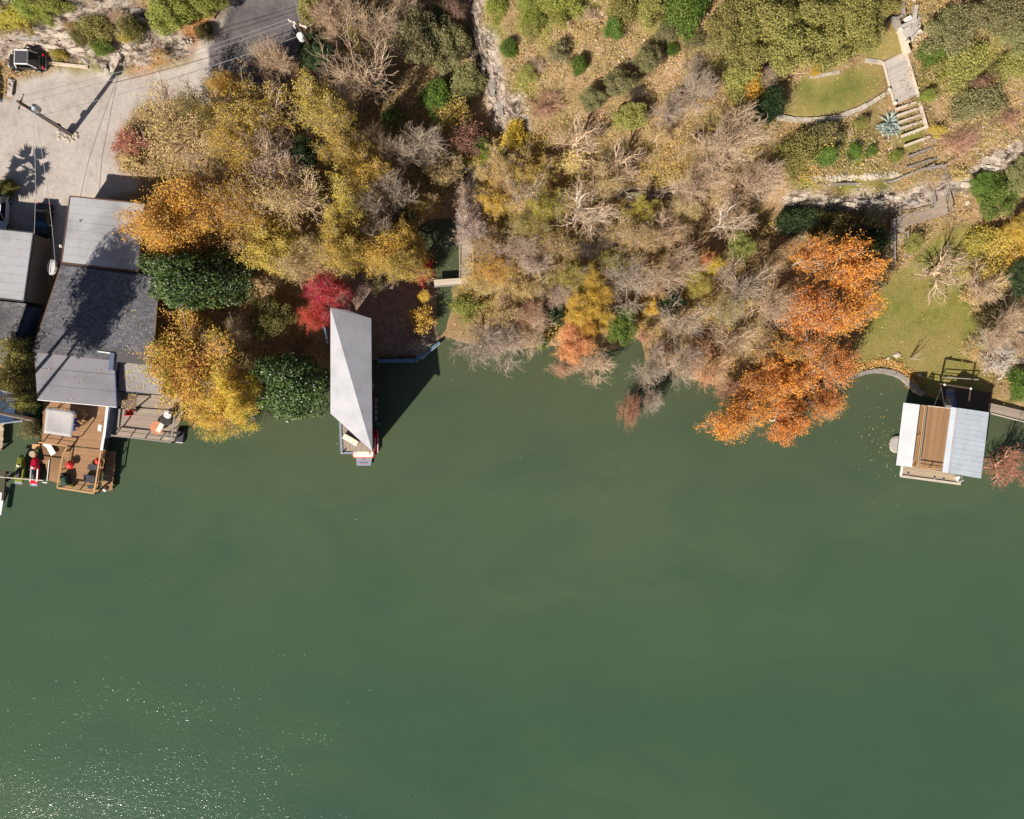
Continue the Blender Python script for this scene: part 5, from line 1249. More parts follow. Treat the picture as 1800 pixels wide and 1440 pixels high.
PAL = {
 'olivegold': [(150, 134, 58), (192, 164, 78), (218, 188, 100), (178, 148, 78)],
 'gold': [(188, 156, 58), (218, 180, 74), (234, 198, 96), (200, 162, 78)],
 'amber': [(220, 170, 60), (236, 190, 80), (244, 204, 104), (214, 164, 54)],
 'orange': [(192, 118, 58), (224, 142, 60), (242, 170, 74), (202, 134, 82)],
 'salmon': [(212, 140, 100), (228, 158, 116), (220, 152, 108), (202, 134, 100)],
 'red': [(180, 46, 56), (216, 70, 78), (200, 58, 72), (224, 106, 72)],
 'redorange': [(200, 64, 50), (226, 100, 62), (222, 122, 68), (186, 54, 54)],
 'mixed': [(144, 152, 46), (212, 184, 68), (238, 188, 96), (226, 160, 108)],
 'magnolia': [(40, 58, 26), (62, 86, 38), (84, 108, 50), (108, 128, 70)],
 'liveoak': [(104, 104, 52), (156, 150, 80), (186, 176, 106), (138, 130, 70)],
 'cedar': [(104, 104, 62), (144, 140, 92), (172, 166, 118), (126, 122, 76)],
 'bright': [(72, 98, 40), (102, 130, 54), (138, 158, 74), (94, 118, 52)],
 'lime': [(124, 134, 56), (152, 158, 72), (176, 176, 92), (136, 138, 68)],
 'yellow': [(198, 164, 58), (222, 190, 72), (232, 204, 92), (192, 164, 74)],
 'yellowgreen': [(150, 146, 58), (180, 172, 72), (202, 186, 92), (174, 152, 74)],
 'tan': [(190, 162, 98), (216, 186, 122), (228, 202, 146), (202, 172, 102)],
 'pinktan': [(188, 166, 152), (208, 188, 174), (216, 198, 188), (196, 170, 156)],
 'brown': [(126, 88, 68), (150, 110, 86), (166, 122, 98), (132, 96, 72)],
 'olive': [(90, 90, 48), (116, 110, 60), (138, 128, 74), (106, 98, 56)],
 'darkgreen': [(38, 54, 32), (56, 74, 42), (78, 94, 56), (52, 64, 38)],
 'agave': [(120, 142, 134), (166, 184, 176), (196, 208, 200), (146, 164, 152)],
 'rust': [(164, 106, 80), (194, 130, 100), (206, 148, 116), (176, 118, 90)],
}
LEAF = {k: leaf_mat('leaves_' + k, v, .42 if k == 'magnolia' else .6, .12 if k in ('magnolia', 'agave', 'darkgreen') else .3, .5 if k == 'magnolia' else .25) for k, v in PAL.items()}
BARK = {'grey': wood('bark_grey', (196, 176, 156), .15), 'pink': wood('bark_pinkish', (216, 188, 158), .15), 'dark': wood('bark_dark', (98, 84, 74), .2),
        'white': wood('bark_white', (230, 220, 206), .1), 'brown': wood('bark_brown', (178, 146, 120), .2), 'rusty': wood('bark_rust', (204, 158, 132), .15)}

def leaf_quads(C, N, size, rng, aspect=.62):
    """quads centred at C with unit normals N"""
    n = len(C)
    r = rng.normal(size=(n, 3)); a = np.cross(N, r); a /= np.linalg.norm(a, axis=1, keepdims=True) + 1e-9
    b = np.cross(N, a); s = size * rng.uniform(.55, 1.3, (n, 1))
    a = a * s * .5; b = b * s * .5 * aspect
    fold = N * s * .12
    co = np.stack([C - a, C - b * 1 + fold, C + a, C + b + fold], 1).reshape(-1, 3)
    return co, np.arange(4 * n).reshape(n, 4)
def leaf_mesh(name, C, N, size, seed, aspect=.62, v=None):
    rng = np.random.RandomState(seed)
    co, fc = leaf_quads(C, N, size, rng, aspect)
    me = np_mesh(name, co, fc)
    v = rng.rand(len(C)) if v is None else v
    at = me.attributes.new('v', 'FLOAT', 'POINT'); at.data.foreach_set('value', np.repeat(v, 4).astype(np.float32))
    me.materials.append(None)
    return me
def unit(v): return v / (np.linalg.norm(v, axis=-1, keepdims=True) + 1e-9)

def lobed(name, seed, R, rz, nl, n, size, low=-.35, aspect=.62, lobe=(.3, .46)):
    rng = np.random.RandomState(seed)
    d = unit(rng.normal(size=(nl * 4, 3))); d = d[d[:, 2] > low][:nl]
    lc = d * np.array([R, R, rz]) * rng.uniform(.3, .86, (len(d), 1)); lr = R * rng.uniform(*lobe, len(d))
    k = rng.choice(len(d), n, p=lr ** 2 / (lr ** 2).sum())
    o = unit(rng.normal(size=(n, 3)) + np.array([0, 0, .35]))
    C = lc[k] + o * (lr[k] * np.where(rng.rand(n) < .85, rng.uniform(.82, 1.06, n), rng.uniform(.3, 1.15, n)))[:, None] * np.array([1, 1, min(1, rz / R + .15)])
    N = unit(o * .5 + rng.normal(size=(n, 3)) * .55 + np.array([0, 0, .55]))
    return leaf_mesh(name, C, N, size, seed + 1, aspect)

def grow(seed, R, H, lv, trunk=.3, limbs=7, spread=1.0, thick=1.0):
    rng = random.Random(seed); S = []; tips = []
    Ls = [H * trunk, .62 * R, .4 * R, .26 * R, .17 * R, .11 * R]
    Rs = [.046 * R * thick, .027 * R * thick, .0145 * R * thick, .0075 * R, .0048 * R, .0034 * R]
    def rv(): return Vector((rng.gauss(0, 1), rng.gauss(0, 1), rng.gauss(0, 1)))
    def br(p, d, L, lev):
        n = (3, 4, 3, 2, 2, 1)[lev]; r = Rs[lev]
        for s in range(n):
            d = (d + rv() * (.08 if lev == 0 else .16) + Vector((0, 0, .05 if lev > 0 else .1))).normalized()
            q = p + d * L / n
            r1 = r * (1 - .5 / n)
            S.append((*p, *q, r, r1, lev)); r = r1
            p = q
            if lev == 0: continue
            if lev < lv:
                for _ in range(2 if lev < 3 else rng.choice((1, 1, 2))):
                    x = d.cross(rv()).normalized()
                    a = math.radians(rng.uniform(22, 58))
                    br(p, (d * math.cos(a) + x * math.sin(a) + Vector((0, 0, .12))).normalized(), L0[lev + 1] * rng.uniform(.65, 1.2), lev + 1)
            elif s == n - 1: tips.append(tuple(p))
        if lev == 0:
            a0 = rng.uniform(0, 6.28)
            for k in range(limbs):
                az = a0 + 6.283 * k / limbs + rng.uniform(-.4, .4)
                el = math.radians(rng.uniform(12, 70) if k % 3 else rng.uniform(50, 85))
                dd = Vector((math.cos(az) * math.cos(el) * spread, math.sin(az) * math.cos(el) * spread, math.sin(el))).normalized()
                br(p - Vector((0, 0, L * .25 * rng.random())), dd, Ls[1] * rng.uniform(.75, 1.2), 1)
    L0 = Ls
    br(Vector((0, 0, 0)), Vector((rng.uniform(-.12, .12), rng.uniform(-.12, .12), 1)).normalized(), Ls[0], 0)
    A = np.array(S); T_ = np.array(tips)
    rr = np.quantile(np.hypot(T_[:, 0], T_[:, 1]), .95)                    # bring the crown to its nominal size
    kx = R / rr; kz = H / np.quantile(T_[:, 2], .97)
    for c0 in (0, 3): A[:, c0:c0 + 2] *= kx; A[:, c0 + 2] *= kz
    T_[:, :2] *= kx; T_[:, 2] *= kz
    return A, T_
def seg_mesh(name, A, n=3):
    p0, p1 = A[:, 0:3], A[:, 3:6]; d = unit(p1 - p0)
    ref = np.where(np.abs(d[:, 2:3]) > .9, np.array([[1., 0, 0]]), np.array([[0, 0, 1.]]))
    a = unit(np.cross(d, ref)); b = np.cross(d, a)
    ring = []
    for q, r in ((p0, A[:, 6]), (p1, A[:, 7])):
        for k in range(n):
            an = 2 * math.pi * k / n
            ring.append(q + (a * math.cos(an) + b * math.sin(an)) * r[:, None])
    co = np.stack(ring, 1).reshape(-1, 3)
    base = (np.arange(len(A)) * 2 * n)[:, None]
    fc = np.concatenate([np.stack([base[:, 0] + k, base[:, 0] + (k + 1) % n, base[:, 0] + (k + 1) % n + n, base[:, 0] + k + n], 1) for k in range(n)])
    me = np_mesh(name, co, fc); me.materials.append(None); me.shade_smooth()
    return me
def tip_crown(name, T_, per, size, seed, jit):
    rng = np.random.RandomState(seed)
    n = int(len(T_) * per)
    k = rng.randint(0, len(T_), n)
    keep = vnoise(T_[:, 0] + 50 * seed, T_[:, 1] + T_[:, 2], 1.1, seed)      # leaves hang on in patches
    k = k[keep[k] > .22]
    C = T_[k] + rng.normal(size=(len(k), 3)) * jit
    N = unit(rng.normal(size=(len(k), 3)) * .6 + np.array([-.15, -.2, .75]))
    return leaf_mesh(name, C, N, size, seed)

TREES, BUSH, LOBE, LOBS = [], [], [], []
for s in range(6):
    A, T_ = grow(100 + s, 4.5, 8.5, (5, 4, 5, 4, 5, 4)[s], .3, (6, 7, 8, 6, 7, 5)[s], (1, 1.2, .9, 1.3, 1, 1.2)[s], (1, 1.1, .9, 1.2, 1, 1.4)[s])
    big = A[:, 8] <= 2
    d = dict(trunk=seg_mesh('trunk', A[big], 6), twigs=seg_mesh('twigs', A[~big], 3))
    kk = 2000 / len(T_); d['few'] = tip_crown('crown', T_, 2.4 * kk, .15, 200 + s, .16)
    d['mid'] = tip_crown('crown', T_, 6.8 * kk, .165, 300 + s, .24)
    d['full'] = tip_crown('crown', T_, 13.5 * kk, .18, 400 + s, .3)
    d['syc'] = tip_crown('crown', T_, 3.8 * kk, .25, 450 + s, .24)
    TREES.append(d)
for s in range(5):
    A, T_ = grow(500 + s, 1.6, 2.2, 4, .08, 9, 1.1, .7)
    big = A[:, 8] <= 1
    d = dict(trunk=seg_mesh('stems', A[big], 4), twigs=seg_mesh('twigs', A[~big], 3))
    d['few'] = tip_crown('leaves', T_, .8, .15, 600 + s, .1)
    d['mid'] = tip_crown('leaves', T_, 2.4, .17, 700 + s, .13)
    d['full'] = tip_crown('leaves', T_, 6.5, .15, 800 + s, .16); d['dense'] = tip_crown('leaves', T_, 12, .15, 850 + s, .2)
    BUSH.append(d)
for s in range(4): LOBE.append(lobed('crown', 900 + s, 4.0, 3.0, 70, 17000, .25, -.3, .55, (.13, .33)))
for s in range(4): LOBS.append(lobed('leaves', 950 + s, 1.5, 1.2, 34, 3000, .16, -.1, .55, (.12, .36)))
BIGLEAF = [lobed('crown', 980 + s, 4.0, 3.4, 44, 17000, .31, -.4, .5, (.2, .42)) for s in range(2)]
FINE = [lobed('crown', 990 + s, 3.0, 2.8, 46, 15000, .15, -.4, .4, (.2, .36)) for s in range(2)]

_rt = random.Random(7)
def child(name, me, mat, parent, loc, scale, rz):
    o = bpy.data.objects.new(name, me); COL.objects.link(o); o.parent = parent
    o.location = loc; o.scale = scale; o.rotation_euler = (0, 0, rz)
    if me.materials:
        o.material_slots[0].link = 'OBJECT'; o.material_slots[0].material = mat
    return o
KN = {'syc': ('sycamore_tree', 'sycamore tree', 'orange sycamores on the shore'), 'bare': ('bare_tree', 'bare tree', 'leafless trees in the woods'), 'few': ('autumn_tree', 'autumn tree', 'autumn trees on the bank'), 'mid': ('autumn_tree', 'autumn tree', 'autumn trees on the bank'), 'full': ('autumn_tree', 'autumn tree', 'autumn trees on the bank'),
      'ever': ('evergreen_tree', 'evergreen tree', 'evergreen trees'), 'mag': ('evergreen_tree', 'evergreen tree', 'evergreen trees'), 'fine': ('evergreen_tree', 'evergreen tree', 'evergreen trees'),
      'bb': ('bare_shrub', 'shrub', 'bare shrubs on the slope'), 'bf': ('autumn_shrub', 'shrub', 'autumn shrubs'), 'bm': ('autumn_shrub', 'shrub', 'autumn shrubs'), 'bx': ('autumn_shrub', 'shrub', 'autumn shrubs'), 'bl': ('green_shrub', 'shrub', 'green shrubs')}
def tree(kind, pal, px, py, r, h, label, ry=None, bark='grey', var=None):
    """r, ry: crown radius in the photograph's pixels; h: height in metres"""
    if h > 5 and kind[0] != 'b' or kind == 'bare': h *= _rt.uniform(.85, 1.2)
    if px < 770 and 100 < py < 520 and h > 4: h *= 1.35 if px > 540 else 1.2
    z = 4.0
    hc = .62 * h if kind[0] != 'b' or kind == 'bare' else .45 * h
    for _ in range(6):
        p = P(px, py, z); z = max(0, ground(p.x, p.y)) + hc
    k = (CAM_H - z) / (15 * CAM_H)
    rx, ry = r * k, (ry or r) * k
    p = P(px, py, z)
    g0 = ground(p.x, p.y)
    nm, cat, grp = KN[kind]
    o = thing(nm, label, cat, (p.x, p.y, g0 - .08), grp)
    base = max(0, g0) - g0 + .08
    v = _rt.randrange(10 ** 6) if var is None else var
    rz = _rt.uniform(0, 6.28) if ry == rx else 0
    bm = BARK[bark]
    Z = h + base
    if kind in ('bare', 'few', 'mid', 'full', 'syc'):
        d = TREES[v % 6]; s = (rx / 4.5, ry / 4.5, Z / 8.5)
        child('trunk', d['trunk'], bm, o, (0, 0, 0), s, rz); child('twigs', d['twigs'], BARK['pink'] if bark == 'white' else bm, o, (0, 0, 0), s, rz)
        if kind != 'bare': child('crown', d[kind], LEAF[pal], o, (0, 0, 0), s, rz)
    elif kind in ('ever', 'mag', 'fine'):
        me, R0, H0 = (LOBE[v % 4], 4.0, 3.2) if kind == 'ever' else (BIGLEAF[v % 2], 4.0, 3.4) if kind == 'mag' else (FINE[v % 2], 3.0, 2.8)
        rz_ = min(h * .46, max(rx, ry) * 1.05) / H0
        child('crown', me, LEAF[pal], o, (0, 0, Z - H0 * rz_ * .98), (rx / R0, ry / R0, rz_), rz)
        d = TREES[v % 6]
        child('trunk', d['trunk'], BARK['dark'], o, (0, 0, 0), (rx / 6, ry / 6, Z / 10), rz)
    elif kind == 'bl':
        child('leaves', BUSH[v % 5]['dense'], LEAF[pal], o, (0, 0, 0), (rx / 1.55, ry / 1.55, Z / 2.0), rz)
        for q_ in range(2):                                        # lower side clumps give a ragged outline
            a_ = _rt.uniform(0, 6.28); f_ = _rt.uniform(.45, .7)
            child('leaves', BUSH[(v + 1 + q_) % 5]['full'], LEAF[pal], o, (math.cos(a_) * rx * .75, math.sin(a_) * ry * .75, -.1), (rx / 1.55 * f_, ry / 1.55 * f_ * _rt.uniform(.7, 1.2), Z / 2.0 * f_), _rt.uniform(0, 6.28))
        child('stems', BUSH[v % 5]['trunk'], BARK['dark'], o, (0, 0, 0), (rx / 2.4, ry / 2.4, Z / 2.4), rz)
    else:
        d = BUSH[v % 5]; s = (rx / 1.6, ry / 1.6, Z / 2.2)
        child('stems', d['trunk'], bm, o, (0, 0, 0), s, rz); child('twigs', d['twigs'], bm, o, (0, 0, 0), s, rz)
        if kind != 'bb': child('leaves', d[{'bf': 'few', 'bm': 'mid', 'bx': 'full'}[kind]], LEAF[pal], o, (0, 0, 0), s, rz)
    return o
T = tree
# ---- left bank, between the gravel lot, the houses and the creek
T('few', 'tan', 300, 220, 92, 8, 'wide thinly leaved tan tree spreading over the edge of the gravel lot', 78, 'brown', 1)
T('bm', 'rust', 228, 252, 30, 1.6, 'low rust red shrub at the gravel edge above the garage', 26, 'rusty')
T('bm', 'tan', 225, 290, 26, 1.4, 'low tan shrub just north of the garage corner', 18)
T('mid', 'yellowgreen', 362, 212, 38, 7, 'small lime tinged tree at the lot edge beside the gold canopy')
T('mid', 'olivegold', 455, 195, 78, 9.5, 'broad olive gold tree just below the dark asphalt road', 60)
T('full', 'gold', 395, 160, 30, 8, 'small olive yellow tree touching the corner of the asphalt road', 26)
T('mid', 'gold', 420, 255, 58, 9, 'gold tree left of the pink grey twiggy crown in the left grove')
T('few', 'pinktan', 478, 285, 62, 9.5, 'pinkish tan half bare crown in the middle of the left grove', 56, 'pink')
T('mid', 'olivegold', 555, 195, 58, 9, 'olive gold tree at the top right of the left grove by the dark ravine', 48)
T('ever', 'darkgreen', 540, 278, 26, 6, 'dark green evergreen deep in a gap of the gold canopy', 30)
T('mid', 'olivegold', 592, 262, 54, 9, 'olive gold tree right of the dark gap in the left grove', 40)
T('full', 'amber', 328, 378, 82, 9.5, 'bright amber tree leaning over the garage roof edge', 70)
T('bare', '', 352, 318, 62, 9.8, 'grey bare tree with crooked limbs above the amber tree', 54, 'grey', 5)
T('mid', 'gold', 432, 372, 58, 9, 'gold tan tree right of the amber tree', 66)
T('few', 'tan', 522, 345, 70, 9.5, 'large tan and grey twiggy crown in the lower middle of the left grove', 58, 'pink', 3)
T('full', 'olivegold', 470, 432, 62, 9, 'olive gold tree above the northern glossy magnolia', 50)
T('mid', 'olivegold', 605, 360, 62, 9, 'olive gold tree on the inner right of the left grove', 56)
T('full', 'gold', 672, 440, 60, 8.5, 'gold tree at the lower right of the left grove beside the black creek', 48)
T('few', 'tan', 540, 455, 48, 8.5, 'tan twiggy tree just above the crimson maple', 44, 'pink')
T('full', 'olivegold', 600, 435, 50, 8.5, 'olive yellow tree directly above the crimson maple', 46)
T('mid', 'gold', 640, 300, 48, 8.5, 'gold tree beside the bare grey crowns of the ravine edge', 44)
T('bare', '', 685, 350, 58, 8.5, 'grey bare crown at the right edge of the left grove', 54, 'grey', 0)
T('bare', '', 660, 410, 40, 8.8, 'small grey bare crown poking through the gold tree beside the creek', 30, 'grey', 4)
T('full', 'olivegold', 715, 425, 28, 7, 'small gold tree on the very edge of the black creek', 34)
T('full', 'olivegold', 702, 468, 40, 8, 'gold tree at the lowest right tip of the left grove by the creek', 32)
T('mid', 'olivegold', 745, 362, 34, 6, 'shaded olive gold tree at the head of the creek pool', 26)
T('ever', 'olive', 712, 388, 26, 5, 'dark olive tree on the left bank of the creek pool', 24)
T('few', 'pinktan', 815, 350, 30, 6, 'pinkish twiggy tree over the upper boardwalk', 28, 'pink')
T('mag', 'magnolia', 325, 494, 74, 9, 'glossy dark green magnolia beside the shingled house roof', 54)
T('mag', 'magnolia', 405, 484, 48, 6, 'shaded glossy evergreen right behind the northern magnolia', 56)
T('full', 'mixed', 354, 638, 80, 9, 'large orange and olive tree overhanging the grey deck', 92)
T('full', 'mixed', 405, 690, 52, 9, 'orange olive tree between the big orange tree and the southern magnolia', 56)
T('full', 'mixed', 382, 734, 48, 7, 'low orange tree hanging over the water right of the grey deck', 34)
T('mag', 'magnolia', 510, 680, 70, 8, 'round glossy green magnolia at the water left of the folded roof', 64)
T('full', 'red', 584, 518, 40, 7, 'crimson maple at the upper end of the folded grey roof', 38)
T('full', 'red', 553, 556, 26, 6, 'smaller crimson maple just below left of the larger crimson one', 30)
T('ever', 'olive', 480, 560, 42, 5, 'shaded olive tree between the two magnolias', 44)
T('few', 'tan', 415, 585, 26, 7, 'tan tree right of the big orange tree in the shade', 30)
T('bf', 'olive', 525, 615, 26, 2.2, 'sparse shaded shrub beside the southern magnolia', 24, 'brown')
T('bx', 'red', 742, 478, 20, 2.4, 'small dark red shrub by the end of the footbridge', 20, 'brown')
T('bm', 'amber', 745, 521, 13, 1.4, 'small orange yellow shrub on the spit south of the footbridge', 11)
T('bm', 'gold', 738, 568, 28, 2, 'twiggy gold and red shrub at the right edge of the dirt spit', 28, 'brown')
T('bf', 'pinktan', 738, 606, 20, 1.2, 'low grey shrub on the spit next to the blue grey wall', 16)
T('bf', 'olive', 665, 500, 24, 2, 'dark shrub between the crimson maple and the footbridge', 20, 'dark')
# ---- rock bank and road, top left
T('ever', 'lime', 300, 28, 44, 5, 'bright lime green tree on the rock bank above the road', 36)
T('ever', 'lime', 362, 12, 42, 5, 'lime green tree at the top edge left of the asphalt road', 28)
T('bl', 'yellowgreen', 40, 36, 32, 1.8, 'olive green scrub above the jeep on the rock bank', 16)
T('bl', 'lime', 108, 26, 26, 1.8, 'lime green scrub in the middle of the rock bank', 16)
T('bf', 'brown', 60, 10, 26, 1.6, 'brown scrub at the top of the rock bank', 12, 'brown')
T('bl', 'liveoak', 172, 54, 28, 2, 'olive shrub on the right of the rock bank', 20)
T('bl', 'bright', 184, 86, 17, 1.5, 'bright green bush at the foot of the rock bank', 13)
T('bx', 'yellowgreen', 222, 62, 18, 1.4, 'yellow green shrub beside the pole shadow on the bank', 12)
T('bb', '', 210, 30, 30, 1.8, 'grey bare scrub left of the lime green tree', 22, 'pink')
T('bb', '', 355, 60, 20, 1.4, 'dark bare shrub on the orange leaf bank by the road', 20, 'dark')
T('bl', 'yellowgreen', 105, 96, 14, 1, 'low yellow green bush right of the jeep', 8)
T('bl', 'olive', 16, 329, 18, 1.6, 'dark scrub at the left edge above the white car', 13)
T('bl', 'olive', 150, 66, 20, 1.8, 'dark olive scrub in the middle right of the rock bank', 13)
T('bl', 'olive', 235, 52, 18, 2.4, 'shaded dark scrub below the lime green tree', 14)
T('bm', 'olive', 85, 52, 18, 1.2, 'low olive scrub on the ledge above the timber curb', 9)
T('bl', 'lime', 70, 32, 22, 1.8, 'lime tinged scrub left of the middle of the rock bank', 12)
T('bm', 'yellowgreen', 18, 58, 22, 1.4, 'yellow green scrub at the left end of the rock bank', 10)
T('bf', 'tan', 130, 50, 18, 1.2, 'thin tan scrub on the rock bank', 10, 'brown')
T('bf', 'tan', 285, 95, 16, 1, 'thin tan brush on the orange leaf bank', 10, 'brown')
T('bl', 'olive', 358, 58, 12, 1.4, 'dark olive bush on the orange bank beside the road', 14)
T('ever', 'darkgreen', 4, 12, 22, 5, 'dark evergreen cut by the top left corner of the picture')
# ---- ravine, top centre
T('ever', 'liveoak', 548, 22, 26, 5, 'olive evergreen right of the wooden pole with the transformer', 28)
T('ever', 'darkgreen', 548, 92, 28, 6, 'dark green evergreen directly below the transformer pole', 34)
T('bare', '', 484, 112, 46, 7.5, 'pinkish bare tree over the asphalt road below the power lines', 44, 'pink', 2)
T('bare', '', 600, 28, 52, 8.5, 'grey bare tree at the top edge right of the transformer pole', 44, 'pink', 0)
T('few', 'rust', 572, 22, 22, 6, 'small rusty tree at the top edge beside the olive evergreen', 24, 'brown')
T('bare', '', 660, 60, 54, 8.5, 'grey bare tree at the top of the ravine left of the cedar', 50, 'pink', 4)
T('bare', '', 705, 18, 44, 8, 'bare tree cut by the top edge above the cedar', 30, 'pink', 1)
T('mid', 'yellowgreen', 625, 85, 26, 7, 'small yellow green tree among the bare ravine trees', 24)
T('bare', '', 640, 128, 76, 9.5, 'big grey bare tree with fanning limbs above the black ravine', 60, 'pink', 3)
T('ever', 'cedar', 735, 72, 42, 8, 'grey green cedar on the left of the cedar pair over the ravine', 48)
T('ever', 'cedar', 790, 82, 38, 7, 'darker cedar on the right of the cedar pair below the cliff edge', 48)
T('ever', 'darkgreen', 770, 40, 34, 6, 'dark evergreen above the cedar pair', 26)
T('mid', 'brown', 800, 22, 26, 6, 'rust brown tree at the top beside the cliff edge', 26)
T('bare', '', 580, 165, 42, 8, 'shaded bare tree left of the black ravine', 44, 'grey', 1)
T('mid', 'brown', 530, 150, 30, 7, 'dark brown leaved tree at the right end of the asphalt road', 28, 'dark')
T('ever', 'darkgreen', 575, 120, 26, 6, 'dark evergreen under the bare ravine trees', 26)
T('bl', 'bright', 768, 172, 22, 3, 'bright green shrub on the right rim of the black ravine', 24)
T('bm', 'bright', 688, 205, 20, 3, 'small green shrub down in the black ravine', 12)
T('bm', 'olivegold', 800, 205, 32, 4, 'olive gold shrub right of the ravine', 26)
T('bl', 'cedar', 822, 145, 24, 4, 'grey green shrub below the cliff edge', 22)
T('bare', '', 725, 262, 62, 8, 'wide grey bare tree at the lower mouth of the ravine', 46, 'grey', 4)
T('bare', '', 662, 262, 40, 8.5, 'grey bare crown between the gold trees and the ravine mouth', 42, 'pink', 0)
T('few', 'tan', 785, 300, 40, 6, 'brownish twiggy tree above the head of the boardwalk', 38, 'brown')
T('bm', 'brown', 822, 248, 38, 4, 'brown shrub on the slope under the lower cliff', 34)
T('bl', 'bright', 848, 262, 16, 2.4, 'green bush at the foot of the lower cliff', 14)
# ---- open scrub slope, top centre
for a in (
 ('bl', 'lime', 872, 14, 18, 2, 'olive bush at the top just right of the cliff edge', 16), ('bl', 'lime', 934, 38, 18, 2.4, 'round green bush near the top of the open slope', 16),
 ('bl', 'liveoak', 935, 50, 14, 1.8, 'darker bush hidden under the round green bush on the slope', 12), ('bl', 'bright', 893, 86, 14, 1.8, 'small green bush alone on the slope right of the cliff edge', 14),
 ('bl', 'lime', 985, 8, 40, 2.6, 'wide lime green scrub at the top edge of the open slope', 20), ('bb', '', 1036, 28, 22, 2, 'grey bare shrub near the top of the open slope', 18, 'pink'),
 ('bl', 'bright', 1078, 50, 15, 2.4, 'dark green round bush in the middle of the open slope', 15), ('bl', 'liveoak', 1092, 22, 24, 3, 'olive shrub at the top edge centre of the slope', 20),
 ('bl', 'bright', 1195, 22, 24, 4, 'tall bright green shrub at the top of the slope', 40), ('bl', 'bright', 1218, 18, 16, 4, 'dark green shrub touching the tall bright green one', 28),
 ('bl', 'liveoak', 1140, 22, 22, 3, 'olive green shrub left of the tall bright green shrub', 20), ('bm', 'cedar', 985, 92, 22, 2.6, 'grey olive shrub on the left of the open slope', 22),
 ('bl', 'bright', 1018, 116, 12, 2, 'small dark green bush below the grey olive shrub', 12), ('ever', 'cedar', 1138, 106, 24, 4.5, 'dark cedar at the right of the cedar clump on the slope', 26),
 ('ever', 'cedar', 1094, 146, 34, 4.5, 'pale grey green cedar in the middle of the cedar clump', 26), ('ever', 'cedar', 1042, 178, 26, 4.5, 'grey green cedar at the lower left of the cedar clump', 20),
 ('ever', 'liveoak', 1108, 205, 38, 4.5, 'dark green cedar at the bottom of the cedar clump', 24), ('bl', 'liveoak', 926, 132, 14, 1.6, 'low olive bush right of the lower cliff edge', 14),
 ('bl', 'bright', 1180, 90, 10, 1.4, 'tiny green bush on the stony slope', 10), ('bb', '', 1222, 115, 22, 2.4, 'pale grey bare shrub on the stony slope', 26, 'grey'),
 ('bb', '', 945, 115, 18, 1.5, 'small pinkish bare shrub left of the open slope', 18, 'pink'), ('bl', 'lime', 925, 10, 14, 1.5, 'small lime bush at the top edge near the cliff', 10),
 ('bare', '', 1232, 158, 40, 6, 'grey bare tree right of the cedar clump', 36, 'grey'), ('bare', '', 1180, 190, 38, 5.5, 'grey bare tree below right of the cedar clump', 36, 'grey'),
 ('few', 'tan', 1155, 235, 28, 5, 'tan twiggy tree between the cedar clump and the stone ledge', 26, 'pink'), ('bl', 'cedar', 1170, 60, 16, 2, 'grey green bush below the tall bright green shrub', 14),
 ('bb', '', 1120, 165, 26, 2, 'dark bare shrub wedged in the cedar clump', 24, 'dark'), ('bb', '', 960, 185, 40, 2.4, 'wide pinkish bare shrub on the slope below the cliff top', 30, 'rusty'),
 ('bm', 'tan', 1030, 60, 26, 1.4, 'tan scrub in the middle of the open slope', 18), ('bm', 'olive', 1225, 75, 22, 1.6, 'olive scrub below the tall green shrub pair', 16),
 ): T(*a[:8], **({'bark': a[8]} if len(a) > 8 else {}), **({'var': a[9]} if len(a) > 9 else {}))
# ---- live oaks above the terrace lawn
for a in ((1282, 45, 46, 6.5, 'leftmost live oak of the olive oak canopy', 50), (1345, 30, 56, 7, 'live oak at the top edge left of the oak canopy centre', 46), (1318, 96, 46, 6.5, 'live oak at the lower left of the oak canopy', 42),
          (1392, 88, 54, 7, 'live oak above the left end of the terrace lawn', 44), (1420, 24, 54, 7, 'live oak at the top edge in the middle of the oak canopy', 44), (1462, 82, 50, 7, 'live oak above the middle of the terrace lawn', 44),
          (1492, 26, 50, 7, 'live oak at the top edge right of the oak canopy centre', 42), (1512, 72, 36, 6, 'live oak beside the small yellow lawn patch', 32), (1545, 18, 36, 6, 'shaded live oak next to the stone garden walls', 30)):
    T('ever', 'liveoak', *a)
T('bl', 'liveoak', 1300, 150, 30, 4, 'olive shrub under the left end of the oak canopy', 24)
T('bx', 'amber', 1312, 158, 22, 4, 'orange shrub left of the terrace lawn', 30)
T('bare', '', 1338, 138, 26, 5, 'pinkish bare tree beside the orange shrub left of the terrace lawn', 24, 'pink')
T('bl', 'darkgreen', 1348, 190, 20, 3.2, 'dark green round bush at the left end of the terrace wall', 24)
T('bl', 'yellow', 1438, 122, 8, 1.5, 'tiny yellow bush on the edge of the terrace lawn', 7)
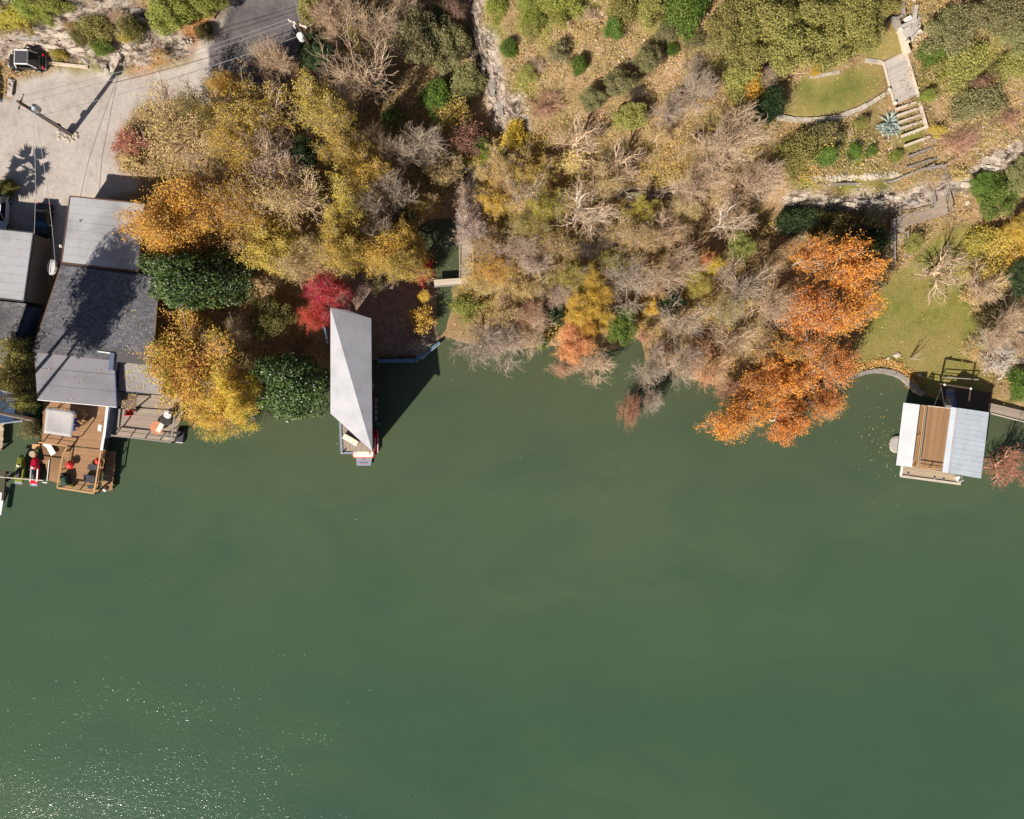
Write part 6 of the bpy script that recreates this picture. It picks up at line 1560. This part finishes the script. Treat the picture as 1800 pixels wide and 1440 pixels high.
# ---- right of the garden steps
for a in (
 ('ever', 'cedar', 1672, 52, 48, 5, 'grey green cedar right of the concrete landing', 46), ('ever', 'cedar', 1745, 28, 54, 5.5, 'grey green cedar at the top right of the picture', 40),
 ('ever', 'cedar', 1795, 60, 36, 5, 'cedar cut by the right edge near the top', 36), ('bl', 'bright', 1640, 92, 22, 2.4, 'bright green bush beside the garden deck', 16),
 ('bl', 'liveoak', 1690, 112, 32, 3, 'green shrub right of the garden deck', 28), ('bm', 'brown', 1728, 150, 26, 2.4, 'brown leaved shrub on the right slope', 20),
 ('bl', 'cedar', 1718, 185, 34, 2.6, 'grey green shrub below the brown shrub on the right slope', 26), ('bl', 'liveoak', 1775, 120, 26, 2.2, 'olive shrub near the right edge below the cedars', 24),
 ('bl', 'lime', 1628, 171, 12, 1.4, 'small yellow green bush beside the garden deck edge', 10), ('bm', 'yellow', 1648, 230, 15, 1.3, 'yellow bush beside the last garden steps', 12),
 ('bb', '', 1690, 250, 42, 2.4, 'red brown bare bush right of the garden steps', 28, 'rusty'), ('ever', 'bright', 1752, 345, 40, 5, 'bright green tree below the cliff right of the boardwalk stair', 42),
 ('ever', 'bright', 1722, 322, 22, 4, 'dark green bush on the left of the bright green tree', 20), ('full', 'yellow', 1798, 392, 26, 5, 'yellow tree cut by the right edge', 28),
 ('ever', 'cedar', 1796, 305, 26, 4.5, 'cedar cut by the right edge beside the bright green tree', 40), ('bb', '', 1770, 210, 30, 1.8, 'bare scrub on the tan slope near the right edge', 26, 'rusty'),
 ('bl', 'cedar', 1440, 242, 28, 2.6, 'grey green shrub below the terrace wall', 18), ('bl', 'liveoak', 1402, 268, 26, 3, 'olive green shrub at the lower left of the agave bed', 30),
 ('bl', 'bright', 1450, 272, 18, 2.4, 'dark bright green bush in the agave bed', 13), ('bl', 'bright', 1502, 266, 9, 1.2, 'small green bush in the agave bed centre', 14),
 ('bl', 'bright', 1530, 268, 8, 1, 'tiny green bush right of the small one in the agave bed', 9), ('bl', 'liveoak', 1512, 218, 12, 1.2, 'olive tuft between the terrace wall and the agave', 10),
 ('bl', 'lime', 1575, 275, 10, .8, 'low lime tuft beside the lowest garden steps', 9), ('bl', 'darkgreen', 1400, 388, 32, 3, 'dark olive shrub at the left foot of the right cliff', 18),
 ('bx', 'olive', 1452, 398, 34, 3, 'olive shrub along the middle foot of the right cliff', 22), ('bx', 'olive', 1508, 398, 34, 3.2, 'olive shrub at the foot of the cliff left of the landing', 24),
 ('bl', 'darkgreen', 1530, 425, 24, 3, 'dark shrub left of the lower boardwalk flight', 28), ('bl', 'liveoak', 1508, 440, 28, 3, 'green shrub above the orange sycamore', 20),
 ('bl', 'liveoak', 1605, 428, 12, 1.6, 'green shrub inside the corner of the boardwalk', 16), ('bm', 'tan', 1680, 310, 22, 1.5, 'tan scrub right of the boardwalk stair head', 14),
 ): T(*a[:8], **({'bark': a[8]} if len(a) > 8 else {}), **({'var': a[9]} if len(a) > 9 else {}))
# ---- right lawn surroundings
for a in (
 ('bare', '', 1650, 470, 58, 5, 'wide bare tree with pale crooked limbs over the lawn', 56, 'pink', 5), ('bare', '', 1732, 500, 40, 5, 'pale bare tree at the right edge of the lawn', 48, 'pink', 3),
 ('bx', 'yellowgreen', 1716, 425, 22, 2, 'yellow green shrub at the upper right corner of the lawn', 24), ('bx', 'olivegold', 1752, 425, 38, 2.6, 'olive gold shrub right of the lawn below the bright tree', 34),
 ('bx', 'olivegold', 1738, 478, 32, 2.6, 'olive gold shrub right of the pale bare tree', 30), ('bm', 'tan', 1720, 522, 30, 2, 'tan shrub on the right lawn edge', 22), ('bx', 'gold', 1785, 440, 26, 3, 'gold shrub near the right edge by the plank path', 30),
 ('bx', 'olive', 1738, 560, 26, 2.4, 'dark olive shrub on the lawn edge above the whitish bush', 24), ('bare', '', 1765, 575, 48, 5, 'grey bare tree at the right edge beside the lawn', 50, 'pink'),
 ('bf', 'lime', 1738, 600, 34, 2.6, 'pale lime tinged twiggy bush above the whitish bush', 26, 'white'), ('bf', 'pinktan', 1755, 632, 34, 2.8, 'dense whitish round bush beside the shaded plank', 28, 'white'),
 ('bm', 'tan', 1712, 615, 18, 1.4, 'tan shrub on the lower right lawn edge', 30), ('bb', '', 1792, 610, 20, 3, 'grey bare bush cut by the right edge', 30, 'pink'),
 ('ever', 'darkgreen', 1798, 490, 24, 5, 'dark evergreen cut by the right edge beside the plank path', 34), ('bl', 'bright', 1792, 675, 14, 2, 'green bush at the right edge above the boat shelter', 24),
 ('few', 'rust', 1768, 815, 44, 4.5, 'salmon brown twiggy bush in the water right of the boat shelter', 46, 'rusty'),
 ): T(*a[:8], **({'bark': a[8]} if len(a) > 8 else {}), **({'var': a[9]} if len(a) > 9 else {}))
# ---- central woods
for a in (
 ('bx', 'yellow', 905, 240, 22, 3, 'bright yellow shrub at the foot of the pale cliff', 26), ('mid', 'tan', 868, 295, 46, 6, 'tan tree right of the boardwalk head', 40), ('mid', 'olivegold', 938, 298, 46, 6, 'olive gold tree below the bright yellow shrub', 36),
 ('bare', '', 925, 330, 44, 7, 'bare tree with pale leaning trunk left of the white limbed tree', 40, 'white'), ('mid', 'gold', 880, 350, 40, 6, 'gold tree beside the middle of the boardwalk', 36), ('mid', 'yellowgreen', 965, 358, 40, 6, 'yellow green tree left of the white limbed bare tree', 36),
 ('mid', 'yellowgreen', 935, 408, 44, 6, 'yellow green tree below the gold boardwalk tree', 36), ('few', 'pinktan', 905, 440, 46, 7, 'whitish pink lichen grey crown right of the boardwalk', 34, 'white'), ('mid', 'pinktan', 818, 398, 36, 6, 'pinkish white twiggy tree leaning over the boardwalk', 44, 'white'),
 ('mid', 'amber', 868, 478, 40, 6, 'orange tan tree beside the boardwalk end', 34), ('few', 'gold', 850, 432, 34, 5.5, 'thin gold tree along the right side of the boardwalk', 34), ('mid', 'tan', 930, 500, 44, 6, 'tan tree south of the whitish pink crown', 36),
 ('bx', 'lime', 822, 538, 28, 3.2, 'lime green bush overhanging the creek below the footbridge', 22), ('few', 'tan', 880, 545, 40, 6, 'tan twiggy tree behind the lime green creek bush', 36, 'brown'), ('few', 'rust', 925, 550, 34, 5.5, 'rusty tan tree above the left shoreline fan', 30, 'pink'),
 ('bare', '', 842, 606, 54, 6, 'grey bare tree fanning over the water left of the creek mouth', 50, 'grey', 4), ('bare', '', 892, 600, 48, 6, 'grey bare tree fanning over the shore right of the creek mouth fan', 50, 'grey', 2), ('bare', '', 935, 590, 44, 5, 'grey bare tree at the shore left of the salmon cypress', 44, 'pink', 0),
 ('bare', '', 1010, 238, 62, 7, 'pinkish bare tree on the slope under the cedar clump', 46, 'pink'), ('bare', '', 1080, 285, 62, 8, 'pinkish bare tree left of the stone ledge', 52, 'pink'), ('bare', '', 1015, 368, 76, 8.5, 'white limbed bare tree in the centre of the woods', 58, 'white', 1),
 ('few', 'tan', 1058, 320, 40, 6, 'tan thin tree above the white limbed bare tree', 34, 'pink'), ('mid', 'yellowgreen', 1120, 368, 42, 5, 'yellow green tree under the stone ledge', 30), ('mid', 'tan', 1125, 425, 44, 6, 'tan gold tree two crowns below the stone ledge', 36),
 ('bm', 'tan', 1010, 290, 34, 2.6, 'tan scrub between the two pinkish bare trees', 24), ('few', 'tan', 985, 440, 40, 6, 'tan tree below left of the white limbed bare tree', 34, 'brown'), ('bare', '', 1045, 425, 44, 7, 'dark bare tree below the white limbed one', 38, 'dark'),
 ('mid', 'yellowgreen', 1000, 490, 40, 6, 'olive yellow tree left of the golden tree', 34), ('full', 'yellow', 1040, 512, 32, 7, 'golden yellow tree in the middle of the woods above the salmon cypress', 40), ('full', 'gold', 1012, 545, 34, 6, 'gold tree directly above the salmon cypress', 30),
 ('mid', 'yellowgreen', 1080, 470, 34, 5.5, 'lime yellow tree upper right of the golden yellow tree', 30), ('full', 'salmon', 1000, 602, 40, 6, 'round salmon orange cypress at the shoreline', 38, 'rusty'), ('full', 'amber', 1032, 575, 22, 5, 'orange gold tree behind the salmon cypress', 22),
 ('bl', 'darkgreen', 975, 556, 18, 3.5, 'dark green shrub left of the gold tree at the shore', 20), ('bl', 'bright', 952, 602, 10, 2.4, 'small green bush left of the salmon cypress', 12), ('ever', 'bright', 1095, 572, 30, 5, 'green tree right of the salmon cypress by the dark inlet', 36),
 ('full', 'yellow', 1062, 560, 20, 5, 'yellow bush between the salmon cypress and the green tree', 22), ('bare', '', 1048, 640, 44, 5, 'pinkish grey bare tree over the water right of the salmon cypress', 34, 'pink', 2), ('few', 'rust', 1000, 640, 34, 4, 'rusty twiggy fringe below the salmon cypress', 24, 'pink'),
 ('bare', '', 1108, 495, 62, 8, 'grey bare tree right of the golden yellow tree', 54, 'grey'), ('bare', '', 1190, 470, 62, 8, 'pinkish grey bare tree in the middle right woods', 50, 'pink'), ('bare', '', 1160, 402, 50, 7, 'grey bare tree under the right end of the stone ledge', 40, 'pink'),
 ('few', 'tan', 1180, 420, 34, 6, 'tan tree in the woods below the stone ledge end', 34, 'pink'), ('bare', '', 1288, 240, 78, 9, 'huge grey bare tree left of the terrace wall', 62, 'pink', 0), ('bare', '', 1318, 318, 62, 8, 'grey pink bare tree at the left end of the right cliff', 50, 'pink'),
 ('bare', '', 1228, 318, 58, 8, 'grey bare tree right of the stone ledge', 50, 'pink'), ('bare', '', 1270, 385, 58, 8, 'pale bare tree with long limbs below the cliff end', 46, 'white'), ('mid', 'tan', 1205, 372, 34, 5.5, 'orange tan tree right of the stone ledge', 28),
 ('mid', 'olivegold', 1232, 268, 36, 4.5, 'olive gold tree on the slope above the stone ledge', 26), ('full', 'lime', 1292, 434, 30, 6, 'lime yellow tree left of the shaded clearing', 26), ('full', 'yellow', 1248, 462, 20, 6, 'orange yellow tree below left of the lime yellow tree', 20),
 ('full', 'salmon', 1238, 458, 9, 6.2, 'tiny salmon crown beside the orange yellow tree', 14), ('full', 'yellowgreen', 1226, 500, 26, 5.5, 'olive yellow tree below the orange yellow tree', 26), ('bare', '', 1310, 492, 58, 8, 'pale grey bare tree left of the orange sycamore', 56, 'grey'),
 ('few', 'tan', 1352, 455, 44, 5, 'thin tan tree beside the shaded clearing', 32, 'brown'), ('bare', '', 1350, 540, 50, 7.5, 'grey bare tree touching the left of the orange sycamore', 46, 'pink'), ('few', 'yellowgreen', 1268, 545, 40, 6.5, 'yellow green twiggy tree in the lower right woods', 38, 'grey'),
 ('bare', '', 1200, 560, 54, 7, 'grey bare tree with crooked trunk above the dark inlet', 46, 'grey', 3), ('ever', 'darkgreen', 1178, 535, 28, 5, 'dark green shrubby tree under the crooked grey tree', 26), ('full', 'amber', 1150, 545, 16, 5, 'small orange tree above the dark inlet', 16),
 ('few', 'gold', 1150, 510, 26, 5.5, 'thin gold tree above the small orange tree', 24, 'pink'), ('bare', '', 1290, 592, 48, 6.5, 'pinkish bare tree above the pink shoreline trees', 44, 'pink'), ('few', 'tan', 1335, 610, 44, 6, 'tan twiggy tree above the lower sycamore', 40, 'brown'),
 ('bare', '', 1150, 638, 40, 5.5, 'grey bare tree right of the dark inlet', 48, 'grey', 0), ('bare', '', 1195, 640, 44, 5.5, 'grey bare tree over the water between the inlet and the pink tree', 50, 'grey', 4), ('few', 'rust', 1128, 590, 16, 5, 'small rust topped tree beside the dark inlet', 14, 'rusty'),
 ('few', 'salmon', 1250, 645, 42, 6, 'pink salmon thin tree at the shoreline left of the sycamores', 46, 'pink'), ('few', 'rust', 1105, 722, 20, 4, 'brown twiggy bush standing in the water', 40, 'rusty'), ('bare', '', 1140, 705, 26, 4, 'small bare snag standing in the water', 30, 'grey'),
 ('few', 'salmon', 1285, 690, 30, 5, 'pink twiggy tree below the thin salmon tree', 24, 'pink'), ('few', 'tan', 1075, 400, 40, 6, 'tan tree right of the white limbed bare tree', 34, 'pink'), ('few', 'tan', 870, 590, 36, 4, 'brown tan shrubby tree behind the shoreline fans', 30, 'brown'),
 ('mid', 'tan', 845, 500, 30, 4.5, 'tan tree beside the lower end of the boardwalk', 26), ('few', 'pinktan', 945, 465, 34, 6.5, 'whitish twiggy crown right of the orange tan tree', 28, 'white'), ('few', 'pinktan', 975, 520, 34, 6, 'pink grey thin tree left of the gold tree', 30, 'pink'),
 ): T(*a[:8], **({'bark': a[8]} if len(a) > 8 else {}), **({'var': a[9]} if len(a) > 9 else {}))
# ---- orange sycamores
T('syc', 'orange', 1478, 468, 66, 9, 'large orange sycamore left of the lawn and boardwalk', 48, 'white', 1)
T('syc', 'orange', 1420, 455, 40, 8.5, 'paler orange sycamore crown left of the large one', 40, 'white', 3)
T('syc', 'orange', 1500, 540, 54, 8.5, 'orange sycamore casting shade on the left of the lawn', 46, 'white', 0)
T('syc', 'orange', 1430, 560, 54, 8.5, 'orange sycamore in the middle of the sycamore group', 60, 'white', 2)
T('syc', 'orange', 1462, 648, 36, 8, 'orange sycamore leaning over the stone shoreline edge', 48, 'white', 4)
T('syc', 'orange', 1390, 655, 56, 8, 'thin orange sycamore above the shoreline', 50, 'white', 3)
T('syc', 'orange', 1300, 730, 56, 7, 'orange sycamore reaching lowest over the water on the left', 44, 'white', 0)
T('syc', 'orange', 1370, 738, 48, 7, 'orange sycamore reaching lowest over the water on the right', 46, 'white', 1)
T('few', 'gold', 1400, 612, 40, 7, 'thin gold tree between the upper and lower sycamores', 34, 'pink')
T('syc', 'orange', 1340, 690, 46, 7.5, 'orange sycamore between the pink shoreline trees and the lowest sycamores', 40, 'white', 2)
T('syc', 'orange', 1440, 712, 40, 7, 'orange sycamore over the water below the shoreline edge', 34, 'white', 4)
# ---- by the houses on the left
for k, (a, b, r_, ry_, h_) in enumerate(((40, 622, 24, 28, 6.5), (36, 665, 22, 30, 6.5), (48, 704, 20, 20, 5))):
    T('bx', 'liveoak', a, b, r_, h_, ('tall olive shrub at the top of the row between the two houses', 'olive shrub in the middle of the row between the two houses', 'olive shrub at the lower end of the row beside the grey lower roof')[k], ry_, 'brown')
T('bl', 'cedar', 62, 755, 20, 2.2, 'pale green shrub left of the grey deck canopy', 17)
T('bl', 'darkgreen', 70, 715, 16, 2, 'dark shrub above the deck canopy corner', 14)
# two tall trees whose crowns rise out of the picture; their shadows lie on the house roofs
for lab, (bx, by), (cx, cy, cz), rr_, rz_ in (('tall narrow evergreen beside the neighbouring house, its crown beyond the left edge', (54, 697), (-53.0, 1.0, 21.0), 3.6, 6.4),
                                             ('tall narrow evergreen beside the dark blue shed, its crown beyond the left edge', (72, 741), (-52.6, .2, 16.5), 2.6, 4.2)):
    b = G(bx, by); o = thing('tall_evergreen', lab, 'evergreen tree', b, 'tall evergreens by the houses')
    m = MB(); c_ = Vector((cx, cy, cz)); m.tube(b - Vector((0, 0, .3)), b.lerp(c_, .5), .26, .2, 9); m.tube(b.lerp(c_, .5), c_, .2, .08, 9); m.build('trunk', BARK['grey'], o)
    child('crown', LOBE[1], LEAF['liveoak'], o, c_ - b, (rr_ / 4, rr_ / 4, rz_ / 3.0), .4)

# ---- undergrowth and fallen leaves
rng = np.random.RandomState(3)
def scatter(n, mask_fn, seed):
    r = np.random.RandomState(seed)
    x = r.uniform(-66, 66, n); y = r.uniform(-2, 52, n)
    z = ground_np(x, y)
    k = mask_fn(x, y, z, r)
    return x[k], y[k], z[k]
_clear = np.minimum.reduce([d_lot, d_as, d_lw, d_ul, d_di])
HOUSE_Z = sdist(wp([(-260, 330), (300, 330), (300, 700), (340, 790), (-260, 800)], 4), XX, YY)
_clear = np.minimum(_clear, HOUSE_Z)
def woods(x, y, z, r):
    c_ = ground_np(x, y, _clear); rk_ = ground_np(x, y, rock)
    n_ = fbm(x, y, 4, 12, 4)
    return (z > .12) & (c_ > .2) & (r.rand(len(x)) < np.clip((n_ - .38) * 6, 0, 1)) & (rk_ < .55)
x, y, z = scatter(150000, woods, 5)
hgt = np.abs(rng.normal(size=len(x))) * .5 * np.clip((fbm(x, y, 2.2, 44, 3) - .3) * 3, .1, 1.6)
C = np.stack([x, y, z + hgt + .04], -1)
Nn = unit(rng.normal(size=(len(x), 3)) * .6 + np.array([0, 0, .8]))
me = leaf_mesh('undergrowth', C, Nn, .24, 8)
UG = leaf_mat('undergrowth_leaves', [(134, 124, 62), (180, 158, 84), (208, 178, 120), (196, 154, 106), (160, 146, 76)], .7, .2, .2, .5)
me.materials[0] = UG
o = bpy.data.objects.new('undergrowth', me); COL.objects.link(o)
tag(o, 'low tan and olive undergrowth covering the wooded slope', 'undergrowth', None, 'stuff')
def centre(x, y, z, r):
    k_ = woods(x, y, z, r)
    n_ = fbm(x, y, 3.0, 61, 4); m_ = (x > -6) & (x < 34) & (y < 30) & (y > 2)
    return k_ & m_ & (n_ > .44)
x, y, z = scatter(520000, centre, 45)
top = 3.4 * np.clip((fbm(x, y, 2.6, 64, 3) - .34) * 3, .12, 1)
C = np.stack([x, y, z + top * np.random.RandomState(9).rand(len(x)) ** .45], -1)
me = leaf_mesh('understorey', C, unit(rng.normal(size=C.shape) * .7 + np.array([0, 0, .6])), .17, 18)
me.materials[0] = leaf_mat('understorey_leaves', [(160, 150, 56), (206, 178, 78), (226, 192, 106), (212, 168, 104), (196, 178, 70)], .7, .3, .2, .35)
o = bpy.data.objects.new('understorey', me); COL.objects.link(o)
tag(o, 'golden tan understorey brush filling the central woods', 'understorey', None, 'stuff')
def slope(x, y, z, r):
    c_ = ground_np(x, y, _clear); rk_ = ground_np(x, y, rock)
    n_ = fbm(x, y, 2.4, 121, 4)
    return (z > 4) & (c_ > .4) & (rk_ < .3) & (y > 20) & (x > -8) & (n_ > .47) & (r.rand(len(x)) < np.clip((n_ - .46) * 12, 0, 1))
x, y, z = scatter(420000, slope, 65)
top = 1.5 * np.clip((fbm(x, y, 2.4, 121, 4) - .46) * 6, .08, 1)
C = np.stack([x, y, z + top * np.random.RandomState(19).rand(len(x)) ** .6], -1)
hue = np.clip(fbm(x, y, 5, 131, 3) * 1.6 - .3 + np.random.RandomState(21).normal(size=len(x)) * .1, 0, 1)
me = leaf_mesh('scrub', C, unit(rng.normal(size=C.shape) * .7 + np.array([0, 0, .6])), .15, 28, .5, hue)
t = NT('scrub_leaves'); v = t.attr('v'); k = t.noise(9, 2)
c = t.ramp(v, [(.15, lin((104, 110, 54))), (.35, lin((150, 148, 84))), (.5, lin((176, 152, 108))), (.65, lin((190, 160, 122))), (.85, lin((136, 134, 90)))])
c = t.mix(t.math('MULTIPLY', k, .5), c, lin((110, 92, 62))); t.col(c); me.materials[0] = t.set(.8, 0, .2)
o = bpy.data.objects.new('scrub', me); COL.objects.link(o)
tag(o, 'ragged low olive and tan scrub matting the upper slope', 'scrub', None, 'stuff')
# dry stalks and twigs lying and standing in the woods
x, y, z = scatter(42000, woods, 15)
d = unit(rng.normal(size=(len(x), 3)) * np.array([1, 1, .6]) + np.array([0, 0, .3])); L = rng.uniform(.3, 1.3, (len(x), 1))
p0 = np.stack([x, y, z], -1); p1 = p0 + d * L; p1[:, 2] = np.maximum(p1[:, 2], z + .05)
me = seg_mesh('dry_stalks', np.concatenate([p0, p1, np.full((len(x), 1), .028), np.full((len(x), 1), .012)], 1), 3)
me.materials[0] = BARK['pink']
o = bpy.data.objects.new('dry_stalks', me); COL.objects.link(o)
tag(o, 'pale dry twigs and stalks lying across the wooded slope', 'twigs', None, 'stuff')
def lawn_m(x, y, z, r):
    a_ = ground_np(x, y, np.minimum(d_lw, d_ul)); return (a_ < 1.0) & (z > .1) & (r.rand(len(x)) < np.where(a_ > -1.2, .5, .12) * np.clip((fbm(x, y, 3, 91, 3) - .3) * 3, .05, 1))
x, y, z = scatter(90000, lawn_m, 25)
me = leaf_mesh('fallen_leaves', np.stack([x, y, z + .05], -1), unit(rng.normal(size=(len(x), 3)) * .2 + np.array([0, 0, 1])), .17, 31)
me.materials[0] = leaf_mat('fallen_leaf', [(176, 112, 56), (206, 160, 84), (216, 190, 120), (150, 110, 60)], .7, .1, .2, .7)
o = bpy.data.objects.new('fallen_leaves', me); COL.objects.link(o)
tag(o, 'fallen tan and orange leaves scattered over the lawns', 'fallen leaves', None, 'stuff')
# leaf drift along the curved shoreline edge
pl = [P(a, b, .9) for a, b in ((1490, 660), (1515, 648), (1545, 640), (1575, 645), (1598, 662), (1612, 684))]
q = []
for k in range(len(pl) - 1):
    for _ in range(420): q.append(pl[k].lerp(pl[k + 1], rng.rand()) + Vector((rng.normal() * .35, rng.normal() * .3 + .15, 0)))
q = np.array(q); q[:, 2] = np.maximum(ground_np(q[:, 0], q[:, 1]), .6) + .1 + np.abs(rng.normal(size=len(q))) * .08
me = leaf_mesh('leaf_drift', q, unit(rng.normal(size=q.shape) * .4 + np.array([0, 0, 1])), .22, 33)
me.materials[0] = bpy.data.materials['fallen_leaf']
o = bpy.data.objects.new('leaf_drift', me); COL.objects.link(o)
tag(o, 'band of rust coloured leaves along the curved stone edge', 'leaf drift', None, 'stuff')
# leaves floating on the river
q = []
for n_, (a, b, sa, sb) in ((120, (1556, 780, 18, 40)), (16, (1520, 720, 60, 30)), (14, (300, 880, 260, 60)), (40, (800, 450, 12, 30)), (14, (900, 760, 500, 60)), (5, (790, 600, 14, 40))):
    q += [tuple(P(rng.normal(a, sa), rng.normal(b, sb), 0)) for _ in range(n_)]
q = np.array(q); q = q[ground_np(q[:, 0], q[:, 1]) < -.15]; q[:, 2] = .02
me = leaf_mesh('floating_leaves', q, unit(rng.normal(size=q.shape) * .06 + np.array([0, 0, 1])), .13, 35, .8)
me.materials[0] = leaf_mat('floating_leaf', [(120, 110, 60), (150, 130, 80), (190, 170, 120), (140, 110, 50)], .7, 0, .2, .7)
o = bpy.data.objects.new('floating_leaves', me); COL.objects.link(o)
tag(o, 'scattered leaves floating on the river surface', 'floating leaves', None, 'stuff')

for (o, r_) in (POT_LEAVES, POT_LEAVES2):
    child('leaves', LOBS[1], LEAF['yellowgreen'], o, (0, 0, .42), (r_ / 1.5,) * 3, 0)
# fallen leaves on the low roofs and the grey deck
def roof_leaves(name, q, n, label, seed, mat):
    r = np.random.RandomState(seed); C = []
    for _ in range(n):
        u, v = r.rand(), r.rand() ** 1.3; C.append(tuple(L4(q, .03 + u * .94, .03 + .94 * v) + UPV * .07))
    C = np.array(C); me = leaf_mesh(name, C, unit(r.normal(size=C.shape) * .15 + np.array([0, 0, 1])), .17, seed); me.materials[0] = LEAF[mat]
    o = bpy.data.objects.new(name, me); COL.objects.link(o); tag(o, label, 'fallen leaves', None, 'stuff')
roof_leaves('porch_roof_leaves', Q([(209, 636), (290, 645), (283, 695), (208, 688)], [5.2, 5.2, 4.9, 4.9]), 150, 'yellow leaves scattered over the low porch roof', 51, 'yellow')
roof_leaves('house_roof_leaves', Q([(230, 500), (275, 500), (268, 640), (190, 632)], [8.4, 8.4, 6.68, 6.7]), 90, 'tan leaves caught on the right part of the shingle roof', 52, 'tan')
roof_leaves('grey_roof_leaves', Q([(66, 640), (201, 635), (205, 714), (68, 702)], [6.02, 6.1, 5.75, 5.75]), 24, 'few pale leaves on the grey lower roof', 53, 'tan')
roof_leaves('brown_roof_leaves', Q([(216, 691), (241, 693), (238, 719), (213, 717)], [4.72, 4.72, 4.52, 4.52]), 40, 'yellow leaves on the small brown roof', 54, 'yellow')
